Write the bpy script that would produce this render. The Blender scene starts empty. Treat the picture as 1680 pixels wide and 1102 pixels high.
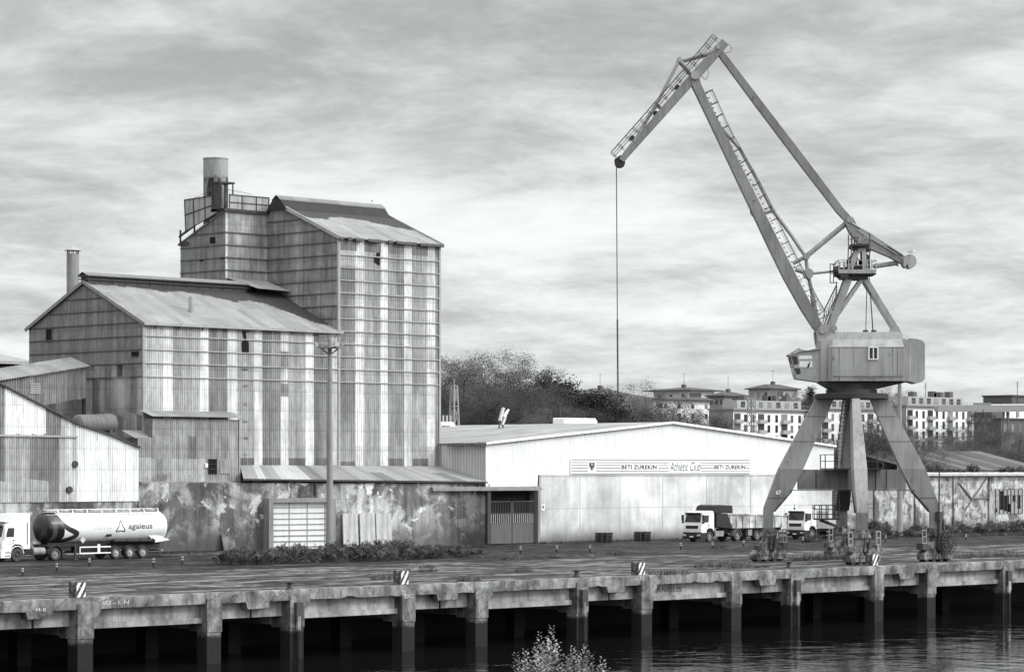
import bpy, bmesh, math, random
from mathutils import Vector, Matrix, noise
R = math.radians
S2 = math.sqrt(2)
sc = bpy.context.scene
# ---------------------------------------------------------------- camera
# world X runs along the quay, Y inland, Z up with the quay top at 0; units are metres
F, CX, HY, CZ = 4600.0, 840.0, 767.0, 7.5
cd = bpy.data.cameras.new('camera')
cam = bpy.data.objects.new('camera', cd)
sc.collection.objects.link(cam)
cam.location = (0, 0, CZ)
cam.rotation_euler = (R(90), 0, R(-45))
cd.sensor_width = 36
cd.lens = F / 1680 * 36
cd.shift_y = (HY - 551) / 1680
cd.clip_start = 1
cd.clip_end = 9000
sc.camera = cam
sc.view_settings.view_transform = 'Standard'
sc.view_settings.look = 'None'
sc.view_settings.exposure = 0.25
sc.view_settings.gamma = 1
sc.cycles.max_bounces = 6
sc.cycles.diffuse_bounces = 3
sc.cycles.glossy_bounces = 3
sc.cycles.volume_bounces = 1
# ---------------------------------------------------------------- sun
SUN = Vector((0.50, -0.80, 0.62)).normalized()
sl = bpy.data.lights.new('sun', 'SUN')
sl.energy = 1.5
sl.angle = R(12)
sl.color = (0.985, 1.0, 0.98)
so = bpy.data.objects.new('sun', sl)
so.rotation_euler = SUN.to_track_quat('Z', 'Y').to_euler()
so.location = (60, 60, 90)
sc.collection.objects.link(so)


# ---------------------------------------------------------------- node helper
class G:
    def __init__(s, tree):
        s.t, s.n, s.l = tree, tree.nodes, tree.links

    def node(s, typ, **kw):
        n = s.n.new(typ)
        for k, v in kw.items():
            setattr(n, k, v)
        return n

    def put(s, sock, val):
        if hasattr(val, 'is_output'):
            s.l.new(val, sock)
        else:
            sock.default_value = val

    def m(s, op, a, b=0.0, c=0.0, clamp=False):
        n = s.node('ShaderNodeMath', operation=op, use_clamp=clamp)
        s.put(n.inputs[0], a); s.put(n.inputs[1], b); s.put(n.inputs[2], c)
        return n.outputs[0]

    def vm(s, op, a, b):
        n = s.node('ShaderNodeVectorMath', operation=op)
        s.put(n.inputs[0], a); s.put(n.inputs[1], b)
        return n.outputs[0]

    def noise(s, vec, scale=1.0, detail=4.0, rough=0.55, dist=0.0):
        n = s.node('ShaderNodeTexNoise')
        s.put(n.inputs['Vector'], vec)
        n.inputs['Scale'].default_value = scale
        n.inputs['Detail'].default_value = detail
        n.inputs['Roughness'].default_value = rough
        n.inputs['Distortion'].default_value = dist
        return n.outputs[0]

    def step(s, v, a, b, lo=0.0, hi=1.0):
        n = s.node('ShaderNodeMapRange', interpolation_type='SMOOTHSTEP', clamp=True)
        s.put(n.inputs[0], v); s.put(n.inputs[1], a); s.put(n.inputs[2], b)
        s.put(n.inputs[3], lo); s.put(n.inputs[4], hi)
        return n.outputs[0]

    def mix(s, f, a, b):
        n = s.node('ShaderNodeMix', data_type='FLOAT')
        s.put(n.inputs[0], f); s.put(n.inputs[2], a); s.put(n.inputs[3], b)
        return n.outputs[0]

    def obj(s):
        return s.node('ShaderNodeTexCoord').outputs['Object']

    def sep(s, v):
        n = s.node('ShaderNodeSeparateXYZ'); s.put(n.inputs[0], v); return n.outputs

    def comb(s, x, y, z):
        n = s.node('ShaderNodeCombineXYZ')
        s.put(n.inputs[0], x); s.put(n.inputs[1], y); s.put(n.inputs[2], z)
        return n.outputs[0]

    def attr(s, name):
        return s.node('ShaderNodeAttribute', attribute_name=name).outputs['Fac']


# ---------------------------------------------------------------- sky: overcast cloud layer mixed over the Nishita sky
wd = bpy.data.worlds.new('World')
sc.world = wd
wd.use_nodes = True
g = G(wd.node_tree)
g.n.clear()
sky = g.node('ShaderNodeTexSky', sky_type='NISHITA', sun_disc=False)
sky.sun_elevation = math.asin(SUN.z)
sky.sun_rotation = math.atan2(SUN.x, SUN.y)
bw = g.node('ShaderNodeRGBToBW'); g.l.new(sky.outputs[0], bw.inputs[0])
d = g.node('ShaderNodeTexCoord').outputs['Generated']
x, y, z = g.sep(d)
zz = g.m('ADD', g.m('MAXIMUM', z, 0.0), 0.17)
# cloud layer seen in perspective; rolls lie across the river
ca = g.m('DIVIDE', g.m('MULTIPLY', g.m('SUBTRACT', x, y), 0.7071), zz)
cb = g.m('DIVIDE', g.m('MULTIPLY', g.m('ADD', x, y), 0.7071), zz)
pl = g.comb(g.m('MULTIPLY', ca, 0.80), g.m('MULTIPLY', cb, 0.80), 0.0)
pl = g.vm('ADD', pl, (5.5, 31.4, 0.4))
warp = g.m('MULTIPLY', g.m('SUBTRACT', g.noise(pl, 2.6, 3, 0.5), 0.5), 0.16)
pw = g.vm('ADD', pl, g.comb(warp, g.m('MULTIPLY', warp, -0.8), 0.0))
n1 = g.noise(pl, 1.3, 2, 0.5)
n2 = g.noise(g.vm('ADD', pw, (11.0, 3.0, 2.0)), 4.2, 8, 0.62)
n3 = g.noise(g.vm('ADD', pw, (1.0, 23.0, 5.0)), 13.0, 7, 0.66)
cl = g.m('ADD', g.m('ADD', g.m('MULTIPLY', n1, 0.42), g.m('MULTIPLY', n2, 0.38)), g.m('MULTIPLY', n3, 0.20))
base = g.step(cl, 0.35, 0.63, 0.41, 0.87)
# overcast: brighter towards the zenith, where the cloud thins before the sun, and low towards the horizon
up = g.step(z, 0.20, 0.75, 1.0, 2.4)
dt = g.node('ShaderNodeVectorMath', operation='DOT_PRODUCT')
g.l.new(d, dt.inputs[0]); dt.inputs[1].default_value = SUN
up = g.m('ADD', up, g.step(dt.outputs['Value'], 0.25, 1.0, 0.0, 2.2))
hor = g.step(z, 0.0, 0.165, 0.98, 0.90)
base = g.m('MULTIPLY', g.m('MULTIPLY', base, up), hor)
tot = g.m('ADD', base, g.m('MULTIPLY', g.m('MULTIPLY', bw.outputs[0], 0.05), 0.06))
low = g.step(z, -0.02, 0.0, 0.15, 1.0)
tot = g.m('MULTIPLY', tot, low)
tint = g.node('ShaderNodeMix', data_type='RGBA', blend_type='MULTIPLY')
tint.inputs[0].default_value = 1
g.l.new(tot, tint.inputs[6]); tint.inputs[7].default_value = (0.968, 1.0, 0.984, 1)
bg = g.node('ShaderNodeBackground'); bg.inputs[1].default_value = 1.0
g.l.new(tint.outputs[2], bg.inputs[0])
ow = g.node('ShaderNodeOutputWorld'); g.l.new(bg.outputs[0], ow.inputs[0])


# ---------------------------------------------------------------- photo pixel -> point on a known plane
def xn(px): return (px - CX) / F
def U(px, v): return v * (1 + xn(px)) / (1 - xn(px))
def VV(px, u): return u * (1 - xn(px)) / (1 + xn(px))
def zat(py, u, v): return CZ - (py - HY) * ((u + v) / S2) / F
def onv(px, py, v):
    u = U(px, v); return Vector((u, v, zat(py, u, v)))
def onu(px, py, u):
    v = VV(px, u); return Vector((u, v, zat(py, u, v)))
def atZ(px, py, Z):
    X = xn(px) * Z
    return Vector(((Z + X) / S2, (Z - X) / S2, CZ - (py - HY) * Z / F))
def ong(px, py, z=0.0):
    return atZ(px, py, (CZ - z) * F / (py - HY))


# ---------------------------------------------------------------- mesh builder
def frame(d):
    d = d.normalized()
    a = Vector((0, 0, 1)) if abs(d.z) < 0.9 else Vector((1, 0, 0))
    s = d.cross(a).normalized()
    return s, s.cross(d).normalized()


class MB:
    def __init__(s):
        s.v, s.f, s.tone, s.grime = [], [], [], {}

    def face(s, idx, tone=1.0):
        s.f.append(tuple(idx)); s.tone.append(tone)

    def add(s, pts, faces, tone=1.0):
        o = len(s.v)
        s.v.extend(Vector(p) for p in pts)
        for f in faces:
            s.face([i + o for i in f], tone)
        return s

    def quad(s, a, b, c, d, tone=1.0):
        return s.add([a, b, c, d], [(0, 1, 2, 3)], tone)

    def box(s, a, b, tone=1.0):
        x0, y0, z0 = a; x1, y1, z1 = b
        p = [(x0, y0, z0), (x1, y0, z0), (x1, y1, z0), (x0, y1, z0), (x0, y0, z1), (x1, y0, z1), (x1, y1, z1), (x0, y1, z1)]
        return s.add(p, [(3, 2, 1, 0), (4, 5, 6, 7), (0, 1, 5, 4), (1, 2, 6, 5), (2, 3, 7, 6), (3, 0, 4, 7)], tone)

    def cbox(s, c, sx, sy, sz, tone=1.0):
        return s.box((c[0] - sx / 2, c[1] - sy / 2, c[2] - sz / 2), (c[0] + sx / 2, c[1] + sy / 2, c[2] + sz / 2), tone)

    def prism(s, poly, ext, tone=1.0):
        n = len(poly); ext = Vector(ext)
        p = [Vector(q) for q in poly]
        p += [q + ext for q in p]
        fs = [tuple(range(n))[::-1], tuple(range(n, 2 * n))]
        fs += [(i, (i + 1) % n, (i + 1) % n + n, i + n) for i in range(n)]
        return s.add(p, fs, tone)

    def loft(s, rings, cap=True, closed=True, tone=1.0):
        n = len(rings[0]); pts = [q for r in rings for q in r]; fs = []
        for k in range(len(rings) - 1):
            for i in range(n if closed else n - 1):
                j = (i + 1) % n
                fs.append((k * n + i, k * n + j, (k + 1) * n + j, (k + 1) * n + i))
        if cap:
            fs.append(tuple(range(n))[::-1]); fs.append(tuple(range((len(rings) - 1) * n, len(rings) * n)))
        return s.add(pts, fs, tone)

    def tube(s, p0, p1, r0, r1=None, n=6, tone=1.0, cap=True):
        p0, p1 = Vector(p0), Vector(p1)
        r1 = r0 if r1 is None else r1
        a, b = frame(p1 - p0)
        rings = [[p + (a * math.cos(2 * math.pi * i / n) + b * math.sin(2 * math.pi * i / n)) * r for i in range(n)] for p, r in ((p0, r0), (p1, r1))]
        return s.loft(rings, cap, True, tone)

    def path(s, pts, r, n=6, tone=1.0):
        for a, b in zip(pts[:-1], pts[1:]):
            s.tube(a, b, r, r, n, tone)
        return s

    def bar(s, p0, p1, w, h, side=None, tone=1.0):
        """rectangular bar from p0 to p1, w across `side`, h the other way"""
        p0, p1 = Vector(p0), Vector(p1); d = (p1 - p0).normalized()
        a, b = frame(d)
        if side is not None:
            a = Vector(side); a = (a - d * a.dot(d)).normalized(); b = d.cross(a)
        rings = [[p + a * x * w / 2 + b * y * h / 2 for x, y in ((-1, -1), (1, -1), (1, 1), (-1, 1))] for p in (p0, p1)]
        return s.loft(rings, True, True, tone)

    def lathe(s, o, ax, prof, n=20, tone=1.0, cap=True):
        """prof: (distance along ax, radius)"""
        o, ax = Vector(o), Vector(ax).normalized(); a, b = frame(ax)
        rings = [[o + ax * t + (a * math.cos(2 * math.pi * i / n) + b * math.sin(2 * math.pi * i / n)) * max(r, 1e-4) for i in range(n)] for t, r in prof]
        return s.loft(rings, cap, True, tone)

    def obj(s, name, mat, parent=None, sharp=35, loc=None):
        me = bpy.data.meshes.new(name)
        o = bpy.data.objects.new(name, me)
        off = Vector((0, 0, 0))
        if parent is not None:
            o.parent = parent
            q = parent
            off = q.location.copy()
            while q.parent is not None:
                q = q.parent; off += q.location
        elif loc is not None:
            off = Vector(loc); o.location = off
        me.from_pydata([v - off for v in s.v], [], s.f)
        me.update()
        if any(abs(t - 1.0) > 1e-6 for t in s.tone):
            at = me.attributes.new('tone', 'FLOAT', 'FACE'); at.data.foreach_set('value', s.tone)
        else:
            at = me.attributes.new('tone', 'FLOAT', 'FACE'); at.data.foreach_set('value', [1.0] * len(s.f))
        if s.grime:
            at = me.attributes.new('grime', 'FLOAT', 'POINT')
            at.data.foreach_set('value', [s.grime.get(i, 0.0) for i in range(len(s.v))])
        if sharp:
            me.polygons.foreach_set('use_smooth', [True] * len(me.polygons))
            me.set_sharp_from_angle(angle=R(sharp))
        me.materials.append(mat)
        sc.collection.objects.link(o)
        return o


def sheet(mb, O, B, A, L, a0, a1, N, per=0.177, amp=0.024, spp=4, da=0.7, tone=None, grime=None, vd=0.80):
    """corrugated sheet: ribs run along A, waves across B; a0, a1 functions of b"""
    O, B, A, N = Vector(O), Vector(B).normalized(), Vector(A).normalized(), Vector(N).normalized()
    nb = max(2, int(round(L / per)) * spp)
    f0 = a0 if callable(a0) else (lambda b: a0)
    f1 = a1 if callable(a1) else (lambda b: a1)
    hi = max(f1(L * i / 40) - f0(L * i / 40) for i in range(41))
    na = max(1, int(hi / da))
    o = len(mb.v)
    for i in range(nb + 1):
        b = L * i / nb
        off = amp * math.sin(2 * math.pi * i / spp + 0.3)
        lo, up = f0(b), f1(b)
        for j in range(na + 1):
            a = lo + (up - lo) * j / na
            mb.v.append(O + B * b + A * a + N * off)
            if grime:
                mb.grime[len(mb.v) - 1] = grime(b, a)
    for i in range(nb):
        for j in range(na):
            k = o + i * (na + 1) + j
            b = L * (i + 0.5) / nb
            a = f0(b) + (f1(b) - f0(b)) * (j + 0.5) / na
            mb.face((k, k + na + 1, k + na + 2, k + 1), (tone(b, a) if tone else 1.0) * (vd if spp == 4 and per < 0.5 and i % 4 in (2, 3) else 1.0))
    return mb


def each(mb, name, mat, parent, sharp=0):
    """one part per connected piece"""
    par = list(range(len(mb.v)))
    def find(i):
        while par[i] != i: par[i] = par[par[i]]; i = par[i]
        return i
    for f in mb.f:
        for i in f[1:]: par[find(i)] = find(f[0])
    groups = {}
    for f, t in zip(mb.f, mb.tone): groups.setdefault(find(f[0]), []).append((f, t))
    out = []
    for fs in groups.values():
        m = MB(); mp = {}
        for f, t in fs:
            for i in f:
                if i not in mp: mp[i] = len(m.v); m.v.append(mb.v[i])
            m.face([mp[i] for i in f], t)
        out.append(m.obj(name, mat, parent, sharp))
    return out


def empty(name, loc=(0, 0, 0)):
    o = bpy.data.objects.new(name, None)
    sc.collection.objects.link(o); o.location = loc; o.empty_display_size = 0.5
    return o


def tag(o, label, cat, group=None, kind=None):
    if label: o['label'] = label
    if cat: o['category'] = cat
    if group: o['group'] = group
    if kind: o['kind'] = kind
    return o


def thing(name, label, cat, loc=(0, 0, 0), group=None):
    return tag(empty(name, loc), label, cat, group)


def copy_tree(o, loc=None, label=None, parent=None):
    c = o.copy(); sc.collection.objects.link(c)
    c.parent = parent
    if loc is not None: c.location = loc
    if label: c['label'] = label
    for ch in list(o.children):
        copy_tree(ch, None, None, c)
    return c


def text_geo(body, bold=0.0, shear=0.0, space=1.0):
    cu = bpy.data.curves.new('lettering', 'FONT')
    cu.body = body; cu.offset = bold; cu.shear = shear; cu.resolution_u = 3; cu.space_character = space
    ob = bpy.data.objects.new('lettering', cu); sc.collection.objects.link(ob)
    dg = bpy.context.evaluated_depsgraph_get()
    me = bpy.data.meshes.new_from_object(ob.evaluated_get(dg))
    vs = [v.co.copy() for v in me.vertices]; fs = [tuple(p.vertices) for p in me.polygons]
    bpy.data.objects.remove(ob); bpy.data.curves.remove(cu); bpy.data.meshes.remove(me)
    x0, x1 = min(v.x for v in vs), max(v.x for v in vs); y0, y1 = min(v.y for v in vs), max(v.y for v in vs)
    return [((v.x - x0) / (x1 - x0), (v.y - y0) / (y1 - y0)) for v in vs], fs


def put_text(mb, body, O, X, Y, w, h, **kw):
    vs, fs = text_geo(body, **kw)
    O, X, Y = Vector(O), Vector(X), Vector(Y)
    return mb.add([O + X * (a * w) + Y * (b * h) for a, b in vs], fs)


def lerp(a, b, t): return a + (b - a) * t
def smooth(t):
    t = min(1, max(0, t)); return t * t * (3 - 2 * t)
def nz(x, y=0.0, z=0.0): return noise.noise(Vector((x, y, z)))
def hsh(*k):
    return random.Random('_'.join(str(int(q)) for q in k)).random()


# ---------------------------------------------------------------- materials
MATS = {}
def newmat(name):
    m = bpy.data.materials.new(name); m.use_nodes = True
    g = G(m.node_tree); p = g.n['Principled BSDF']
    MATS[name] = m
    return m, g, p


def simple(name, col, rough=0.8, var=0.25, scale=0.7, st=(1, 1, 1), fine=0.15, fs=9.0, metal=0.0, spec=0.3, bump=0.0, tone=0,
           grime=None, drip=0.0, dripst=(2.5, 2.5, 0.22), moss=None, top=None):
    m, g, p = newmat(name)
    o = g.obj()
    n1 = g.noise(g.vm('MULTIPLY', o, st), scale, 5, 0.6)
    n2 = g.noise(g.vm('MULTIPLY', o, st), fs, 3, 0.6)
    c = g.m('MULTIPLY', g.m('MULTIPLY_ADD', g.m('SUBTRACT', n1, 0.5), 2.4 * var, 1.0), g.m('MULTIPLY_ADD', g.m('SUBTRACT', n2, 0.5), 2.4 * fine, 1.0))
    c = g.m('MULTIPLY', c, col)
    if tone: c = g.m('MULTIPLY', c, g.m('POWER', g.attr('tone'), tone))
    if drip:   # dirt washed down the face in streaks
        dn = g.noise(g.vm('MULTIPLY', o, dripst), 1.0, 5, 0.65)
        c = g.m('MULTIPLY', c, g.step(dn, 0.44, 0.66, 1.0, 1.0 - drip))
    if grime is not None:   # grime attribute, edge broken by noise
        gn = g.noise(g.vm('MULTIPLY', o, (4.0, 1.6, 1.6)), 1.0, 7, 0.75)
        ga = g.m('ADD', g.attr('grime'), g.m('MULTIPLY', g.m('SUBTRACT', gn, 0.5), 0.9))
        c = g.mix(g.m('MULTIPLY', g.step(ga, 0.36, 0.60), 0.95), c, g.m('MULTIPLY', g.m('MULTIPLY_ADD', gn, 2.0, 0.1), grime))
    g.put(p.inputs['Base Color'], c)
    p.inputs['Roughness'].default_value = rough
    p.inputs['Metallic'].default_value = metal
    p.inputs['Specular IOR Level'].default_value = spec
    if bump:
        b = g.node('ShaderNodeBump'); b.inputs['Strength'].default_value = bump; b.inputs['Distance'].default_value = 0.05
        g.l.new(g.noise(o, (fs * 1.3), 5, 0.65), b.inputs['Height']); g.l.new(b.outputs[0], p.inputs['Normal'])
    return m


def cladmat(name, base, grime, power, drip):
    m, g, p = newmat(name)
    o = g.obj(); z = g.sep(o)[2]
    t = g.m('POWER', g.attr('tone'), power)
    fine = g.step(g.noise(g.vm('MULTIPLY', o, (5.0, 5.0, 0.16)), 1.0, 5, 0.65), 0.42, 0.68, 1.0, 1.0 - drip)
    broad = g.step(g.noise(g.vm('MULTIPLY', o, (0.9, 0.9, 0.10)), 1.0, 6, 0.62), 0.36, 0.62, 1.14, 0.82)
    mn = g.noise(g.vm('MULTIPLY', o, (2.2, 2.2, 1.1)), 1.0, 7, 0.7)
    mot = g.step(mn, 0.3, 0.7, 0.84, 1.16)
    lap = g.m('FRACT', g.m('ADD', g.m('DIVIDE', z, 1.83), g.m('MULTIPLY', g.noise(g.vm('MULTIPLY', o, (0.4, 0.4, 0.0)), 1.0, 2), 0.03)))
    lap = g.m('MULTIPLY', g.step(lap, 0.0, 0.05, 0.72, 1.0), g.step(lap, 0.05, 0.30, 0.92, 1.0))
    c = g.m('MULTIPLY', g.m('MULTIPLY', t, base), g.m('MULTIPLY', g.m('MULTIPLY', fine, broad), g.m('MULTIPLY', mot, lap)))
    gn = g.noise(g.vm('MULTIPLY', o, (3.0, 3.0, 0.8)), 1.0, 6, 0.7)
    ga = g.m('ADD', g.attr('grime'), g.m('MULTIPLY', g.m('SUBTRACT', gn, 0.5), 1.0))
    c = g.mix(g.m('MULTIPLY', g.step(ga, 0.25, 0.66), 0.85), c, g.m('MULTIPLY', g.m('MULTIPLY_ADD', mn, 1.2, 0.4), grime))
    g.put(p.inputs['Base Color'], g.m('MINIMUM', c, 0.82))
    p.inputs['Roughness'].default_value = 0.75; p.inputs['Specular IOR Level'].default_value = 0.25
    return m


CLAD = cladmat('weathered_corrugated_cladding', 0.42, 0.06, 1.22, 0.34)
CLADW = simple('white_corrugated_cladding', 0.82, 0.7, 0.06, 0.4, (1, 1, 0.3), 0.04, 5, tone=1.0, grime=0.12, drip=0.10)
ROOF = simple('weathered_roof_sheeting', 0.27, 0.8, 0.22, 0.5, (1, 1, 1), 0.16, 4, tone=1.0, grime=0.036)
GIRT = simple('galvanised_girt', 0.34, 0.6, 0.3, 1.2, fine=0.2)
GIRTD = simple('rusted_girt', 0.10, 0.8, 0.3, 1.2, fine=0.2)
STEEL = simple('dark_rusty_steel', 0.055, 0.7, 0.4, 1.5, fine=0.3, fs=14)
HOLE = simple('black_opening', 0.006, 0.9, 0.2, 1)
MIDG = simple('mid_grey_paint', 0.26, 0.6, 0.2, 1.0, fine=0.15, drip=0.25)
CRANED = simple('dark_greasy_crane_steel', 0.035, 0.6, 0.3, 1, fine=0.3)
RAILM = simple('thin_rail_steel', 0.06, 0.6, 0.2, 2)
WHITEP = simple('white_lorry_paint', 0.84, 0.35, 0.03, 0.8, fine=0.03, spec=0.5, drip=0.05)
BLACKP = simple('black_plastic', 0.018, 0.5, 0.3, 2, fine=0.2)
def cranemat():
    m, g, p = newmat('grey_crane_paint')
    o = g.obj()
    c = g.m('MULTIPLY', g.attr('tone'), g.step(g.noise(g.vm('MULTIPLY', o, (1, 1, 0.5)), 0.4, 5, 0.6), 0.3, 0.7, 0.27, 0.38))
    c = g.m('MULTIPLY', c, g.step(g.noise(g.vm('MULTIPLY', o, (3.2, 3.2, 0.22)), 1.0, 5, 0.65), 0.45, 0.70, 1.0, 0.76))
    c = g.m('MULTIPLY', c, g.step(g.noise(g.vm('MULTIPLY', o, (2.2, 2.2, 1.2)), 1.0, 7, 0.72), 0.60, 0.66, 1.0, 0.55))
    g.put(p.inputs['Base Color'], c); p.inputs['Roughness'].default_value = 0.6; p.inputs['Specular IOR Level'].default_value = 0.25
    return m
CRANE = cranemat()
GLASS = simple('dark_window_glass', 0.015, 0.08, 0.2, 1, spec=0.6)
RUBBER = simple('dusty_rubber', 0.06, 0.85, 0.35, 3, fine=0.3)
RIM = simple('dusty_wheel_rim', 0.26, 0.7, 0.35, 4, fine=0.3)
CHROME = simple('bare_metal', 0.5, 0.35, 0.2, 2, metal=0.6, fine=0.1)
INK = simple('black_lettering', 0.012, 0.6, 0.1, 2)
INKG = simple('pale_grey_lettering', 0.40, 0.6, 0.1, 2)
LINEG = simple('grey_stripe', 0.16, 0.6, 0.1, 2)
BANNER = simple('white_banner', 0.86, 0.6, 0.03, 1)
TIMBER = simple('old_timber', 0.16, 0.85, 0.35, 1.5, (1, 1, 1), 0.3, 10)
PALEC = simple('pale_concrete_slab', 0.52, 0.85, 0.2, 0.7, fine=0.18, fs=5, drip=0.3)
BARK = simple('grey_bark', 0.075, 0.9, 0.3, 2, fine=0.3)
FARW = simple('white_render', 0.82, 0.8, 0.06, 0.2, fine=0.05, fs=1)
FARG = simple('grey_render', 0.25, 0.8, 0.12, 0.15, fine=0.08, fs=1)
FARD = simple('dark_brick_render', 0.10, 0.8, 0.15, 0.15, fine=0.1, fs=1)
FARM = simple('mid_render', 0.34, 0.8, 0.12, 0.15, fine=0.1, fs=1)
FARR = simple('dark_roof_tiles', 0.07, 0.85, 0.2, 0.3, fine=0.15, fs=2)
def farwin():
    m, g, p = newmat('far_window_glass')
    r = g.node('ShaderNodeObjectInfo').outputs['Random']
    g.put(p.inputs['Base Color'], g.m('MULTIPLY_ADD', g.m('POWER', r, 3.0), 0.20, 0.022)); p.inputs['Roughness'].default_value = 0.3
    return m
FARWIN = farwin()


def leafmat(name, col, col2, trans=0.3, small=0.15, sc_=0.45, each_=0.0):
    m, g, p = newmat(name)
    o = g.obj()
    f = g.m('ADD', g.m('MULTIPLY', g.noise(o, sc_, 4, 0.6), 1 - small), g.m('MULTIPLY', g.noise(o, 5.0, 2, 0.6), small))
    c = g.m('MULTIPLY', g.mix(g.step(f, 0.38, 0.62), col, col2), g.attr('tone'))
    if each_: c = g.m('MULTIPLY', c, g.m('MULTIPLY_ADD', g.node('ShaderNodeObjectInfo').outputs['Random'], 2 * each_, 1 - each_))
    g.put(p.inputs['Base Color'], c)
    p.inputs['Roughness'].default_value = 0.8
    p.inputs['Specular IOR Level'].default_value = 0.1
    tr = g.node('ShaderNodeBsdfTranslucent'); g.put(tr.inputs['Color'], c)
    mx = g.node('ShaderNodeMixShader'); mx.inputs[0].default_value = trans
    out = g.n['Material Output']
    g.l.new(p.outputs[0], mx.inputs[1]); g.l.new(tr.outputs[0], mx.inputs[2]); g.l.new(mx.outputs[0], out.inputs['Surface'])
    return m


LEAF_BARE = leafmat('budding_twigs', 0.055, 0.16, 0.4, 0.15, 0.45, 0.4)
LEAF_DARK = leafmat('dark_evergreen_needles', 0.015, 0.04, 0.2)
LEAF_MID = leafmat('mid_foliage', 0.04, 0.11, 0.35, 0.15, 0.45, 0.3)
LEAF_SHRUB = leafmat('shrub_foliage', 0.035, 0.16, 0.3, 0.3, 1.2)
LEAF_NEAR = leafmat('pale_shrub_leaves', 0.16, 0.50, 0.25, 0.3, 2.0)


def patchy(name, lo, hi, scale=0.33, a=0.46, b=0.56, vert=0.35, splash=None, fine=0.2, dark=None, crack=0.0, spots=None):
    """plaster or concrete with shaped patches of bare/dirty material and washed streaks"""
    m, g, p = newmat(name)
    o = g.obj()
    n1 = g.noise(o, scale, 8, 0.62, 0.4)
    n2 = g.noise(g.vm('MULTIPLY', o, (1.1, 1.1, 0.12)), 1.3, 5, 0.65)
    n3 = g.noise(o, 4.5, 5, 0.65)
    n4 = g.noise(g.vm('ADD', o, (31.0, 17.0, 3.0)), scale * 0.6, 6, 0.6, 0.3)
    c = g.mix(g.step(n1, a, b), lo, hi)
    c = g.m('MULTIPLY', c, g.step(n4, 0.35, 0.65, 0.72, 1.25))
    c = g.m('MULTIPLY', c, g.step(n2, 0.42, 0.68, 1.0, 1.0 - vert))
    c = g.m('MULTIPLY', c, g.m('MULTIPLY_ADD', g.m('SUBTRACT', n3, 0.5), 2.4 * fine, 1.0))
    z = g.sep(o)[2]
    if spots:                 # islands of surviving pale render
        c = g.mix(g.step(g.noise(g.vm('ADD', o, (7.0, 3.0, 19.0)), spots[0], 8, 0.66, 0.5), spots[1], spots[1] + 0.035), c, spots[2])
    if crack:
        vo = g.node('ShaderNodeTexVoronoi', feature='DISTANCE_TO_EDGE'); vo.inputs['Scale'].default_value = 0.45
        wv = g.vm('ADD', o, g.comb(g.m('MULTIPLY', n3, 0.8), g.m('MULTIPLY', n1, 1.5), g.m('MULTIPLY', n3, 0.6)))
        g.l.new(wv, vo.inputs['Vector'])
        c = g.m('MULTIPLY', c, g.step(vo.outputs['Distance'], 0.004, 0.02, 1.0 - crack, 1.0))
    if splash is not None:    # dirt splashed up from the ground, ragged upper edge
        f = g.step(g.m('ADD', z, g.m('MULTIPLY', n1, -splash[1])), splash[0] - splash[1], splash[0], 1.0, 0.0)
        c = g.mix(g.m('MULTIPLY', f, 0.9), c, splash[2])
    if dark is not None:      # tide line: weed and wet below a height
        f = g.step(g.m('ADD', z, g.m('MULTIPLY', g.m('SUBTRACT', n1, 0.5), 0.7)), dark[0] - 0.25, dark[0] + 0.1, 1.0, 0.0)
        c = g.mix(f, c, g.m('MULTIPLY', dark[1], g.m('MULTIPLY_ADD', n3, 1.2, 0.4)))
    c = g.m('MULTIPLY', c, g.attr('tone'))
    g.put(p.inputs['Base Color'], c)
    p.inputs['Roughness'].default_value = 0.9
    p.inputs['Specular IOR Level'].default_value = 0.25
    bn = g.node('ShaderNodeBump'); bn.inputs['Strength'].default_value = 0.35; bn.inputs['Distance'].default_value = 0.06
    g.l.new(g.noise(o, 3.0, 6, 0.7), bn.inputs['Height']); g.l.new(bn.outputs[0], p.inputs['Normal'])
    return m


PLASTER = patchy('stained_plaster_wall', 0.13, 0.36, 0.42, 0.44, 0.56, 0.55, (1.6, 2.4, 0.07), fine=0.34, crack=0.22, spots=(0.55, 0.57, 0.52))
PALEWALL = patchy('pale_cast_concrete', 0.50, 0.64, 0.22, 0.3, 0.6, 0.16, (0.9, 1.6, 0.12), fine=0.1)
OLDWALL = patchy('flaking_whitewash', 0.20, 0.52, 0.9, 0.40, 0.56, 0.35, (1.0, 1.6, 0.12), fine=0.35, crack=0.4)
QUAYC = patchy('quay_concrete', 0.12, 0.27, 0.8, 0.38, 0.62, 0.5, None, 0.4, (-2.45, 0.018), crack=0.5)
FASCIA = patchy('quay_beam_concrete', 0.20, 0.36, 0.45, 0.38, 0.6, 0.4, None, 0.2, (-2.4, 0.02))
BLOCKC = patchy('bogie_worn_steel', 0.06, 0.21, 1.6, 0.4, 0.6, 0.4, None, 0.35)


def stripemat():
    m, g, p = newmat('hazard_striped_paint')
    o = g.obj(); x, y, z = g.sep(o)
    s = g.m('FRACT', g.m('MULTIPLY', g.m('ADD', g.m('ADD', x, y), g.m('MULTIPLY', z, -0.62)), 2.35))
    w = g.noise(o, 7, 5, 0.6)
    c = g.mix(g.step(s, 0.46, 0.5), 0.03, 0.74)
    c = g.mix(g.step(w, 0.55, 0.66), c, 0.22)
    g.put(p.inputs['Base Color'], c); p.inputs['Roughness'].default_value = 0.7
    return m
STRIPE = stripemat()
# ================================================================ SETTING: water, ground, quay
QV = 131.2          # the quay's front edge
WZ = -4.2           # water level


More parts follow.
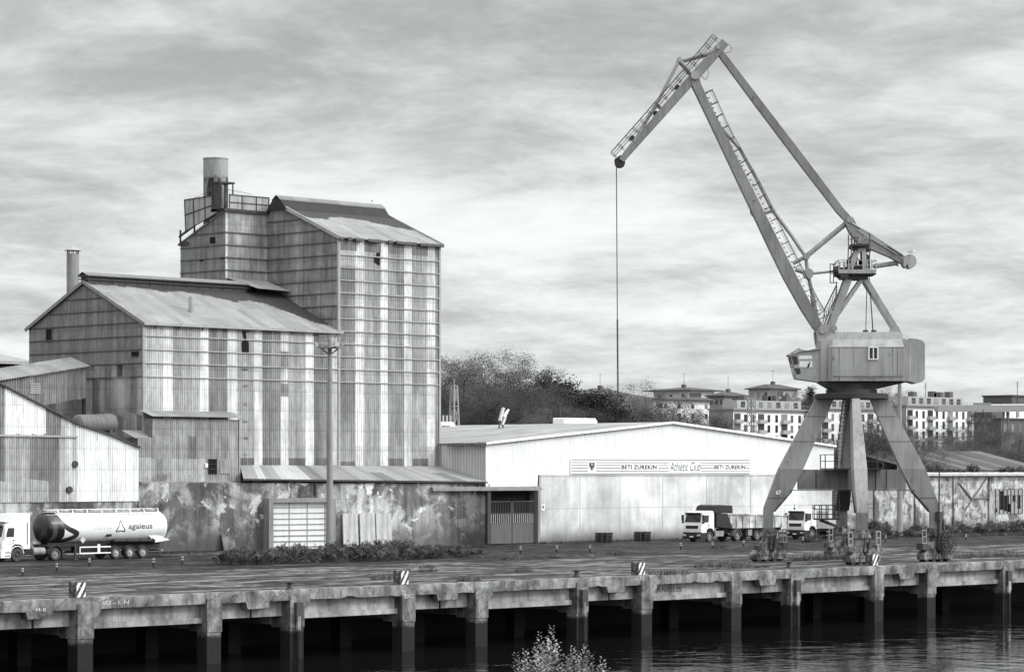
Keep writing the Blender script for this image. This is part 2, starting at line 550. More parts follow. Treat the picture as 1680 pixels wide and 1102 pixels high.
def watermat():
    m, g, p = newmat('river_water')
    o = g.obj()
    p.inputs['Base Color'].default_value = (0.006, 0.0065, 0.0063, 1)
    p.inputs['Roughness'].default_value = 0.03
    p.inputs['Specular IOR Level'].default_value = 0.3
    p.inputs['IOR'].default_value = 1.2
    calm = g.step(g.noise(o, 0.035, 3, 0.5), 0.42, 0.62, 0.35, 1.0)
    h = g.m('ADD', g.m('MULTIPLY', g.noise(g.vm('MULTIPLY', o, (1.0, 1.0, 1.0)), 0.30, 4, 0.5, 0.6), 2.2), g.m('MULTIPLY', g.noise(o, 1.4, 3, 0.5), 0.30))
    b = g.node('ShaderNodeBump'); b.inputs['Strength'].default_value = 0.5; b.inputs['Distance'].default_value = 0.12
    g.l.new(g.m('MULTIPLY', h, calm), b.inputs['Height']); g.l.new(b.outputs[0], p.inputs['Normal'])
    return m


def groundmat():
    m, g, p = newmat('worn_quay_surface')
    o = g.obj(); x, y, z = g.sep(o)
    edge = g.m('ADD', 160.5, g.m('MULTIPLY', g.m('SUBTRACT', g.noise(o, 0.22, 5, 0.6), 0.5), 6.0))
    road = g.step(y, g.m('SUBTRACT', edge, 0.5), g.m('ADD', edge, 0.5))
    n1 = g.noise(g.vm('MULTIPLY', o, (0.13, 0.42, 1)), 1.0, 8, 0.72, 0.4)
    n2 = g.noise(g.vm('MULTIPLY', o, (0.6, 1.0, 1)), 1.0, 6, 0.7)
    n3 = g.noise(o, 5.0, 4, 0.7)
    conc = g.mix(g.step(n1, 0.44, 0.57), 0.018, 0.135)
    asph = g.mix(g.step(n1, 0.46, 0.60), 0.010, 0.050)
    c = g.mix(road, conc, asph)
    c = g.m('MULTIPLY', c, g.step(n2, 0.36, 0.62, 0.35, 1.8))
    c = g.m('MULTIPLY', c, g.m('MULTIPLY_ADD', n3, 1.0, 0.5))
    vo = g.node('ShaderNodeTexVoronoi', feature='DISTANCE_TO_EDGE'); vo.inputs['Scale'].default_value = 0.22
    g.l.new(g.vm('ADD', o, g.comb(g.m('MULTIPLY', n2, 2.0), g.m('MULTIPLY', n3, 1.2), 0.0)), vo.inputs['Vector'])
    c = g.m('MULTIPLY', c, g.step(vo.outputs['Distance'], 0.006, 0.03, 0.35, 1.0))
    wet = g.step(n1, 0.38, 0.47, 0.55, 0.95)
    # slab joints of the concrete apron
    jx = g.m('ABSOLUTE', g.m('SUBTRACT', g.m('FRACT', g.m('DIVIDE', x, 8.1)), 0.5))
    jy = g.m('ABSOLUTE', g.m('SUBTRACT', g.m('FRACT', g.m('DIVIDE', y, 4.6)), 0.5))
    j = g.m('MAXIMUM', g.step(jx, 0.492, 0.497), g.step(jy, 0.480, 0.490))
    c = g.m('MULTIPLY', c, g.mix(g.m('MULTIPLY', j, g.m('SUBTRACT', 1.0, road)), 1.0, 0.4))
    g.put(p.inputs['Base Color'], c); g.put(p.inputs['Roughness'], wet)
    p.inputs['Specular IOR Level'].default_value = 0.12
    b = g.node('ShaderNodeBump'); b.inputs['Strength'].default_value = 0.3; b.inputs['Distance'].default_value = 0.03
    g.l.new(n2, b.inputs['Height']); g.l.new(b.outputs[0], p.inputs['Normal'])
    return m


GROUND = groundmat()
EARTH = simple('rough_earth', 0.07, 0.95, 0.4, 0.05, fine=0.3, fs=1.0)
w = MB(); w.quad((-60, -60, WZ), (600, -60, WZ), (600, 146, WZ), (-60, 146, WZ))
tag(w.obj('river_water', watermat()), 'dark rippled river water below the concrete quay', None, None, 'structure')

q = MB(); q.quad((20, QV + 0.55, 0.004), (420, QV + 0.55, 0.004), (420, 232, 0.004), (20, 232, 0.004))
tag(q.obj('quay_pavement', GROUND, sharp=0), 'streaky worn concrete and asphalt quay surface', None, None, 'structure')


def terrain_z(u, v):
    Z = (u + v) / S2; X = (u - v) / S2; t = X / max(Z, 1)
    L = 1 - smooth((t - 0.03) / 0.05)
    return -0.1 + 8 * smooth((Z - 400) / 400) + 9 * L * smooth((Z - 480) / 400) + 25 * smooth((Z - 850) / 400)


t = MB(); N = 90
us = [20 + 3200 * (i / N) ** 2.2 for i in range(N + 1)]
vs = [170 + 3400 * (i / N) ** 2.2 for i in range(N + 1)]
for u in us:
    for v in vs:
        t.v.append(Vector((u, v, terrain_z(u, v))))
for i in range(N):
    for k in range(N):
        a = i * (N + 1) + k
        t.face((a, a + N + 1, a + N + 2, a + 1))
tag(t.obj('hill', EARTH, sharp=0), 'ground rising to a wooded hill behind the port', None, None, 'structure')

b = MB()
for i in range(25):
    for k in range(9):
        Zc = 3 + k * 11; Xc = -60 + i * 5
        b.v.append(Vector(((Zc + Xc) / S2, (Zc - Xc) / S2, 5.5 - 0.118 * Zc + 0.25 * nz(Xc * 0.3, Zc * 0.3))))
for i in range(24):
    for k in range(8):
        a = i * 9 + k; b.face((a, a + 1, a + 10, a + 9))
tag(b.obj('embankment', EARTH, sharp=0), 'near river bank sloping to the water', None, None, 'structure')

# ---------------------------------------------------------------- the quay itself
quay = thing('concrete_quay', 'long weathered concrete quay on square pillars above dark water', 'quay', (96, QV, 0))
cols = [(U(p, QV), f) for p, f in ((-135, 0), (-20, 1), (140, 0), (351, 0), (487, 1), (670, 0), (790, 0), (955, 1), (1061, 0), (1208, 0), (1305, 1), (1442, 0), (1528, 0), (1652, 1), (1800, 0))]
rnd = random.Random(5)
# edge slab with chipped lower lip
ed = MB(); n = 420; u0, u1 = 60.0, 260.0
def lip(u): return -0.62 + 0.05 * nz(u * 1.1, 3) - 0.10 * max(0, nz(u * 0.5, 9) - 0.25) + (0.10 if nz(u * 0.8, 40) > 0.42 else 0)
rings = []
for i in range(n + 1):
    u = lerp(u0, u1, i / n)
    c = 0.03 * nz(u * 1.7, 77) + 0.05 * max(0, nz(u * 0.9, 21) - 0.2)
    rings.append([(u, QV + 0.02 + c, lip(u)), (u, QV + c, -0.1), (u, QV + 0.05 + c, 0.03), (u, QV + 0.62, 0.035), (u, QV + 0.62, lip(u))])
ed.loft(rings, True, True)
ed.obj('edge_slab', QUAYC, quay, 40)
dk = MB(); dk.box((u0, QV + 0.64, -0.55), (u1, 150, -0.02)); dk.obj('deck', FASCIA, quay, 0)
UNDERSHADE = simple('under_quay_shade_black', 0.012, 0.9, 0.3)  # deep shade under the deck is put into this near-black colour
bk = MB(); bk.box((u0, 143, -9), (u1, 145, -0.58)); bk.obj('bank_wall', UNDERSHADE, quay, 0)
for k, (u, fend) in enumerate(cols):
    p = MB(); hw = 0.54
    rr = []
    for z in (-8.0, -4.4, -3.4, -2.5, -2.32):
        rr.append([(u - hw, QV + 0.0, z), (u + hw, QV + 0.0, z), (u + hw, QV + 0.95, z), (u - hw, QV + 0.95, z)])
    p.loft(rr)
    rr = []
    for z in (-2.31, -1.5, -0.6, -0.3):
        rr.append([(u - hw - 0.03, QV - 0.06, z), (u + hw + 0.03, QV - 0.06, z), (u + hw + 0.03, QV + 1.75, z), (u - hw - 0.03, QV + 1.75, z)])
    p.loft(rr)
    c = p.obj('pillar', QUAYC, quay, 30)
    p2 = MB(); p2.box((u - 0.5, QV + 6.0, -8), (u + 0.5, QV + 6.9, -0.6)); p2.obj('pillar', UNDERSHADE, quay, 0)  # rear pillar carries the same painted under-deck shade
    cb = MB(); cb.box((u - 0.62, QV + 1.77, -2.15), (u + 0.62, QV + 9, -0.57)); cb.obj('cross_beam', FASCIA, quay, 0)
    if fend:
        fp = MB(); fp.box((u - 0.27, QV - 0.32, -1.9), (u + 0.27, QV - 0.065, -0.75)); fp.obj('fender', STEEL, quay, 0)
        fp = MB(); fp.tube((u - 0.08, QV - 0.24, -7), (u - 0.08, QV - 0.24, -3.0), 0.13, n=8); fp.tube((u - 0.08, QV - 0.24, -3.0), (u - 0.08, QV - 0.24, -1.6), 0.15, n=8)
        fp.obj('fender_post', FASCIA, quay)
    if k + 1 < len(cols):
        ua, ub = u + hw + 0.035, cols[k + 1][0] - hw - 0.035
        L = ub - ua
        f = MB()
        if L > 7.6:      # long bay: one deep fascia beam with a lower flange
            f.box((ua, QV + 0.66, -1.62), (ub, QV + 0.95, -0.56)); f.box((ua, QV + 0.42, -1.78), (ub, QV + 0.97, -1.45))
            f.obj('fascia_beam', FASCIA, quay, 0)
            pn = MB()
            pn.prism([(ua + 0.001, QV + 0.0, -0.55), (ua + 0.5, QV, -0.55), (ua + 0.5, QV, -0.8), (ua + 0.001, QV, -1.3)], (0, 0.62, 0)); pn.obj('corbel', QUAYC, quay, 0)
        else:            # short bay: two recessed panels and a hanging block between
            um = (ua + ub) / 2 + 0.2
            f.box((ua, QV + 0.72, -1.6), (um - 0.1, QV + 0.98, -0.56)); f.box((um + 0.1, QV + 0.76, -1.6), (ub, QV + 1.0, -0.56))
            f.obj('fascia_beam', FASCIA, quay, 0)
            hb = MB(); hb.prism([(um - 1.0, QV + 0.03, -0.5), (um + 1.0, QV + 0.03, -0.5), (um + 0.85, QV + 0.03, -1.02), (um - 0.8, QV + 0.03, -1.05)], (0, 0.6, 0))
            hb.obj('corbel', QUAYC, quay, 0)

GRAF = simple('chalky_graffiti', 0.58, 0.9, 0.3, 3, fine=0.3)
GRAFD = simple('dark_graffiti', 0.03, 0.9, 0.3, 3)
def graffiti(body, px, py, w, h, mat, off, **kw):
    t = MB(); o = onv(px, py, QV + off); o.y = QV + off
    put_text(t, body, o, (1, 0, 0), (0, 0, 1), w, h, **kw); t.obj('graffiti', mat, quay, 0)
graffiti('ANGUS', 1076, 972, 2.7, 0.36, GRAFD, 0.655, shear=0.1)
graffiti('SU - I. N', 168, 992, 1.9, 0.22, GRAF, -0.012)
graffiti('OL', 659, 975, 0.42, 0.27, GRAF, -0.07)
graffiti('EXC', 664, 981, 0.75, 0.25, GRAF, -0.07)
graffiti('M-B', 59, 1003, 0.7, 0.2, GRAF, -0.02)

# crane rails let into the apron
for v in (135.2, 144.2):
    r = MB(); r.box((20, v - 0.16, -0.05), (330, v + 0.16, 0.008)); r.box((20, v - 0.035, 0.008), (330, v + 0.035, 0.03))
    tag(r.obj('crane_rail', STEEL, sharp=0), 'crane rail sunk in the quay %s' % ('near its edge' if v < 140 else 'on its landward side'), 'rail', 'crane rails', 'structure')

# kerb beside the road and broken kerb stones
kb = MB()
for a, bb in ((268, 366), (560, 795)):
    A = ong(a, 909.5); B = ong(bb, 904)
for px0, px1, py0, py1 in ((262, 366, 912, 908.5), (888, 1135, 888.5, 882), (788, 990, 914.5, 911)):
    A, B = ong(px0, py0), ong(px1, py1)
    kb.bar(A + Vector((0, 0, 0.06)), B + Vector((0, 0, 0.06)), 0.22, 0.10, (0, 1, 0), 0.6)
tag(kb.obj('kerb', QUAYC, sharp=0), 'pale worn kerb stones beside the road', None, None, 'structure')

# ---------------------------------------------------------------- striped concrete blocks, bollards, marker posts
blocks = [(127, 983, 'left of the quay, furthest from the crane'), (658, 961, 'at the middle of the quay edge'), (1047, 946, 'between the middle of the quay and the crane'), (1430, 928.5, 'beside the front crane bogie')]
proto = None
for px, py, lab in blocks:
    label = 'hazard striped block on the quay edge, ' + lab
    if proto is None:
        proto = thing('striped_block', label, 'block', (0, 0, 0), 'hazard striped blocks along the quay edge')
        m = MB()
        rr = []
        for z, e in ((0, 0), (0.90, 0), (0.95, 0.05)):
            rr.append([(-0.37 + e, -0.33 + e, z), (0.37 - e, -0.33 + e, z), (0.37 - e, 0.33 - e, z), (-0.37 + e, 0.33 - e, z)])
        m.loft(rr); m.obj('block_body', BLOCKC, proto, 0)
        m = MB(); m.box((-0.30, -0.34, 0.03), (0.33, -0.334, 0.88)); m.obj('striped_face', STRIPE, proto, 0)
        m = MB(); m.box((0.374, -0.2, 0.55), (0.47, 0.0, 0.72)); m.obj('lug', STEEL, proto, 0)
        o = proto
    else:
        o = copy_tree(proto, label=label)
    vv = max(ong(px, py).y, QV + 0.3) + 0.36; o.location = (U(px, vv), vv, 0.035)

proto = None
for px, py, lab in ((475, 967, 'near the left fender pillar'), (946, 946.5, 'near the middle fender pillar'), (1294, 931.5, 'in front of the crane')):
    label = 'small rusty mooring bollard on the quay edge ' + lab
    if proto is None:
        m = MB(); m.lathe((0, 0, 0), (0, 0, 1), [(0, 0.26), (0.06, 0.26), (0.1, 0.15), (0.32, 0.14), (0.38, 0.24), (0.45, 0.26), (0.5, 0.2), (0.52, 0.05)], 14)
        m.tube((-0.38, 0, 0.4), (0.38, 0, 0.4), 0.06, n=8)
        proto = m.obj('mooring_bollard', STEEL); o = proto
    else:
        o = proto.copy(); sc.collection.objects.link(o)
    tag(o, label, 'bollard', 'mooring bollards on the quay edge')
    vv = max(ong(px, py).y, QV + 0.32); o.location = (U(px, vv), vv, 0.035)

proto = None
posts = [(37, 945, 'in front of the white tanker cab'), (93, 937, 'in front of the tanker tractor rear wheel'), (147, 929, 'under the white tank trailer'),
         (252, 930, 'behind the tanker rear wheels'), (299, 926, 'between the tanker and the shrubs'), (854, 908.5, 'in front of the barred gate'),
         (913, 906.5, 'before the concrete wall right of the gate'), (968, 905, 'before the first dark pallet'), (1117, 901, 'left of the tipper lorry'), (1169, 899.5, 'below the tipper lorry front wheel'),
         (1220, 896, 'below the tipper drive wheel'), (1317, 891, 'right of the left crane leg'), (1453, 888, 'between the crane legs, by the floodlight mast'), (1585, 885.5, 'right of the crane cable reel')]
for px, py, lab in posts:
    label = 'short banded marker post ' + lab
    if proto is None:
        proto = thing('marker_post', label, 'marker post', (0, 0, 0), 'banded marker posts along the road')
        m = MB(); m.lathe((0, 0, 0), (0, 0, 1), [(0, 0.17), (0.03, 0.17), (0.05, 0.1), (0.74, 0.1), (0.78, 0.08), (0.8, 0.02)], 10); m.obj('post', BLACKP, proto)
        for z in (0.40, 0.60):
            m = MB(); m.lathe((0, 0, z), (0, 0, 1), [(0, 0.106), (0.11, 0.106)], 10); m.obj('white_band', PALEC, proto)
        o = proto
    else:
        o = copy_tree(proto, label=label)
    o.location = ong(px, py)
    o.scale = (0.8, 0.8, 0.82 + 0.16 * hsh(px))
    o.rotation_euler = (R(4 * (hsh(px, 2) - 0.5)), R(5 * (hsh(px, 3) - 0.5)), 0)
# ================================================================ BUILDINGS OF THE MILL
VF = 201.5                                   # front plane of mill hall and tower
UA = U(235, VF); UB = U(555, VF); UC = U(720, VF)      # hall left, tower left, tower right
VB = 219.0; VM = (VF + VB) / 2
HE, HR = 20.55, 24.5                         # hall eave, ridge
TE, TR = 29.55, 33.2                         # tower eave, ridge
GZ = [15.7 + 1.22 * k for k in range(13)]    # girt levels
X1, Y1, Z1 = Vector((1, 0, 0)), Vector((0, 1, 0)), Vector((0, 0, 1))


def strip_tones(edges, v_of, u_org):
    """[(px, tone), ...] -> list of (b, tone)"""
    return [(U(px, v_of) - u_org, t) for px, t in edges]


def tone_fn(strips, rowh=2.4, amp=0.10, seed=0, rows=None):
    def f(b, a):
        t = 0.55; k = 0
        for i, (e, tt) in enumerate(strips):
            if b < e: t = tt; k = i; break
        r = math.floor(a / rowh)
        t *= 1 + amp * (hsh(seed, k, r) * 2 - 1)
        sub = math.floor(b / 0.95)
        t *= 1 + 0.5 * amp * (hsh(seed + 9, sub, r) * 2 - 1)
        if rows:
            q = rows(b, a)
            if q is not None: t = q
        return t
    return f


def under_girts(b, a, s=1.0, base=0.0):
    """rust and algae gathering just below the girts, patchy along the wall"""
    if a > 31 or a < 15: return base
    k = (a - 15.7) / 1.22
    fr = k - math.floor(k)
    return base + s * max(0, 0.42 * (fr - 0.45)) * (0.4 + 1.2 * max(0, nz(b * 0.35, a * 0.2, 4) + 0.15))


def gable_sheet(mb, u, v0, v1, zb, eave, ridge, side, **kw):
    """wall facing -X (side=-1) or +X"""
    half = (v1 - v0) / 2
    sheet(mb, (u, v0, 0), Y1, Z1, v1 - v0, zb, lambda b: eave + (ridge - eave) * (1 - abs(b - half) / half), (side, 0, 0), **kw)


def roof_slope(mb, u0, u1, vr, zr, ve, ze, over=0.35, **kw):
    A = Vector((0, ve - vr, ze - zr)); L = A.length
    N = X1.cross(A).normalized()
    if N.z < 0: N = -N
    sheet(mb, (u0, vr, zr + 0.1), X1, A, u1 - u0, 0.0, L + over, N, **kw)


def girt(parent, p0, p1, mat, r=0.042):
    m = MB(); m.bar(p0, p1, r * 2, r * 2.2); m.obj('girt', mat, parent, 0)


def opening(parent, c, w, h, axis, mat=HOLE, frame_m=None, name='window', bars=0):
    """dark opening on a wall: axis 'v' faces -Y, 'u' faces -X; set a little proud of the sheet crests with its frame"""
    m = MB(); d = 0.045
    if axis == 'v':
        m.box((c[0] - w / 2, c[1] - d, c[2] - h / 2), (c[0] + w / 2, c[1] + 0.1, c[2] + h / 2))
    else:
        m.box((c[0] - d, c[1] - w / 2, c[2] - h / 2), (c[0] + 0.1, c[1] + w / 2, c[2] + h / 2))
    o = m.obj(name, mat, parent, 0)
    if frame_m:
        f = MB(); t = 0.05
        S = X1 if axis == 'v' else Y1
        out = Vector((0, -0.06, 0)) if axis == 'v' else Vector((-0.06, 0, 0))
        C = Vector(c) + out
        for s in (-1, 1):
            f.bar(C + S * (s * w / 2) - Z1 * h / 2, C + S * (s * w / 2) + Z1 * h / 2, t, t)
            f.bar(C - S * (w / 2 + t / 2) + Z1 * s * h / 2, C + S * (w / 2 + t / 2) + Z1 * s * h / 2, t, t)
        for i in range(bars):
            zz_ = -h / 2 + h * (i + 1) / (bars + 1)
            f.bar(C - S * w / 2 + Z1 * zz_, C + S * w / 2 + Z1 * zz_, t * 0.8, t * 0.8)
        f.obj('frame', frame_m, o, 0)
    return o


# ---------------------------------------------------------------- mill hall (low)
hall = thing('mill_hall', 'long corrugated mill hall with streaked front wall and ridge ventilator, left of the silo tower', 'mill building', (UA, VF, 0))
fr = strip_tones([(268, 1.15), (283, 1.75), (300, 0.95), (328, 1.05), (343, 1.8), (358, 0.62), (373, 0.74), (389, 1.7), (417, 0.95), (430, 1.65), (445, 0.66), (460, 0.78),
                  (473, 1.6), (488, 0.98), (502, 1.1), (515, 1.7), (530, 0.62), (544, 0.72), (556, 1.45), (700, 0.8)], VF, UA)
def hall_rows(b, a):
    u = UA + b
    if U(460, VF) < u < U(473, VF) and (14.2 < a < 15.3 or 17.0 < a < 18.3): return 0.75
    if a < 8.5 and a > 7.2:
        for e0, e1 in ((394, 417), (430, 460), (474, 500), (516, 543)):
            if U(e0, VF) < u < U(e1, VF): return 0.45
    if U(390, VF) < u < U(417, VF) and 17.6 > a: return 1.0
    return None
def hall_grime(b, a):
    g_ = under_girts(b, a, 0.85)
    u = UA + b; d0 = abs(u - U(402, VF))
    if d0 < 1.2 and a < 17.6:
        k = (a - 7.0) / 1.6; g_ += 0.75 * max(0, (1 - d0)) * max(0, math.cos(6.28 * k)) ** 3
    if a < 11.6 and b < 11: g_ += 0.5 * max(0, 1 - abs(a - 11.1) / 0.7) * (0.5 + nz(b * 0.9, 2))
    return g_ + 0.25 * max(0, nz(b * 0.5, a * 0.12, 31))
m = MB()
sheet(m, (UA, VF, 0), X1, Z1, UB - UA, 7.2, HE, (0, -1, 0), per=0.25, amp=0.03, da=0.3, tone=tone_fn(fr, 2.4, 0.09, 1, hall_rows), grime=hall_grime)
m.obj('front_wall', CLAD, hall, 60)
def hgt(b, a):
    v = VF + b
    if a > 16.6: return 0.70 + 0.05 * (hsh(5, math.floor(b / 1.0), math.floor(a / 1.22)) - 0.5)
    t = 0.55 + 0.5 * hsh(6, math.floor(b / 0.95), math.floor(a / 3.1)) ** 2
    if VV(75, UA) < v < VV(62, UA) or VV(103, UA) < v < VV(93, UA): t = 1.0
    return t
m = MB()
gable_sheet(m, UA, VF, VB, 6.0, HE, HR, -1, tone=hgt, grime=lambda b, a: 0.25 * max(0, nz(b * 0.4, a * 0.3, 8)) + (0.1 if a < 16 else 0))
m.obj('gable_wall', CLAD, hall, 60)
m = MB(); m.box((UA + 0.3, VF + 0.3, 0), (UB, VB - 0.1, 7.3)); m.obj('base_wall', PLASTER, hall, 0)
m = MB(); sheet(m, (UA, VB, 0), X1, Z1, UB - UA, 0, HE, (0, 1, 0), da=3, per=0.7, tone=lambda b, a: 0.6); m.obj('back_wall', CLAD, hall, 60)
LS = math.hypot(VM - VF, HR - HE)
def moss(frac, seed, ragged=0.9):
    def f(b, a):
        edge = frac(b) + 0.5 * nz(b * 0.8, seed) + 0.35 * (hsh(seed, math.floor(b / 0.9)) - 0.5)
        return 0.5 + (edge - a) * ragged
    return f
def sheet_tone(seed, w=1.0, lo=0.85, hi=1.2, row=2.6):
    return lambda b, a: lo + (hi - lo) * hsh(seed, math.floor(b / w), math.floor(a / row))
m = MB()
def hall_moss(b):
    L = UB - UA; t = b / L
    e = 0.5 + 0.9 * smooth((t - 0.1) / 0.3) + 1.5 * smooth((t - 0.45) / 0.25)
    if t > 0.78: e += 5.2 * smooth((t - 0.78) / 0.2)
    return e
roof_slope(m, UA - 0.2, UB, VM, HR, VF, HE, 0.35, da=0.25, per=0.30, amp=0.035, tone=sheet_tone(3), grime=moss(hall_moss, 12))
m.obj('front_roof', ROOF, hall, 60)
m = MB(); roof_slope(m, UA - 0.2, UB, VM, HR, VB, HE, 0.35, per=0.5, da=1, tone=sheet_tone(4)); m.obj('rear_roof', ROOF, hall, 60)
# verge boards, gutter
m = MB()
m.bar((UA - 0.22, VF - 0.35, HE - 0.1), (UA - 0.22, VM, HR + 0.1), 0.12, 0.3, (1, 0, 0)); m.bar((UA - 0.22, VM, HR + 0.1), (UA - 0.22, VB + 0.35, HE - 0.1), 0.12, 0.3, (1, 0, 0))
each(m, 'verge', MIDG, hall)
m = MB(); m.bar((UA - 0.2, VF - 0.33, HE - 0.12), (UB + 0.3, VF - 0.33, HE - 0.12), 0.26, 0.24); m.obj('gutter', GIRT, hall, 0)
for k in range(9):
    uu = UA + 1.2 + k * (UB - UA - 1.6) / 8
    m = MB(); m.bar((uu, VF - 0.1, HE - 0.5), (uu, VF - 0.48, HE - 0.02), 0.08, 0.06); m.obj('gutter_bracket', STEEL, hall, 0)
# ridge ventilator: raised corrugated cap on two rails
vent = MB()
uv1 = U(372, VM)
for s in (-1, 1):
    A = Vector((0, s * 0.8, -0.35))
    sheet(vent, (UA - 0.3, VM, HR + 1.0), X1, A, uv1 - UA + 2.5, 0, A.length, (0, 0, 1), per=0.25, amp=0.04, da=1, tone=lambda b, a: 0.8 + 0.3 * hsh(8, math.floor(b / 2)))
vo = vent.obj('ridge_ventilator', ROOF, hall, 60)
m = MB()
for z_ in (0.28, 0.52): m.box((UA - 0.28, VM - 0.62, HR + z_), (uv1 + 2.2, VM + 0.62, HR + z_ + 0.1))
each(m, 'louvre', STEEL, vo)
m = MB(); m.box((UA - 0.1, VM - 0.45, HR - 0.2), (uv1 + 2.0, VM + 0.45, HR + 0.82)); m.obj('ventilator_core', STEEL, vo, 0)
m = MB()
for k in range(14):
    uu = UA + k * (uv1 - UA + 2) / 13
    m.bar((uu, VM - 0.5, HR + 0.05), (uu, VM - 0.5, HR + 0.8), 0.08, 0.08)
each(m, 'ventilator_post', STEEL, vo)
# roof pipe
p = onv(314, 519, VF + 2.6); zr = HE + (HR - HE) * 2.6 / (VM - VF)
m = MB(); m.tube((p.x, VF + 2.6, zr - 0.3), (p.x, VF + 2.6, zr + 1.55), 0.27, n=12); m.obj('roof_pipe', GIRT, hall)
# girts: front (four), gable
for z_ in GZ[:4]:
    girt(hall, (UA, VF - 0.09, z_), (UB, VF - 0.09, z_), GIRT)
for z_ in GZ[:7]:
    half = (VB - VF) / 2
    e = 0 if z_ < HE else (z_ - HE) / (HR - HE) * half
    girt(hall, (UA - 0.06, VF + e + 0.1, z_), (UA - 0.06, VB - e - 0.1, z_), GIRTD, 0.035)
m = MB(); m.box((UA - 0.07, VF - 0.1, 7.2), (UA + 0.12, VF + 0.06, HE - 0.2)); m.obj('corner_flashing', GIRT, hall, 0)
for px, py, w_, h_ in ((81, 550, 0.85, 1.15), (197, 609, 0.75, 1.2), (222, 580.5, 1.0, 0.42)):
    opening(hall, onu(px, py, UA), w_, h_, 'u', HOLE, STEEL, bars=1 if py == 609 else 0)
# torn sheet hole in the front
c = onv(401, 561, VF)
m = MB(); m.prism([(c.x - 0.25, VF - 0.05, c.z + 1.0), (c.x + 0.1, VF - 0.05, c.z + 1.05), (c.x + 0.2, VF - 0.05, c.z + 0.3), (c.x + 0.5, VF - 0.05, c.z - 0.1), (c.x + 0.5, VF - 0.05, c.z - 1.0), (c.x - 0.35, VF - 0.05, c.z - 1.0), (c.x - 0.4, VF - 0.05, c.z - 0.1), (c.x - 0.1, VF - 0.05, c.z + 0.2)], (0, 0.1, 0))
m.obj('broken_opening', HOLE, hall, 0)
c = onv(540, 728, VF); m = MB(); m.prism([(c.x + 0.3 * math.cos(t) * (0.7 + 0.5 * hsh(t * 10)), VF - 0.05, c.z + 0.3 * math.sin(t)) for t in [i * 0.63 for i in range(10)]], (0, 0.1, 0)); m.obj('broken_opening', HOLE, hall, 0)

# annexe on the hall front: two stages with a mono-pitch roof
VA = 200.2
ua0, ua1 = UA, U(392, VA)
m = MB()
sheet(m, (U(226, VA), VA, 0), X1, Z1, ua1 - U(226, VA), 6.25, lambda b: 11.9 if U(226, VA) + b > ua0 else 10.2, (0, -1, 0), per=0.22, amp=0.035, da=0.5,
      tone=lambda b, a: (0.95 if a > 8.3 else 1.15) * (0.8 + 0.45 * hsh(14, math.floor(b / 0.95), math.floor(a / 2.1))), grime=lambda b, a: 0.3 * max(0, nz(b * 0.5, a * 0.4, 3)) + 0.3 * (a < 6.8))
ann = m.obj('annexe', CLAD, hall, 60)
m = MB(); sheet(m, (ua0, VA, 0), Y1, Z1, VF - VA, 10.0, 11.9, (-1, 0, 0), per=0.22, amp=0.03, tone=lambda b, a: 0.62)
sheet(m, (ua1, VA, 0), Y1, Z1, VF - VA, 6.2, 11.9, (1, 0, 0), per=0.22, amp=0.03, tone=lambda b, a: 0.8)
sheet(m, (U(226, VA), VA, 0), Y1, Z1, 8.0, 6.2, 10.2, (-1, 0, 0), per=0.22, amp=0.03, tone=lambda b, a: 0.55)
each(m, 'annexe_side', CLAD, ann, 60)
m = MB(); A = Vector((0, -1.75, -0.55)); sheet(m, (ua0 - 0.35, VF, 12.65), X1, A, ua1 - ua0 + 0.6, 0, A.length, (0, -0.3, 1), per=0.25, amp=0.035, tone=sheet_tone(15))
m.obj('annexe_roof', ROOF, ann, 60)
m = MB(); A = Vector((0.4, -1.6, -0.75)); sheet(m, (U(226, VA) - 0.6, VF + 0.3, 10.85), X1, A, ua0 - U(226, VA) + 1.1, 0, A.length, (0, -0.3, 1), per=0.25, amp=0.035, tone=sheet_tone(16)); m.obj('lower_annexe_roof', ROOF, ann, 60)
opening(ann, onv(348, 765, VA), 1.0, 1.35, 'v', HOLE, STEEL, bars=2)
m = MB(); c = onv(337.5, 763, VA); m.cbox((c.x, VA - 0.09, c.z), 0.28, 0.12, 0.38); m.obj('wall_lamp', WHITEP, ann, 0)
m = MB(); c = onv(369, 765, VA); m.cbox((c.x, VA - 0.075, c.z), 1.25, 0.04, 1.3); m.obj('shutter', MIDG, ann, 0)
m = MB(); m.bar((ua1, VA - 0.06, 6.2), (ua1, VA - 0.06, 11.9), 0.14, 0.14); m.obj('downpipe', GIRT, ann, 0)
m = MB(); m.bar((U(229, VA), VA - 0.1, 6.2), (ua1, VA - 0.1, 6.2), 0.2, 0.14); m.obj('ledge', MIDG, ann, 0)

# ---------------------------------------------------------------- silo tower (tall)
tower = thing('silo_tower', 'tall corrugated silo tower with streaked front, many girts and a mossy ridge roof', 'silo tower', (UB, VF, 0))
ft = strip_tones([(583, 0.74), (597, 1.66), (612, 1.02), (624, 0.90), (636.5, 1.7), (650, 0.86), (663, 0.80), (675.5, 1.6), (688, 0.92), (700, 1.0), (714, 1.6), (760, 0.8)], VF, UB)
def tower_rows(b, a):
    u = UB + b
    if a > 28.3 and not any(U(e0, VF) < u < U(e1, VF) for e0, e1 in ((585, 597), (625, 637), (663, 675), (702, 714))): return 0.62
    if 26.8 < a < 28.2 and u < U(583, VF): return 1.15
    if u < U(583, VF) and a < 15.8 and a > 8: return 0.55 + 0.35 * smooth((15 - a) / 6)
    if a < 15.7 and U(597, VF) < u < U(624, VF): return 0.98
    if a < 8.5:
        for e0, e1 in ((556, 583), (597, 622), (637, 662), (677, 702)):
            if U(e0, VF) < u < U(e1, VF): return 0.48
    return None
m = MB()
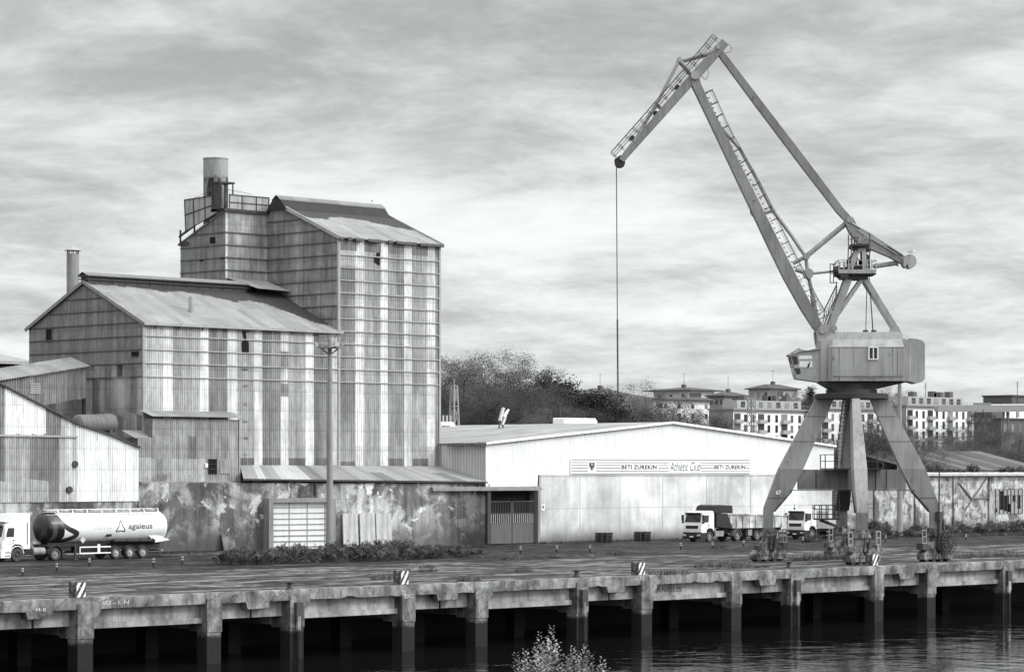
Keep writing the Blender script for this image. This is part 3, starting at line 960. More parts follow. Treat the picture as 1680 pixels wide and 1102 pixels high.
sheet(m, (UB, VF, 0), X1, Z1, UC - UB, 7.2, TE, (0, -1, 0), per=0.25, amp=0.03, da=0.3, tone=tone_fn(ft, 2.44, 0.10, 2, tower_rows),
      grime=lambda b, a: under_girts(b, a, 0.85) + 0.3 * max(0, nz(b * 0.5, a * 0.1, 51)))
m.obj('front_wall', CLAD, tower, 60)
m = MB()
def tgt(b, a):
    return 0.74 + 0.22 * (hsh(25, math.floor(b / 1.0), math.floor(a / 1.22)) - 0.5) + 0.25 * max(0, nz(b * 0.25, a * 0.2, 60))
gable_sheet(m, UB, VF, VB, 18.0, TE, TR, -1, tone=tgt, grime=lambda b, a: 0.5 * max(0, nz(b * 0.35, a * 0.25, 18)) + 0.35 * smooth((28 - a) / 8) * max(0, nz(b * 0.4, 7) + 0.3) + 0.4 * smooth((b - 9) / 2))
m.obj('gable_wall', CLAD, tower, 60)
m = MB(); gable_sheet(m, UC, VF, VB, 0, TE, TR, 1, per=0.7, da=3, tone=lambda b, a: 0.6); sheet(m, (UB, VB, 0), X1, Z1, UC - UB, 0, TE, (0, 1, 0), per=0.7, da=3, tone=lambda b, a: 0.6); each(m, 'rear_wall', CLAD, tower, 60)
m = MB(); m.box((UB + 0.2, VF + 0.3, 0), (UC - 0.2, VB - 0.3, 7.25)); m.obj('base_wall', PLASTER, tower, 0)
m = MB(); roof_slope(m, UB - 0.15, UC + 0.25, VM, TR, VF, TE, 0.4, da=0.25, per=0.30, amp=0.035, tone=sheet_tone(33), grime=moss(lambda b: 3.2 + 0.8 * math.sin(b * 0.5 + 1.2) + 0.1 * b, 34)); m.obj('front_roof', ROOF, tower, 60)
m = MB(); roof_slope(m, UB - 0.15, UC + 0.25, VM, TR, VB, TE, 0.4, per=0.5, da=1, tone=sheet_tone(35)); m.obj('rear_roof', ROOF, tower, 60)
m = MB()
for s in (-1, 1):
    A = Vector((0, s * 0.7, -0.5)); sheet(m, (UB - 0.4, VM, TR + 0.95), X1, A, UC - UB + 0.7, 0, A.length, (0, 0, 1), per=0.25, amp=0.04, da=1, tone=lambda b, a: 0.75 + 0.3 * hsh(28, math.floor(b / 2)))
vo = m.obj('ridge_cap', ROOF, tower, 60)
m = MB(); m.prism([(UB - 0.35, VM - 1.5, TR - 0.5), (UB - 0.35, VM - 0.5, TR + 0.6), (UB - 0.35, VM + 0.5, TR + 0.6), (UB - 0.35, VM + 1.5, TR - 0.5)], (UC - UB + 0.55, 0, 0)); m.obj('ridge_upstand', simple('mossy_upstand', 0.035, 0.9, 0.4, 1.5, fine=0.4), vo, 0)
m = MB(); m.bar((UB - 0.2, VF - 0.38, TE - 0.05), (UB - 0.2, VM, TR + 0.12), 0.14, 0.34, (1, 0, 0)); m.bar((UC + 0.3, VF - 0.38, TE - 0.05), (UC + 0.3, VM, TR + 0.12), 0.14, 0.3, (1, 0, 0)); each(m, 'verge', GIRT, tower)
m = MB()
for k in range(26):
    a, b_ = UB - 0.2 + k * (UC - UB + 0.5) / 26, UB - 0.2 + (k + 1) * (UC - UB + 0.5) / 26
    if hsh(71, k) > 0.22: m.bar((a, VF - 0.36, TE - 0.14 + 0.04 * hsh(72, k)), (b_, VF - 0.36, TE - 0.14 + 0.04 * hsh(73, k)), 0.2, 0.26)
each(m, 'gutter', GIRTD, tower)
for z_ in [g_ for g_ in GZ if g_ < 29]:
    girt(tower, (UB, VF - 0.09, z_), (UC + 0.05, VF - 0.09, z_), GIRT)
half = (VB - VF) / 2
for z_ in GZ[3:] + [31.6]:
    e = 0 if z_ < TE else (z_ - TE) / (TR - TE) * half
    girt(tower, (UB - 0.06, VF + e + 0.1, z_), (UB - 0.06, min(VB - e, 211.9), z_), GIRTD, 0.04)
m = MB(); m.box((UB - 0.09, VF - 0.13, 7.2), (UB + 0.14, VF + 0.1, TE - 0.25)); m.box((UC - 0.06, VF - 0.13, 7.2), (UC + 0.16, VF + 0.2, TE - 0.25)); each(m, 'corner_flashing', GIRT, tower)
c = onv(619, 424, VF); m = MB(); m.prism([(c.x - 0.45, VF - 0.06, c.z - 0.35), (c.x + 0.15, VF - 0.06, c.z - 0.65), (c.x + 0.3, VF - 0.06, c.z - 0.6), (c.x + 0.32, VF - 0.06, c.z + 0.6), (c.x - 0.1, VF - 0.06, c.z + 0.55), (c.x - 0.1, VF - 0.06, c.z + 0.2), (c.x - 0.45, VF - 0.06, c.z + 0.15)], (0, 0.12, 0)); m.obj('broken_opening', HOLE, tower, 0)
# stair tower at the rear left
us_, vs_ = U(370, 212), 212.0
def sz(v): return TE + (TR - TE) * (1 - abs(v - VM) / half) - 0.05
m = MB(); sheet(m, (us_, vs_, 0), X1, Z1, UB - us_, 24.0, sz(vs_), (0, -1, 0), da=0.4, tone=lambda b, a: (1.5 if b < 0.25 else 0.92) * (0.85 + 0.3 * hsh(41, math.floor(b / 1.0), math.floor(a / 1.22))),
                grime=lambda b, a: under_girts(b, a, 0.8) + 0.6 * smooth((27.2 - a) / 2) * (0.5 + nz(b, a)))
st = m.obj('stair_tower', CLAD, tower, 60)
m = MB(); sheet(m, (us_, vs_, 0), Y1, Z1, VB - vs_, 20.5, lambda b: sz(vs_ + b), (-1, 0, 0), da=0.5, tone=lambda b, a: 0.68 + 0.1 * (hsh(42, math.floor(b / 1.0), math.floor(a / 1.22)) - 0.5)); m.obj('stair_tower_side', CLAD, st, 60)
m = MB(); m.prism([(us_ - 0.15, vs_ - 0.1, sz(vs_) + 0.05), (us_ - 0.15, VB + 0.3, sz(VB + 0.3) + 0.05), (us_ - 0.15, VB + 0.3, sz(VB + 0.3) + 0.2), (us_ - 0.15, vs_ - 0.1, sz(vs_) + 0.2)], (UB - us_ + 0.1, 0, 0)); m.obj('stair_tower_roof', ROOF, st, 0)
for z_ in GZ[7:]:
    if z_ < 32: girt(st, (us_, vs_ - 0.08, z_), (UB, vs_ - 0.08, z_), GIRTD, 0.045)
    if z_ < 32 and z_ > 22: girt(st, (us_ - 0.06, vs_, z_), (us_ - 0.06, min(VB, VB - (z_ - TE) / (TR - TE) * half if z_ > TE else VB), z_), GIRTD, 0.035)
opening(st, onu(349, 394, us_), 0.8, 0.6, 'u', HOLE)
opening(st, onu(331, 427.5, us_), 0.6, 0.14, 'u', HOLE); opening(st, onu(365, 423.5, us_), 0.7, 0.2, 'u', HOLE)
m = MB(); c = onu(298, 401, us_); m.bar(c + Vector((0, -1.2, 0.05)), c + Vector((0, 0.3, 0)), 0.25, 0.3); m.obj('hoist_beam', STEEL, st, 0)
# head-house platform: sheeted screens on a steel frame, canopy post, stack
SCREEN = simple('grey_sheet_screen', 0.36, 0.7, 0.25, 0.8, fine=0.2, drip=0.4)
ps = us_ - 0.35
A0, A1, A2, A3 = [onu(px, py, ps) for px, py in ((303, 328), (357, 319.5), (357, 349), (305, 379.5))]
m = MB(); m.prism([A0, A1, A2, A3], (0.06, 0, 0)); scr = m.obj('platform_screen', SCREEN, st, 0)
m = MB()
for t_ in (0, 0.27, 0.62, 0.99): m.bar(A0.lerp(A1, t_) - X1 * 0.04, A3.lerp(A2, t_) - X1 * 0.04, 0.07, 0.07)
for t_ in (0, 0.48, 1): m.bar(A0.lerp(A3, t_) - X1 * 0.04, A1.lerp(A2, t_) - X1 * 0.04, 0.07, 0.07)
m.obj('screen_frame', STEEL, st, 0)
pv = vs_ - 0.25
B0, B1, B2, B3 = [onv(px, py, pv) for px, py in ((376, 319), (441, 324.5), (441, 349), (376, 344))]
m = MB(); m.prism([B0, B1, B2, B3], (0, 0.06, 0)); m.obj('platform_screen', SCREEN, st, 0)
m = MB()
for t_ in (0, 0.32, 0.68, 1): m.bar(B0.lerp(B1, t_) - Y1 * 0.04, B3.lerp(B2, t_) - Y1 * 0.04, 0.07, 0.07)
for t_ in (0, 0.5, 1): m.bar(B0.lerp(B3, t_) - Y1 * 0.04, B1.lerp(B2, t_) - Y1 * 0.04, 0.07, 0.07)
m.obj('screen_frame', STEEL, st, 0)
m = MB(); m.box((ps, vs_ - 0.3, sz(vs_) - 0.05), (UB, vs_ + 1.8, sz(vs_) + 0.22)); m.obj('platform_floor', STEEL, st, 0)
m = MB(); zs = sz(VB)
for v_ in (VB - 0.3, VB - 2.5, VB - 4.6): m.bar((ps + 0.1, v_, sz(v_)), (ps + 0.1, v_, sz(v_) + 1.3), 0.14, 0.14)
m.bar((ps + 0.1, VB - 0.1, sz(VB) + 0.75), (ps + 0.1, vs_ + 0.3, sz(vs_) + 0.55), 0.14, 0.2)
m.obj('platform_support', STEEL, st, 0)
C = [onv(px, py, vs_) for px, py in ((361, 300), (382, 299), (382, 342), (361, 342))]
m = MB()
m.bar(C[0], C[3], 0.5, 0.12); m.bar(C[1], C[2], 0.1, 0.1); m.bar(C[0] + Y1 * 1.2, C[3] + Y1 * 1.2, 0.12, 0.12); m.bar(C[1] + Y1 * 1.2, C[2] + Y1 * 1.2, 0.12, 0.12)
m.box((C[0].x - 0.1, vs_ - 0.15, C[0].z), (C[1].x + 0.15, vs_ + 1.4, C[0].z + 0.16)); m.box((C[0].x, vs_ + 0.4, C[3].z), (C[0].x + 0.5, vs_ + 1.2, C[0].z))
m.obj('canopy', STEEL, st, 0)
def stackmat():
    mt, g, p = newmat('sooty_steel_stack')
    o = g.obj(); z_ = g.sep(o)[2]
    f = g.step(g.m('ADD', z_, g.m('MULTIPLY', g.noise(g.vm('MULTIPLY', o, (1.5, 1.5, 0.3)), 1, 5, 0.6), 1.6)), 36.6, 36.9)
    n = g.noise(g.vm('MULTIPLY', o, (1.6, 1.6, 0.35)), 1.2, 6, 0.65)
    g.put(p.inputs['Base Color'], g.mix(f, g.m('MULTIPLY', g.step(n, 0.4, 0.65), 0.24), g.m('MULTIPLY_ADD', n, 0.3, 0.12)))
    p.inputs['Roughness'].default_value = 0.65
    return mt
vc = 215.4; uc_ = U(354, vc); zt = zat(260, uc_, vc)
m = MB(); m.lathe((uc_, vc, 0), Z1, [(sz(vc) - 0.5, 1.22), (zt - 0.12, 1.22), (zt - 0.12, 1.26), (zt, 1.26), (zt, 1.16), (zt - 1.0, 1.16)], 32, cap=False)
sk = m.obj('stack', stackmat(), tower)
m = MB()
for px, py in ((316, 326), (414, 319)):
    e = onv(px, py, vs_ + 1)
    m.tube((uc_ + (0.0 if px > 354 else -0.8), vc - 1.0, zt - 3.0), e, 0.018, n=4)
each(m, 'guy_wire', RAILM, sk)
# sloping canopy where stair tower meets the hall roof
P = [onv(370, 455, vs_ - 0.05), onv(440, 462, vs_ - 0.05)]
A = Vector((1.2, -3.4, -1.15))
m = MB(); sheet(m, P[0], P[1] - P[0], A, (P[1] - P[0]).length + 0.4, 0, A.length, (0, -0.3, 1), per=0.22, amp=0.03, tone=sheet_tone(61)); m.obj('penthouse_roof', ROOF, tower, 60)

# ---------------------------------------------------------------- flue behind the hall
vfl = 222.0; ufl = U(119.5, vfl); zt = zat(416, ufl, vfl)
fl = thing('flue_pipe', 'slim round metal flue with conical cap rising behind the mill hall gable', 'flue', (ufl, vfl, 0))
m = MB(); m.tube((ufl, vfl, 0), (ufl, vfl, zt - 0.05), 0.62, 0.6, 20); m.obj('shaft', MIDG, fl)
m = MB(); m.lathe((ufl, vfl, zt + 0.28), Z1, [(0, 0.02), (0.0, 0.82), (0.04, 0.82), (0.48, 0.06), (0.5, 0.02)], 20); m.obj('cap', GIRT, fl)
m = MB()
for i in range(8):
    a = i * math.pi / 4; m.bar((ufl + 0.55 * math.cos(a), vfl + 0.55 * math.sin(a), zt - 0.1), (ufl + 0.55 * math.cos(a), vfl + 0.55 * math.sin(a), zt + 0.3), 0.06, 0.06)
each(m, 'cap_stay', STEEL, fl)

# ---------------------------------------------------------------- lean-to with the skewed stained wall
WA = Vector((U(228, 200.1), 200.1, 0)); WB = Vector((U(803, 195.0), 195.0, 0))
wd_ = (WB - WA).normalized(); wn = Vector((wd_.y, -wd_.x, 0))
def onw(px, py):
    """photo pixel on the skewed wall plane"""
    x = xn(px)
    # u = v(1+x)/(1-x) and point on line WA + t wd
    k = (1 + x) / (1 - x)
    t_ = (k * WA.y - WA.x) / (wd_.x - k * wd_.y)
    p = WA + wd_ * t_; p.z = zat(py, p.x, p.y); return p, t_
lean = thing('lean_to_shed', 'low shed with a stained plaster wall and corrugated lean-to roof before the silo', 'shed', WA)
WL = (WB - WA).length
m = MB()
def wtop(t_): return 6.2 - 0.25 * t_ / WL + 0.04 * nz(t_ * 0.8)
n_ = 60; rings = []
for i in range(n_ + 1):
    t_ = WL * i / n_; p = WA + wd_ * t_; z_ = wtop(t_)
    rings.append([p, p - wn * 0.35, p - wn * 0.35 + Z1 * z_, p + Z1 * z_])
def wall_tone(t_):
    u = (WA + wd_ * t_).x; px = CX + F * (u - (WA + wd_ * t_).y) / (u + (WA + wd_ * t_).y)
    return 1.0 + 0.45 * smooth((px - 545) / 30) * (1 - smooth((px - 700) / 50)) - 0.62 * smooth((px - 735 + 14 * nz(t_ * 1.3)) / 35)
for r0, r1, i in zip(rings[:-1], rings[1:], range(n_)): m.loft([r0, r1], i in (0, n_ - 1), True, wall_tone(WL * (i + 0.5) / n_))
m.obj('plaster_wall', PLASTER, lean, 30)
ea, eb = onw(396, 785)[0], onw(797, 789.5)[0]
ra, rb = Vector((U(394, VF - 0.1), VF - 0.1, 7.75)), Vector((UC + 0.1, VF - 0.1, 7.65))
m = MB(); nS = 34
LT = [0.95, 1.0, 1.6, 0.95, 1.1, 1.6, 1.7, 1.65, 1.6, 0.8, 0.62, 1.0, 1.05, 0.95, 0.9, 0.8, 1.1, 1.2, 0.95, 0.62, 0.66, 1.15, 1.1, 0.9, 1.0, 1.1, 0.95, 1.1, 1.0, 0.62, 0.66, 1.2, 1.1, 1.15]
ex = wn * 0.35
for k in range(nS):
    for j in range(5):
        t0, t1 = (k + j / 5) / nS, (k + (j + 1) / 5) / nS
        w0 = 0.02 * math.sin(j * 2.51 + k * 12.57); w1 = 0.02 * math.sin((j + 1) * 2.51 + k * 12.57)
        tn = LT[k] * 0.92
        if k in (19, 20, 29, 30):
            mid = 0.45
            m.quad(ra.lerp(rb, t0) + Z1 * w0, ra.lerp(rb, t1) + Z1 * w1, ra.lerp(rb, t1).lerp(ea.lerp(eb, t1) + ex, mid) + Z1 * w1, ra.lerp(rb, t0).lerp(ea.lerp(eb, t0) + ex, mid) + Z1 * w0, 1.05)
            m.quad(ra.lerp(rb, t0).lerp(ea.lerp(eb, t0) + ex, mid) + Z1 * w0, ra.lerp(rb, t1).lerp(ea.lerp(eb, t1) + ex, mid) + Z1 * w1, ea.lerp(eb, t1) + ex + Z1 * w1, ea.lerp(eb, t0) + ex + Z1 * w0, tn)
        else:
            m.quad(ra.lerp(rb, t0) + Z1 * w0, ra.lerp(rb, t1) + Z1 * w1, ea.lerp(eb, t1) + ex + Z1 * w1, ea.lerp(eb, t0) + ex + Z1 * w0, tn)
m.obj('lean_to_roof', ROOF, lean, 60)
m = MB(); m.bar(ea + ex * 0.8 - Z1 * 0.1, eb + ex * 0.8 - Z1 * 0.1, 0.12, 0.12); m.obj('eave_purlin', STEEL, lean, 0)
m = MB(); c = onw(517, 800)[0]; m.bar(Vector((c.x, c.y, wtop(0) - 1.4)) + wn * 0.08, Vector((c.x, c.y, ea.z)) + wn * 0.08, 0.12, 0.12); m.obj('downpipe', STEEL, lean, 0)
# garage surround and sectional door
def wbox(mb, px0, px1, py0, py1, d0, d1, tone=1.0):
    a, t0 = onw(px0, py0); b_, t1 = onw(px1, py1)
    z0, z1 = min(a.z, b_.z), max(a.z, b_.z)
    pa, pb = WA + wd_ * t0, WA + wd_ * t1
    pts = []
    for z_ in (z0, z1):
        for p, d_ in ((pa, d0), (pb, d0), (pb, d1), (pa, d1)):
            pts.append(Vector((p.x, p.y, z_)) + wn * d_)
    return mb.add(pts, [(3, 2, 1, 0), (4, 5, 6, 7), (0, 1, 5, 4), (1, 2, 6, 5), (2, 3, 7, 6), (3, 0, 4, 7)], tone)
m = MB(); wbox(m, 432, 439, 817, 902, 0.0, 1.0); wbox(m, 534, 541, 817, 902, 0.0, 1.0); wbox(m, 439.05, 533.95, 817, 823, 0.0, 0.998)
gar = m.obj('door_surround', MIDG, lean, 0)
m = MB(); wbox(m, 439.1, 533.9, 823.1, 900, 0.45, 0.5); dr = m.obj('sectional_door', simple('off_white_door', 0.74, 0.5, 0.08, 0.6, fine=0.05, drip=0.08), gar, 0)
m = MB()
for px in (440, 469.5, 499, 528): wbox(m, px - 0.5, px + 0.5, 823.1, 899, 0.51, 0.55)
for k in range(8): wbox(m, 439.5, 533.5, 832 + k * 9.2 - 0.16, 832 + k * 9.2 + 0.16, 0.505, 0.545)
m.obj('door_seam', MIDG, dr, 0)
m = MB(); wbox(m, 706, 884, 800.5, 804, 0.05, 0.5); wbox(m, 706, 884, 798.5, 800.3, 0.03, 0.35); m.obj('door_track', MIDG, lean, 0)
m = MB(); wbox(m, 797.5, 803, 803, 891, 0.02, 0.25); m.obj('gate_post', STEEL, lean, 0)

proto = None
for k, (a, b_, lab) in enumerate(((560, 584.5, 'stained at the foot, nearest the lamp mast'), (588, 612.5, 'the middle one of three'), (614.5, 639.5, 'furthest from the lamp mast'))):
    p0, t0 = onw(a, 842); p1, t1 = onw(b_, 842)
    m = MB(); pa, pb = WA + wd_ * t0 + wn * 0.42, WA + wd_ * t1 + wn * 0.42
    m.loft([[pa, pb, pb - wn * 0.16, pa - wn * 0.16], [pa - wn * 0.2 + Z1 * p0.z, pb - wn * 0.2 + Z1 * p0.z, pb - wn * 0.36 + Z1 * p0.z, pa - wn * 0.36 + Z1 * p0.z]])
    tag(m.obj('concrete_slab', PALEC, sharp=0, loc=pa), 'tall pale concrete slab leaning on the stained wall, ' + lab, 'slab', 'slabs leaning on the shed wall')
m = MB(); p0, t0 = onw(361, 878); p1, t1 = onw(381, 878); pa, pb = WA + wd_ * t0 + wn * 0.7, WA + wd_ * t1 + wn * 0.7
m.loft([[pa, pb, pb - wn * 0.08, pa - wn * 0.08], [pa - wn * 0.5 + Z1 * 1.5, pb - wn * 0.5 + Z1 * 1.55, pb - wn * 0.58 + Z1 * 1.55, pa - wn * 0.58 + Z1 * 1.5]])
tag(m.obj('leaning_board', QUAYC, sharp=0, loc=pa), 'small worn grey board leaning on the stained wall left of the garage door', 'board')

# ---------------------------------------------------------------- corrugated shed at the left
VL = 198.0
shed = thing('corrugated_shed', 'light corrugated shed with a stepped sloping roofline behind the white tanker', 'shed', (U(228, VL), VL, 0))
sl0 = U(-60, VL); sr = U(227.5, VL)
prof = [(-60, 606), (0, 631), (60, 662), (127, 697), (180, 714), (228, 735)]
def shed_top(b):
    u = sl0 + b
    px = CX + F * (u - VL) / (u + VL)
    for (a, ya), (c_, yc) in zip(prof[:-1], prof[1:]):
        if px <= c_ or c_ == 228: return zat(lerp(ya, yc, (px - a) / (c_ - a)), u, VL)
zb1 = zat(823, U(100, VL), VL)
def shed_tone(b, a):
    u = sl0 + b; px = CX + F * (u - VL) / (u + VL); py = HY + (CZ - a) * F * S2 / (u + VL)
    if py > 788 and px < 80: return 1.35
    if px > 127: return 2.3
    if py < 714: return 2.2 if 8 < px < 76 else (0.75 if px < 100 else 1.6)
    if px < 8: return 0.7
    if px < 80: return (1.25, 0.75)[int(hsh(91, math.floor(b / 0.95)) > 0.5)]
    if px < 98: return 0.75
    return 1.5
m = MB(); sheet(m, (sl0, VL, 0), X1, Z1, sr - sl0, zb1, shed_top, (0, -1, 0), per=0.235, amp=0.045, da=0.5, tone=shed_tone,
                grime=lambda b, a: 0.35 * max(0, nz(b * 0.5, a * 0.25, 88)) + 0.35 * max(0, 1 - abs(a - 10.2) / 0.9) * max(0, nz(b * 0.7, 5)) )
m.obj('front_wall', CLAD, shed, 60)
m = MB(); sheet(m, (sr, VL, 0), Y1, Z1, 2.1, zb1, shed_top(sr - sl0), (1, 0, 0), per=0.235, amp=0.04, tone=lambda b, a: 1.0); m.obj('side_wall', CLAD, shed, 60)
m = MB(); m.box((sl0, VL + 0.12, 0), (sr - 0.05, VL + 0.5, zb1 + 0.3)); m.obj('base_wall', patchy('streaked_concrete_base', 0.13, 0.45, 0.4, 0.44, 0.58, 0.55), shed, 0)
m = MB()
for (a, ya), (c_, yc) in zip(prof[:-1], prof[1:]):
    p0, p1 = onv(a, ya, VL), onv(c_, yc, VL)
    m.prism([p0 + Vector((0, -0.25, 0.0)), p1 + Vector((0, -0.25, 0.0)), p1 + Vector((0, 2.2, 0.0)), p0 + Vector((0, 2.2, 0.0))], (0, 0, 0.14))
m.obj('roof', STEEL, shed, 0)
m = MB(); m.bar(onv(-60, 713, VL) + Y1 * -0.1, onv(126, 716, VL) + Y1 * -0.1, 0.12, 0.16); m.obj('gutter', GIRT, shed, 0)
for px, py in ((122, 761), (113, 803)):
    c = onv(px, py, VL); m = MB(); m.lathe(c + Vector((0, -0.2, 0)), (0, 1, 0), [(0, 0.28), (0.05, 0.3), (0.3, 0.3)], 14); m.obj('vent_pipe', STEEL, shed)
# inclined conveyor gallery
con = thing('conveyor_gallery', 'sloping corrugated conveyor gallery entering the mill hall gable', 'conveyor', onu(140, 640, UA))
vcg = VV(143, UA) ; 
def cg(px, py): return onv(px, py, vcg - 2.2)
pts = [cg(-40, 632), cg(141, 603), cg(142, 650), cg(74, 662), cg(-40, 690)]
m = MB()
O_ = pts[0]; B_ = (pts[1] - pts[0]); L_ = B_.length
sheet(m, O_, B_, -Z1, L_, 0.0, lambda b: 2.75 + 0.08 * nz(b), (0, -1, 0), per=0.25, amp=0.045, tone=lambda b, a: 0.72 + 0.25 * hsh(95, math.floor(b / 1.0)), grime=lambda b, a: 0.3 * max(0, nz(b * 0.6, a, 66)))
m.obj('side_sheet', CLAD, con, 60)
m = MB(); sheet(m, O_ + Z1 * 0.12 - Y1 * 0.4, B_, Vector((0, 3.0, 0.9)), L_ + 0.2, 0, 3.1, (0, 0, 1), per=0.3, amp=0.05, tone=sheet_tone(96)); m.obj('roof', ROOF, con, 60)
m = MB(); m.prism([O_ - Z1 * 2.65 + Y1 * 0.1, pts[1] - Z1 * 2.65 + Y1 * 0.1, pts[1] - Z1 * 2.65 + Y1 * 2.6, O_ - Z1 * 2.65 + Y1 * 2.6], (0, 0, 0.1)); m.obj('floor', STEEL, con, 0)
m = MB(); m.bar(pts[1] + Y1 * 0.3 - Z1 * 2.3, Vector((pts[1].x, pts[1].y + 0.3, 0)), 0.25, 0.25); m.bar(pts[1] - B_ * 0.4 + Y1 * 0.3 - Z1 * 2.3, Vector(((pts[1] - B_ * 0.4).x, pts[1].y + 0.3, 0)), 0.25, 0.25); each(m, 'support_leg', STEEL, con)
c = onv(58, 637, vcg - 2.27); m = MB()
for k in range(5): m.cbox((c.x, c.y, c.z + 0.4 - k * 0.2), 1.1, 0.06, 0.15)
m.obj('louvre', GIRT, con, 0)
# horizontal tank beside the gable, on saddles
vt = VF - 0.4; tk = thing('horizontal_tank', 'dull horizontal cylindrical tank tucked between the shed roof and the mill hall', 'tank', onv(150, 700, vt))
p0, p1 = onv(122, 696, vt), onv(188, 694, vt)
m = MB(); rt = 0.85; Lk = (p1 - p0).length
m.lathe(p0, p1 - p0, [(0, 0.05), (0.03, 0.4), (0.15, 0.7), (0.35, rt), (Lk - 0.35, rt), (Lk - 0.15, 0.7), (Lk - 0.03, 0.4), (Lk, 0.05)], 24); m.obj('shell', simple('dull_tank_steel', 0.14, 0.7, 0.3, 1.2, fine=0.2, drip=0.3), tk)
m = MB()
for t_ in (0.2, 0.8):
    c = p0.lerp(p1, t_); m.box((c.x - 0.2, vt - 0.7, 0), (c.x + 0.2, vt + 0.7, c.z - 0.5))
each(m, 'saddle', STEEL, tk)
# far shed at the left edge
fs = thing('far_shed', 'far shed with a pale sheet roof and dark open side, left behind the mill hall', 'shed', ong(20, 900) * 1.2)
vz = 246.0; a, b_ = onv(-90, 589, vz), onv(60, 596, vz)
m = MB(); sheet(m, a, X1, Vector((0, 7, 1.1)), b_.x - a.x, 0, 7, (0, 0, 1), per=0.4, amp=0.04, tone=lambda b, a: 1.2); m.obj('roof', ROOF, fs, 60)
m = MB(); m.box((a.x, vz + 0.3, 0), (b_.x, vz + 7, a.z - 0.25)); m.obj('wall', HOLE, fs, 0)
m = MB(); m.bar(a - Z1 * 0.1, Vector((b_.x, vz, a.z)) - Z1 * 0.1, 0.2, 0.25); m.obj('eave_beam', GIRT, fs, 0)

# ---------------------------------------------------------------- white warehouse
VW = 195.0
WU0, WU1 = UC + 0.12, U(1368, VW); WUM = (WU0 + WU1) / 2
WE, WR = 9.85, 12.15; WD = 48.0
ware = thing('white_warehouse', 'wide white corrugated warehouse with a low gable and concrete lower wall', 'warehouse', (WUM, VW, 0))
def wg(b):
    h = (WU1 - WU0) / 2; return WE + (WR - WE) * (1 - abs(b - h) / h)
split = U(882, VW) - WU0
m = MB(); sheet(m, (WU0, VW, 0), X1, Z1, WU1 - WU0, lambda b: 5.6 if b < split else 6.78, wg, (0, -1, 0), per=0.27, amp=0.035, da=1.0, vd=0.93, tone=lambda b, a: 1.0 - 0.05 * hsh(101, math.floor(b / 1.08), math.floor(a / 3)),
                grime=lambda b, a: 0.42 * smooth((6.1 - a) / 0.4) + 0.2 * max(0, nz(b * 0.3, a, 70)) * (b < 9))
m.obj('front_cladding', CLADW, ware, 60)
m = MB(); sheet(m, (WU0, VW, 0), Y1, Z1, WD, lambda b: 5.6 + max(0, (b - 0.2)) * 0.24 if b < 7 else 5.6, WE, (-1, 0, 0), per=0.4, amp=0.06, da=1.0, tone=lambda b, a: 0.62 + 0.18 * hsh(103, math.floor(b / 1.2)), grime=lambda b, a: 0.45 * smooth((b - 4) / 3) + 0.25 * max(0, nz(b * 0.6, a * 0.6)))
m.obj('side_cladding', CLADW, ware, 60)
m = MB(); m.box((U(885.5, VW), VW + 0.06, 0), (WU1, VW + 0.4, 6.8)); m.box((U(885.5, VW), VW + 0.0, 6.66), (WU1, VW + 0.3, 6.77)); m.obj('concrete_wall', PALEWALL, ware, 0)
m = MB()
for px in (887, 952, 1018, 1088, 1160, 1232): m.box((U(px, VW) - 0.03, VW + 0.052, 0.9), (U(px, VW) + 0.03, VW + 0.07, 6.6))
m.box((U(888, VW), VW + 0.052, 3.4), (WU1, VW + 0.07, 3.43)); each(m, 'panel_joint', MIDG, ware)
m = MB(); m.box((WU1 - 0.4, VW + 0.42, 0), (WU1, VW + WD, WE)); m.box((WU0 + 0.2, VW + WD - 0.3, 0), (WU1 - 0.42, VW + WD, WE)); each(m, 'rear_wall', FARG, ware)
for name, ux in (('left_roof', WU0), ('right_roof', WU1)):
    m = MB(); A = Vector((ux - WUM, 0, WE - WR)); L_ = A.length
    sheet(m, (WUM, VW - 0.3, WR + 0.08), Y1, A, WD + 0.3, 0, L_ + 0.25, (0, 0, 1), per=0.4, amp=0.05, spp=4, da=0.9, tone=lambda b, a: 0.85 + 0.35 * hsh(105, math.floor(b / 1.2), math.floor(a / 4)),
          grime=lambda b, a: 0.55 * smooth((a - 22) / 4) * (0.3 + nz(b * 0.4, a * 0.5)) + 0.33 * max(0, nz(b * 0.3, a * 0.1, 9)))
    m.obj('roof', ROOF, ware, 60)
m = MB()
for s in (WU0 - 0.2, WU1 + 0.2): m.bar((s, VW - 0.28, WE + 0.04 - 0.0), (WUM, VW - 0.28, WR + 0.06), 0.1, 0.24, (0, 1, 0))
each(m, 'verge_trim', CLADW, ware)
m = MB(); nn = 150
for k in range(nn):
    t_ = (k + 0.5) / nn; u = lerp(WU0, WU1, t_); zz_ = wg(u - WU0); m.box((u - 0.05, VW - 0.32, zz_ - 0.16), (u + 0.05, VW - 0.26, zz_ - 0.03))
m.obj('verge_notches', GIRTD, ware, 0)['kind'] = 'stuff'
# torn eave near the tower
m = MB()
for k in range(9):
    v_ = VW + 0.2 + k * 0.62; m.cbox((WU0 - 0.35 + 0.1 * hsh(k), v_, WE - 0.12 - 0.12 * hsh(k, 3)), 0.5, 0.55, 0.08)
each(m, 'torn_gutter', GIRTD, ware)
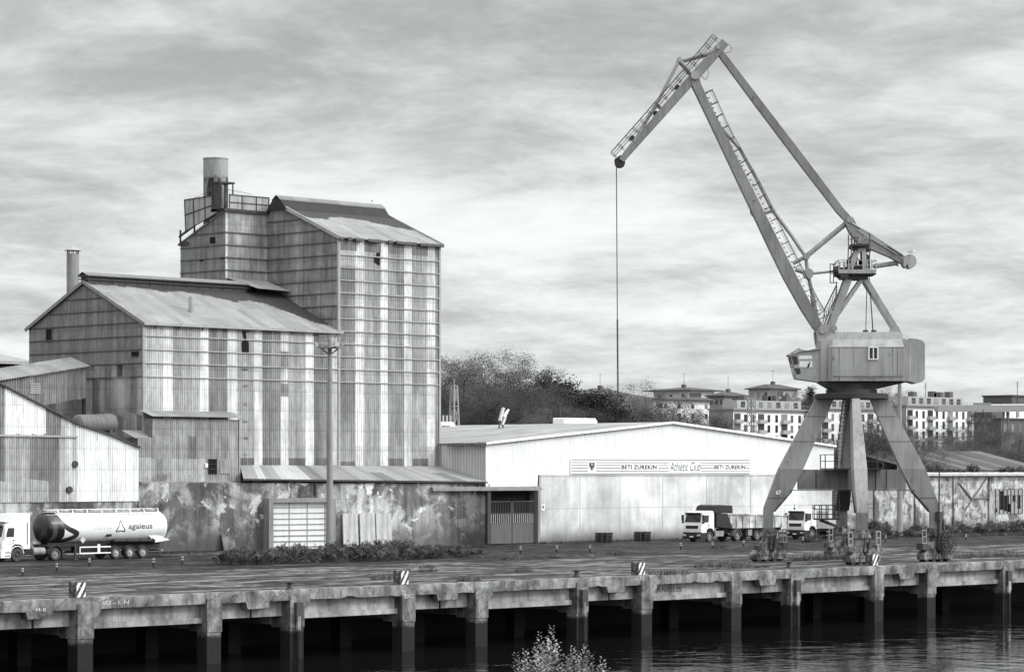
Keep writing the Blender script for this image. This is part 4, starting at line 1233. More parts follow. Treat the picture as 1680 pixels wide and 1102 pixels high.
# gate with barred upper panels, in the gap under the cladding
gx0, gx1 = U(804, VW), U(883, VW)
m = MB(); m.box((gx0, VW + 1.2, 0), (gx1, VW + 1.4, 5.6)); gt = m.obj('gateway', HOLE, ware, 0)
m = MB(); m.box((gx1, VW + 0.0, 0), (gx1 + 0.25, VW + 1.3, 5.62)); m.box((gx0 - 0.1, VW + 0.1, 5.35), (gx1 - 0.02, VW + 1.1, 5.62)); m.obj('gate_frame', MIDG, gt, 0)
gm = (gx0 + gx1) / 2 + 0.1
GATE = simple('grey_gate_paint', 0.11, 0.6, 0.15, 1, fine=0.1, drip=0.2)
for a, b_ in ((gx0 + 0.1, gm - 0.04), (gm + 0.04, gx1 - 0.1)):
    m = MB(); m.box((a, VW + 0.42, 0.06), (b_, VW + 0.48, 2.0)); z1 = 4.15
    for uu in (a, b_ - 0.08): m.box((uu, VW + 0.40, 2.0), (uu + 0.08, VW + 0.5, z1))
    for z_ in (2.0, 2.95, z1): m.box((a + 0.081, VW + 0.402, z_), (b_ - 0.081, VW + 0.498, z_ + 0.07))
    lf = m.obj('gate_leaf', GATE, ware, 0)
    m = MB(); nb = 11
    for k in range(nb):
        uu = lerp(a + 0.2, b_ - 0.2, k / (nb - 1)); m.box((uu - 0.05, VW + 0.43, 2.072), (uu + 0.05, VW + 0.46, 2.948))
    each(m, 'bar', GIRT, lf)
    m = MB()
    for k in range(14):
        uu = lerp(a + 0.15, b_ - 0.15, k / 13); m.box((uu - 0.018, VW + 0.44, 3.022), (uu + 0.018, VW + 0.46, z1))
    m.obj('mesh_panel', GATE, lf, 0)
m = MB(); c = onv(890, 832, VW); m.cbox((c.x + 0.1, VW + 0.03, c.z), 0.42, 0.04, 0.6)
nt = tag(m.obj('notice', WHITEP, sharp=0, loc=c), 'small white notice on the concrete wall right of the gate', 'notice')
m = MB(); m.cbox((c.x + 0.1, VW + 0.006, c.z + 0.04), 0.2, 0.006, 0.28); m.obj('pictogram', INK, nt, 0)
# banner
vb = VW - 0.07
b0, b1 = onv(937, 777.5, vb), onv(1230, 753.5, vb)
z0, z1 = onv(937, 777.5, vb).z, onv(937, 753.5, vb).z
bh = z1 - z0; bl = b1.x - b0.x
ban = thing('banner', 'long white banner with grey stripes and black lettering on the warehouse front', 'banner', (b0.x, vb, z0))
m = MB(); m.box((b0.x - 0.1, vb - 0.02, z0 - 0.04), (b1.x + 0.1, vb, z1 + 0.04)); m.obj('cloth', BANNER, ban, 0)
m = MB()
for k in range(6):
    zc = z1 - 0.02 - k * (bh - 0.06) / 5; segs = [(0.0, 1.0)]
    if k in (1, 2, 3, 4): segs = [(0.0, 0.088), (0.13, 0.265 if k in (2, 3) else 0.53), (0.47 if k in (2, 3) else 0.53, 0.53), (0.71, 0.787 if k in (2, 3) else 1.0), (0.975 if k in (2, 3) else 1, 1.0)]
    for a, b_ in segs:
        if b_ - a > 0.004: m.box((b0.x + bl * a, vb - 0.026, zc - 0.045), (b0.x + bl * b_, vb - 0.021, zc + 0.045))
each(m, 'stripe', LINEG, ban)
for t0, t1 in ((0.268, 0.461), (0.790, 0.972)):
    m = MB(); put_text(m, 'BETI ZUREKIN', (b0.x + bl * t0, vb - 0.028, z0 + bh * 0.33), X1, Z1, bl * (t1 - t0), bh * 0.31, bold=0.03, space=1.05); m.obj('lettering', INK, ban, 0)
m = MB(); put_text(m, 'Athletic Club', (b0.x + bl * 0.535, vb - 0.028, z0 + bh * 0.2), X1, Z1, bl * 0.175, bh * 0.66, shear=0.35); m.obj('script_lettering', INK, ban, 0)
m = MB(); cx_ = b0.x + bl * 0.109; w_ = bl * 0.016
m.prism([(cx_ - w_, vb - 0.028, z0 + bh * 0.82), (cx_ + w_, vb - 0.028, z0 + bh * 0.82), (cx_ + w_, vb - 0.028, z0 + bh * 0.5), (cx_, vb - 0.028, z0 + bh * 0.2), (cx_ - w_, vb - 0.028, z0 + bh * 0.5)], (0, 0.005, 0)); cr = m.obj('crest', FARM, ban, 0)
m = MB()
for dx, zz0, zz1 in ((-0.6, 0.5, 0.78), (-0.1, 0.3, 0.6), (0.4, 0.45, 0.62), (0.45, 0.66, 0.78)): m.box((cx_ + w_ * (dx - 0.2), vb - 0.034, z0 + bh * zz0), (cx_ + w_ * (dx + 0.2), vb - 0.029, z0 + bh * zz1))
m.obj('crest_charge', INK, cr, 0)
# things on the warehouse roof
def roofz(u): return wg(u - WU0) + 0.15
for (px0, px1, py0, py1, v_, lab) in ((925, 980, 686, 698, 232, 'long white rooftop unit with a rounded end, near the warehouse ridge'), (722, 747, 692, 702, 226, 'white rooftop unit with three upright pipes beside the silo tower')):
    a, b_ = onv(px0, py1, v_), onv(px1, py0, v_)
    un = thing('rooftop_unit', lab, 'rooftop unit', (a.x, v_, a.z))
    lo = min(a.z, roofz(a.x) + 0.4) - 0.1; hi = b_.z; L_ = b_.x - a.x
    m = MB(); m.prism([(a.x, v_, lo), (b_.x, v_, lo), (b_.x, v_, hi - 0.35), (b_.x - 0.35, v_, hi), (a.x + 0.1, v_, hi), (a.x, v_, hi - 0.1)], (0, 1.8, 0)); m.obj('casing', WHITEP, un, 0)
    m = MB(); m.box((a.x + 0.2, v_ - 0.02, lo + 0.02), (b_.x - 0.8, v_ - 0.004, lerp(lo, hi, 0.55))); m.obj('grille', MIDG, un, 0)
    m = MB(); m.box((a.x + 0.2, v_ + 0.2, roofz(a.x) - 0.3), (b_.x - 0.2, v_ + 1.6, lo - 0.002)); m.obj('stand', STEEL, un, 0)
    if px0 == 722:
        for px in (727, 733, 739):
            c = onv(px, 686, v_ + 0.8); m = MB(); m.tube((c.x, v_ + 0.8, hi - 0.02), (c.x, v_ + 0.8, hi + 0.75), 0.11, n=10); m.obj('pipe', CHROME, un)
cw = onv(826, 699, 214)
fd = thing('bent_duct', 'bent shiny metal duct pieces standing on the warehouse roof', 'duct', (cw.x, 214, roofz(cw.x) - 0.2))
def dd(px, py): return onv(px, py, 214)
m = MB(); m.tube(dd(820, 690), dd(826, 669), 0.20, n=10); m.obj('duct_piece', CHROME, fd)
m = MB(); m.tube(dd(826, 684), dd(834, 672), 0.26, 0.12, 8); m.tube(dd(829, 682), dd(824, 697), 0.2, n=8); m.obj('duct_piece', CHROME, fd)
m = MB(); m.tube(dd(819, 692), Vector((dd(819, 692).x, 214, roofz(dd(819, 692).x) - 0.15)), 0.08, n=6); m.tube(dd(825, 695), Vector((dd(825, 695).x, 214, roofz(dd(825, 695).x) - 0.15)), 0.08, n=6); m.obj('stand', STEEL, fd)
# pallets against the wall
proto = None
for px, lab in ((991, 'left of the two along the concrete wall'), (1054, 'nearer the tipper lorry')):
    label = 'stack of dark wooden pallets, ' + lab
    c = Vector((U(px, VW - 1.6), VW - 1.6, 0))
    if proto is None:
        proto = thing('pallet_stack', label, 'pallets', (0, 0, 0), 'pallet stacks by the concrete wall')
        for k in range(7):
            m = MB(); z_ = 0.152 * k; j = 0.08 * (hsh(k, 7) - 0.5)
            for i in range(6): m.box((-1.15 + j, -0.55 + i * 0.2, z_ + 0.115), (1.15 + j, -0.43 + i * 0.2, z_ + 0.138))
            for i in (-1.1, -0.1, 0.95): m.box((i + j, -0.55, z_ + 0.004), (i + 0.14 + j, 0.57, z_ + 0.112))
            m.obj('pallet', simple('dark_pallet_wood', 0.05, 0.9, 0.4, 2) if k == 0 else MATS['dark_pallet_wood'], proto, 0)
        o = proto
    else: o = copy_tree(proto, label=label)
    o.location = c; o.scale = (0.74, 0.8, 0.92)

# ---------------------------------------------------------------- old whitewashed works at the right
VO = 198.0
O0, O1 = U(1377, VO), U(1760, VO); OT = 6.85
old = thing('old_works', 'derelict whitewashed works with pilasters, broken window and overgrown parapet behind the crane', 'derelict building', (O0, VO, 0))
m = MB(); m.box((O0, VO, 0), (O1, VO + 0.4, OT)); m.obj('wall', OLDWALL, old, 0)
m = MB(); m.box((O0, VO + 0.42, 0), (O1, VO + 22, OT - 0.3)); m.obj('hidden_body', FARG, old, 0)
for px in (1380, 1436, 1503, 1566, 1624, 1690):
    u = U(px, VO); m = MB(); m.box((u - 0.42, VO - 0.22, 0), (u + 0.42, VO - 0.003, OT - 0.3)); m.obj('pilaster', PLASTER, old, 0)
m = MB(); rings = []
for i in range(50):
    u = lerp(O0 - 0.2, O1, i / 49); j = 0.05 * nz(u * 0.9); rings.append([(u, VO - 0.4, OT - 0.28 + j), (u, VO - 0.4, OT + j), (u, VO - 0.003, OT + 0.1 + j), (u, VO - 0.003, OT - 0.28 + j)])
m.loft(rings); m.obj('cornice', PALEC, old, 0)
m = MB(); m.tube((O0, VO - 0.5, OT - 0.35), (O1, VO - 0.5, OT - 0.42), 0.08, n=8); m.obj('pipe_run', STEEL, old)
def ob(mb, px0, px1, py0, py1, d0, d1):
    a, b_ = onv(px0, py1, VO), onv(px1, py0, VO); return mb.box((a.x, VO - d1, a.z), (b_.x, VO - d0, b_.z))
m = MB(); P = lambda px, py: onv(px, py, VO) + Y1 * -0.06
m.bar(P(1570, 789), P(1594, 818), 0.16, 0.16); m.bar(P(1617, 785), P(1583, 836), 0.16, 0.16); m.bar(P(1594, 817.5), P(1622, 816.5), 0.14, 0.14); each(m, 'timber_brace', TIMBER, old)
m = MB(); ob(m, 1628, 1677, 803, 842, 0.005, 0.02); wn_ = m.obj('window', simple('dusty_panes', 0.30, 0.6, 0.4, 1.2, fine=0.3), old, 0)
m = MB()
for px0, px1, py0, py1 in ((1640, 1646, 805, 836), (1646, 1655, 812, 838), (1661, 1666, 812, 822), (1669, 1674, 812, 834), (1652, 1658, 826, 840), (1632, 1636, 834, 840)): ob(m, px0, px1, py0, py1, 0.024, 0.03)
each(m, 'missing_pane', HOLE, wn_)
m = MB()
for px in (1627, 1633, 1639.5, 1646, 1652, 1658, 1664, 1670.5, 1677): ob(m, px - 0.4, px + 0.4, 802, 842, 0.034, 0.08)
for py in (802, 812, 822, 832, 842): ob(m, 1627, 1677, py - 0.45, py + 0.45, 0.034, 0.075)
m.obj('glazing_bar', STEEL, wn_, 0)
m = MB(); ob(m, 1411, 1433, 805, 858, 0.005, 0.06); dd_ = m.obj('door', MIDG, old, 0)
m = MB()
for px in (1411.5, 1422, 1432.5): ob(m, px - 0.4, px + 0.4, 805, 858, 0.064, 0.1)
for py in (826, 833): ob(m, 1412, 1432, py - 0.5, py + 0.5, 0.064, 0.09)
m.obj('door_rail', STEEL, dd_, 0)
# shed roof behind the parapet
m = MB(); zr0, zr1 = 7.2, 9.6
sheet(m, (U(1505, VO + 3), VO + 3, zr0), X1, Vector((0, 11, zr1 - zr0)), O1 - U(1505, VO + 3), 0, 11.2, (0, 0, 1), per=0.6, amp=0.05, da=2, tone=lambda b, a: 0.27 + 0.2 * (hsh(111, math.floor(b / 1.2)) > 0.8), grime=lambda b, a: 0.2 * nz(b * 0.3, a * 0.2)); m.obj('roof', ROOF, old, 60)
m = MB(); m.box((U(1505, VO + 3), VO + 3.1, OT - 0.3), (O1, VO + 3.4, zr0 - 0.06)); m.box((U(1505, VO + 3), VO + 3.4, OT - 0.29), (U(1505, VO + 3) + 0.3, VO + 14, zr0 - 0.05)); each(m, 'upper_wall', FARD, old)
# ================================================================ HARBOUR CRANE
KZ = 224.8; KS = KZ / F; KX = 1397.0
KC = atZ(KX, HY, KZ); KC.z = 0
E1 = Vector((1, -1, 0)) / S2        # across the slewing plane (picture right)
D1 = Vector((1, 1, 0)) / S2         # away from the river side
crane = thing('harbour_crane', 'tall grey level-luffing harbour crane on a four-legged portal at the quay edge', 'crane', KC)


def K(px, py, y=0.0):
    return KC + E1 * ((px - KX) * KS) + D1 * y + Z1 * (CZ + (HY - py) * KS)


def plate(mb, pts, y0, y1, tone=1.0):
    return mb.prism([K(a, b_, y0) for a, b_ in pts], D1 * (y1 - y0), tone)


def strip(mb, pts, widths, y0, y1, tone=1.0):
    """member through px points with px widths across, flat sides facing the river"""
    L_, R_ = [], []
    for i, (p, w_) in enumerate(zip(pts, widths)):
        a = Vector(pts[max(i - 1, 0)]); b_ = Vector(pts[min(i + 1, len(pts) - 1)])
        d_ = (b_ - a).normalized(); n_ = Vector((-d_.y, d_.x))
        L_.append(Vector(p) + n_ * w_ / 2); R_.append(Vector(p) - n_ * w_ / 2)
    for i in range(len(pts) - 1):
        pass
    rings = []
    for l, r in zip(L_, R_):
        rings.append([K(l.x, l.y, y0), K(r.x, r.y, y0), K(r.x, r.y, y1), K(l.x, l.y, y1)])
    return mb.loft(rings, True, True, tone)


# ---- portal legs along the diagonals, tied by crossed beams
LEV = [(13.0, 1.45, 2.9, 0.30), (7.42, 3.9, 5.88, 0.52), (5.75, 4.75, 6.5, 0.5), (4.3, 6.05, 7.04, 0.42), (3.95, 6.28, 7.06, 0.40), (2.65, 6.3, 7.06, 0.36)]
for k, dr_ in enumerate((-E1, -D1, E1, D1)):
    sd = Vector((-dr_.y, dr_.x, 0))
    m = MB(); rings = []
    for z_, ri, ro, t_ in LEV:
        rings.append([KC + dr_ * ri - sd * t_ + Z1 * z_, KC + dr_ * ro - sd * t_ + Z1 * z_, KC + dr_ * ro + sd * t_ + Z1 * z_, KC + dr_ * ri + sd * t_ + Z1 * z_])
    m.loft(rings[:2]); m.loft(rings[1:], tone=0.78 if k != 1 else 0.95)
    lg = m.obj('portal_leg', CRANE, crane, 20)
    m = MB()
    m.bar(KC + dr_ * 4.82 + Z1 * 5.62, KC + dr_ * 6.2 + Z1 * 4.0, 1.12, 0.06, sd); m.obj('stiffener', STEEL, lg, 0)
    m = MB(); zf = 4.02
    rings = [[KC + dr_ * (6.26) - sd * 0.43 + Z1 * z_, KC + dr_ * 7.09 - sd * 0.43 + Z1 * z_, KC + dr_ * 7.09 + sd * 0.43 + Z1 * z_, KC + dr_ * 6.26 + sd * 0.43 + Z1 * z_] for z_ in (2.64, 4.0)]
    if k in (1, 3): m.loft(rings); m.obj('leg_foot', simple('darker_leg_paint', 0.16, 0.6, 0.3, 1.5, fine=0.25, drip=0.3) if k == 1 else MATS['darker_leg_paint'], lg, 0)
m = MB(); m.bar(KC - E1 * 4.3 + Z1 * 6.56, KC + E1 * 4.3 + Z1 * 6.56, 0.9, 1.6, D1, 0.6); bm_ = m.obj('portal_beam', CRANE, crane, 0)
m = MB()
for r_ in (-2.9, 1.9, 2.75): m.bar(KC + E1 * r_ - D1 * 0.47 + Z1 * 5.78, KC + E1 * r_ - D1 * 0.47 + Z1 * 7.34, 0.07, 0.05)
m.bar(KC - E1 * 5.0 - D1 * 0.40 + Z1 * 5.7, KC + E1 * 5.0 - D1 * 0.40 + Z1 * 5.7, 0.3, 0.06); m.obj('weld_rib', STEEL, bm_, 0)
for s in (-1, 1):
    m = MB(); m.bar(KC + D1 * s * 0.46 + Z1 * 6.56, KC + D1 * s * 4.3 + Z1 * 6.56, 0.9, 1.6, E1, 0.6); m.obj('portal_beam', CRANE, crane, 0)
for k, dr_ in enumerate((-E1, E1)):
    for z_ in (11.6, 9.6, 5.1):
        r0 = lerp(1.45, 3.9, (13.0 - z_) / 5.58) if z_ > 7.42 else 5.35; r1 = lerp(2.9, 5.88, (13.0 - z_) / 5.58) if z_ > 7.42 else 6.72
        t_ = lerp(0.30, 0.52, (13.0 - z_) / 5.58) if z_ > 7.42 else 0.47
        m = MB(); m.bar(KC + dr_ * (r0 + 0.05) - D1 * (t_ + 0.004) + Z1 * z_, KC + dr_ * (r1 - 0.05) - D1 * (t_ + 0.004) + Z1 * z_, 0.03, 0.035); m.obj('plate_seam', STEEL, crane, 0)
# number on the left leg
m = MB(); put_text(m, '67', K(1272, 811, -0.56), E1, Z1, 0.42, 0.36, bold=0.03); m.obj('number', WHITEP, crane, 0)
# ring
m = MB(); m.lathe(KC, Z1, [(12.98, 2.75), (13.02, 2.95), (13.38, 2.95), (13.42, 2.8)], 40); rg = m.obj('portal_ring', CRANED, crane)
m = MB(); m.lathe(KC, Z1, [(13.43, 2.05), (13.75, 2.05)], 32); m.lathe(KC, Z1, [(13.751, 1.6), (14.2, 1.6)], 24); m.obj('slew_bearing', CRANED, rg)
# platform on the cross beams with rails
m = MB(); m.bar(KC - E1 * 2.35 + Z1 * 7.42, KC + E1 * 2.35 + Z1 * 7.42, 3.6, 0.1, D1); pf = m.obj('portal_platform', CRANED, crane, 0)
m = MB()
for s in (-1, 1):
    for y_ in (-1.75, 1.75):
        for x_ in (0.9, 2.3): m.bar(KC + E1 * s * x_ + D1 * y_ + Z1 * 7.47, KC + E1 * s * x_ + D1 * y_ + Z1 * 8.55, 0.06, 0.06)
        for z_ in (8.02, 8.55): m.bar(KC + E1 * s * 0.9 + D1 * y_ + Z1 * z_, KC + E1 * s * 2.3 + D1 * y_ + Z1 * z_, 0.055, 0.055)
    for z_ in (8.02, 8.55): m.bar(KC + E1 * s * 2.3 - D1 * 1.75 + Z1 * z_, KC + E1 * s * 2.3 + D1 * 1.75 + Z1 * z_, 0.055, 0.055)
m.obj('railing', RAILM, pf, 0)
# central cable column and access ladders beside the rear leg
m = MB(); a0, a1 = K(1378, 655, 2.4), K(1386, 768, 3.0)
for s in (-0.25, 0.25): m.bar(K(1392, 655, 1.5) + E1 * s, K(1381, 762, 2.5) + E1 * s, 0.07, 0.07)
for i in range(16):
    c = K(1392, 655, 1.5).lerp(K(1381, 762, 2.5), (i + 0.5) / 16); m.bar(c - E1 * 0.25, c + E1 * 0.25, 0.04, 0.04)
for s in (-0.25, 0.25): m.bar(K(1376, 805, 2.0) + E1 * s, K(1376, 852, 2.0) + E1 * s, 0.07, 0.07)
for i in range(10):
    c = K(1376, 805, 2.0).lerp(K(1376, 852, 2.0), (i + 0.5) / 10); m.bar(c - E1 * 0.25, c + E1 * 0.25, 0.04, 0.04)
m.obj('ladder', RAILM, crane, 0)
m = MB(); m.box((KC.x - 0.0, KC.y + 0.0, 2.9), (KC.x + 0.001, KC.y + 0.001, 2.901))
m = MB(); m.bar(K(1341, 852, 2.6), K(1384, 852, 2.6), 1.3, 0.12, D1)
for x_ in (1341, 1352, 1363, 1374):
    m.bar(K(x_, 852, 1.95), K(x_, 829, 1.95), 0.06, 0.06); m.bar(K(x_, 852, 3.25), K(x_, 829, 3.25), 0.06, 0.06)
for py in (829, 836, 844): m.bar(K(1341, py, 1.95), K(1384, py, 1.95), 0.05, 0.05); m.bar(K(1341, py, 3.25), K(1384, py, 3.25), 0.05, 0.05)
m.bar(K(1352, 854, 2.6), K(1386, 866, 3.6), 0.25, 0.2); m.obj('access_landing', RAILM, crane, 0)
# bogies
for k, dr_ in enumerate((-E1, -D1, E1, D1)):
    c = KC + dr_ * 6.68; c.z = 0
    m = MB()
    m.loft([[c + Vector((x_ * a, y_ * a * 0.9, z_)) for x_, y_ in ((-1, -1), (1, -1), (1, 1), (-1, 1))] for z_, a in ((2.68, 0.42), (2.3, 0.5), (2.03, 0.55))])
    m.loft([[c + Vector((x_ * a, y_ * b_, z_)) for x_, y_ in ((-1, -1), (1, -1), (1, 1), (-1, 1))] for z_, a, b_ in ((2.02, 0.42, 0.34), (1.62, 0.55, 0.33), (1.22, 1.15, 0.32), (1.02, 1.2, 0.32), (0.95, 0.5, 0.32))])
    bg_ = m.obj('bogie', BLOCKC, crane, 25)
    for s in (-1, 1):
        t = c + X1 * s * 0.97
        m = MB()
        m.prism([t + Vector((-0.9, -0.38, 0.2)), t + Vector((0.9, -0.38, 0.2)), t + Vector((0.92, -0.38, 0.6)), t + Vector((0.58, -0.38, 0.94)), t + Vector((-0.58, -0.38, 0.94)), t + Vector((-0.92, -0.38, 0.6))], (0, 0.76, 0))
        m.obj('wheel_frame', BLOCKC, bg_, 20)
        m = MB()
        for x_ in (-0.48, 0.48):
            m.lathe(t + Vector((x_, -0.3, 0.29)), (0, 1, 0), [(0, 0.05), (0.0, 0.29), (0.6, 0.29), (0.6, 0.05)], 16)
        each(m, 'wheel', STEEL, bg_, 35)
        m = MB()
        for x_ in (-0.6, -0.2, 0.25, 0.6): m.lathe(t + Vector((x_, -0.392, 0.52)), (0, 1, 0), [(0, 0.07), (0.02, 0.07)], 10)
        each(m, 'pin_hole', HOLE, bg_)
        m = MB(); m.cbox(t + Vector((s * 0.28, -0.06, 1.12)), 0.55, 0.5, 0.32)
        if (k, s) in ((0, 1), (1, -1), (1, 1), (2, -1), (3, -1)): m.cbox(t + Vector((s * 0.78, -0.05, 1.22)), 0.62, 0.66, 0.5)
        m.obj('motor_box', STEEL if (k + s) % 2 else BLOCKC, bg_, 0)
        if (k, s) in ((0, 1), (1, -1), (1, 1), (2, -1), (3, -1)):
            m = MB(); q_ = t + Vector((s * 0.78, -0.25, 1.47))
            for x_ in (-0.24, 0.24): m.bar(q_ + X1 * x_, q_ + X1 * x_ + Z1 * 1.1, 0.085, 0.085)
            for z_ in (0.04, 0.55, 1.06): m.bar(q_ - X1 * 0.19 + Z1 * z_, q_ + X1 * 0.19 + Z1 * z_, 0.085, 0.085)
            m.obj('guard_frame', MIDG, bg_, 0)
    m = MB()
    for x_ in (-0.25, 0.25): m.bar(c + Vector((x_, -0.4, 0.95)), c + Vector((x_ * 1.3, -0.52, 2.1)), 0.1, 0.08)
    m.cbox(c + Vector((0.5, -0.42, 1.5)), 0.4, 0.1, 0.45); m.obj('bogie_bracket', STEEL, bg_, 0)
# cable reel at the right leg
c = KC + E1 * 6.68 + Vector((0.45, -0.95, 1.55))
m = MB()
for y_ in (-0.16, 0.16):
    for i in range(36):
        a, b_ = i * math.tau / 36, (i + 1) * math.tau / 36
        for r_ in (0.95, 0.62): m.bar(c + Vector((r_ * math.cos(a), y_, r_ * math.sin(a))), c + Vector((r_ * math.cos(b_), y_, r_ * math.sin(b_))), 0.06, 0.05)
    for i in range(18):
        a = i * math.tau / 18; m.bar(c + Vector((0.1 * math.cos(a), y_, 0.1 * math.sin(a))), c + Vector((0.97 * math.cos(a), y_, 0.97 * math.sin(a))), 0.055, 0.05)
m.lathe(c + Vector((0, -0.25, 0)), (0, 1, 0), [(0, 0.02), (0, 0.16), (0.5, 0.16), (0.5, 0.02)], 12)
m.lathe(c + Vector((0, -0.11, 0)), (0, 1, 0), [(0, 0.3), (0, 0.5), (0.22, 0.5), (0.22, 0.3)], 24)
rl = m.obj('cable_reel', STEEL, crane); m = MB(); m.bar(c + Vector((0, 0.2, 0)), c + Vector((0, 0.75, 0.3)), 0.2, 0.2); m.bar(c + Vector((0, 0.3, 0.1)), c + Vector((-0.1, 0.4, 1.9)), 0.16, 0.16); m.obj('reel_arm', STEEL, rl, 0)
m = MB(); c = KC + E1 * 6.95 - D1 * 0.6; m.cbox(c + Z1 * 3.65, 0.5, 0.45, 0.7); m.bar(c + Z1 * 3.3, c + Z1 * 0.9, 0.22, 0.22); m.bar(c + D1 * 0.1 + Z1 * 4.0, c + D1 * 0.05 + Z1 * 7.3, 0.08, 0.08); m.obj('switch_box', STEEL, crane, 0)

# ---- machine house
HW = 1.95
m = MB()
def oct_ring(py, x0, x1, hw, ch):
    return [K(x0, py, -hw + ch), K(x0 + ch / KS * 0.8, py, -hw), K(x1, py, -hw), K(x1 + 1, py, -hw + 0.1), K(x1 + 1, py, hw - 0.1), K(x1, py, hw), K(x0 + ch / KS * 0.8, py, hw), K(x0, py, hw - ch)]
m.loft([oct_ring(626, 1341, 1489, HW - 0.5, 0.2), oct_ring(560, 1341, 1489, HW - 0.5, 0.2), oct_ring(556, 1350, 1478, HW - 0.55, 0.2), oct_ring(545.5, 1358, 1470, HW - 0.75, 0.2)])
hs = m.obj('machine_house', CRANE, crane, 20)
m = MB(); m.loft([oct_ring(626, 1354, 1477, HW, 0.35), oct_ring(618, 1355, 1477, HW + 0.06, 0.35), oct_ring(571, 1355, 1477, HW + 0.06, 0.35), oct_ring(557.5, 1360, 1474, HW - 0.5, 0.2)]); m.obj('house_bay', CRANE, hs, 15)
m = MB()
for px in (1372, 1459): m.bar(K(px, 572, -HW - 0.065), K(px, 625, -HW - 0.045), 0.03, 0.02)
for py in (571.2, 618.5): m.bar(K(1362, py, -HW - 0.07), K(1477, py, -HW - 0.07), 0.03, 0.03)
m.bar(K(1466.5, 572, -HW - 0.065), K(1466.5, 617, -HW - 0.065), 0.03, 0.02)
each(m, 'panel_seam', STEEL, hs)
m = MB()
for i in range(14):
    px = 1397 + i * 4.4; m.bar(K(px, 618, -HW - 0.075), K(px + 0.6, 619 + 6 * hsh(i, 5), -HW - 0.04), 0.12, 0.012)
each(m, 'rust_stain', MIDG, hs)
m = MB(); m.loft([[K(1342, 627, -HW + 0.45), K(1487, 627, -HW + 0.45), K(1487, 627, HW - 0.45), K(1342, 627, HW - 0.45)], [K(1366, 641, -1.4), K(1425, 641, -1.4), K(1425, 641, 1.4), K(1366, 641, 1.4)]]); m.obj('underframe', CRANED, hs, 0)
# window of the house
m = MB(); plate(m, [(1420, 590), (1434, 590), (1434, 571.5), (1420, 571.5)], -HW - 0.1, -HW - 0.06); wi = m.obj('window', GLASS, hs, 0)
m = MB()
for px in (1420, 1427.3, 1434.5): m.bar(K(px, 591, -HW - 0.12), K(px, 571, -HW - 0.12), 0.075, 0.06)
for py in (571.3, 590.7): m.bar(K(1419.3, py, -HW - 0.125), K(1435.2, py, -HW - 0.125), 0.06, 0.075)
m.obj('frame', WHITEP, wi, 0)
# counterweight box
m = MB()
def cwr(y): return [K(a, b_, y) for a, b_ in ((1489.5, 626.5), (1489.5, 556), (1502, 557.5), (1510, 560), (1513.5, 565), (1513.5, 622), (1509, 627), (1500, 629.5))]
m.loft([cwr(-HW + 0.6), cwr(HW - 0.6)]); m.obj('counterweight', CRANE, crane, 25)
# operator's cab
m = MB(); cy0, cy1 = -1.2, 0.9
body_ = [(1341, 574), (1308, 577), (1294, 583), (1304, 622), (1316, 623.5), (1341, 627)]
plate(m, body_, cy0, cy1); cabn = m.obj('operator_cab', CRANE, crane, 0)
m = MB(); plate(m, [(1291, 582.5), (1309, 571.2), (1310, 573.5), (1322, 576), (1342, 570.5), (1342, 574), (1310, 577.5), (1293, 585)], cy0 - 0.15, cy1 + 0.15); m.obj('cab_roof', CRANE, cabn, 0)
m = MB(); plate(m, [(1308.5, 602.8), (1330.5, 603.2), (1330, 593), (1309.5, 593.5)], cy0 - 0.03, cy0 - 0.004); plate(m, [(1307.5, 589.8), (1330, 589.8), (1329.5, 584), (1308.5, 584.5)], cy0 - 0.03, cy0 - 0.004); sw = m.obj('side_window', simple('sky_lit_pane', 0.72, 0.25, 0.05, 1, spec=0.6), cabn, 0)
m = MB(); plate(m, [(1321, 603), (1324.5, 603), (1327, 594), (1325.8, 594)], cy0 - 0.04, cy0 - 0.032); m.obj('torn_pane', HOLE, sw, 0)
m = MB(); fo = -E1 * 0.05
m.add([K(1295.2, 587, cy0 + 0.1) + fo, K(1303.8, 619, cy0 + 0.1) + fo, K(1303.8, 619, cy1 - 0.1) + fo, K(1295.2, 587, cy1 - 0.1) + fo], [(0, 1, 2, 3)])
m.obj('front_window', GLASS, cabn, 0)
m = MB(); plate(m, [(1296.5, 586), (1305, 584.5), (1307.5, 597), (1300, 600)], cy0 - 0.025, cy0 - 0.004); plate(m, [(1300.8, 604), (1309.5, 605), (1311.5, 613), (1304.8, 615)], cy0 - 0.025, cy0 - 0.004); each(m, 'quarter_window', GLASS, cabn)
m = MB(); m.bar(K(1293.2, 586, cy0), K(1295, 604, cy0), 0.05, 0.05); m.bar(K(1295, 604, cy0), K(1300, 602, cy0), 0.05, 0.05); m.obj('wiper_rail', RAILM, cabn, 0)
# ---- jib foot bracket
m = MB()
for y_ in (-1.25, 0.75):
    plate(m, [(1339, 562), (1337, 545), (1345, 533), (1352, 532), (1366, 544), (1372, 556), (1360, 570), (1342, 572)], y_, y_ + 0.5)
each(m, 'jib_bracket', CRANE, crane)
m = MB(); m.tube(K(1347, 543, -1.4), K(1347, 543, 1.4), 0.28, n=16); m.tube(K(1366, 540, -1.3), K(1366, 540, -1.1), 0.24, n=12); each(m, 'pivot_pin', CRANE, crane, 35)
# rear lug
m = MB()
for y_ in (-0.75, 0.45): plate(m, [(1458, 546), (1464, 538), (1467, 535), (1472, 536), (1480, 552), (1470, 552)], y_, y_ + 0.3)
each(m, 'rear_lug', CRANE, crane)

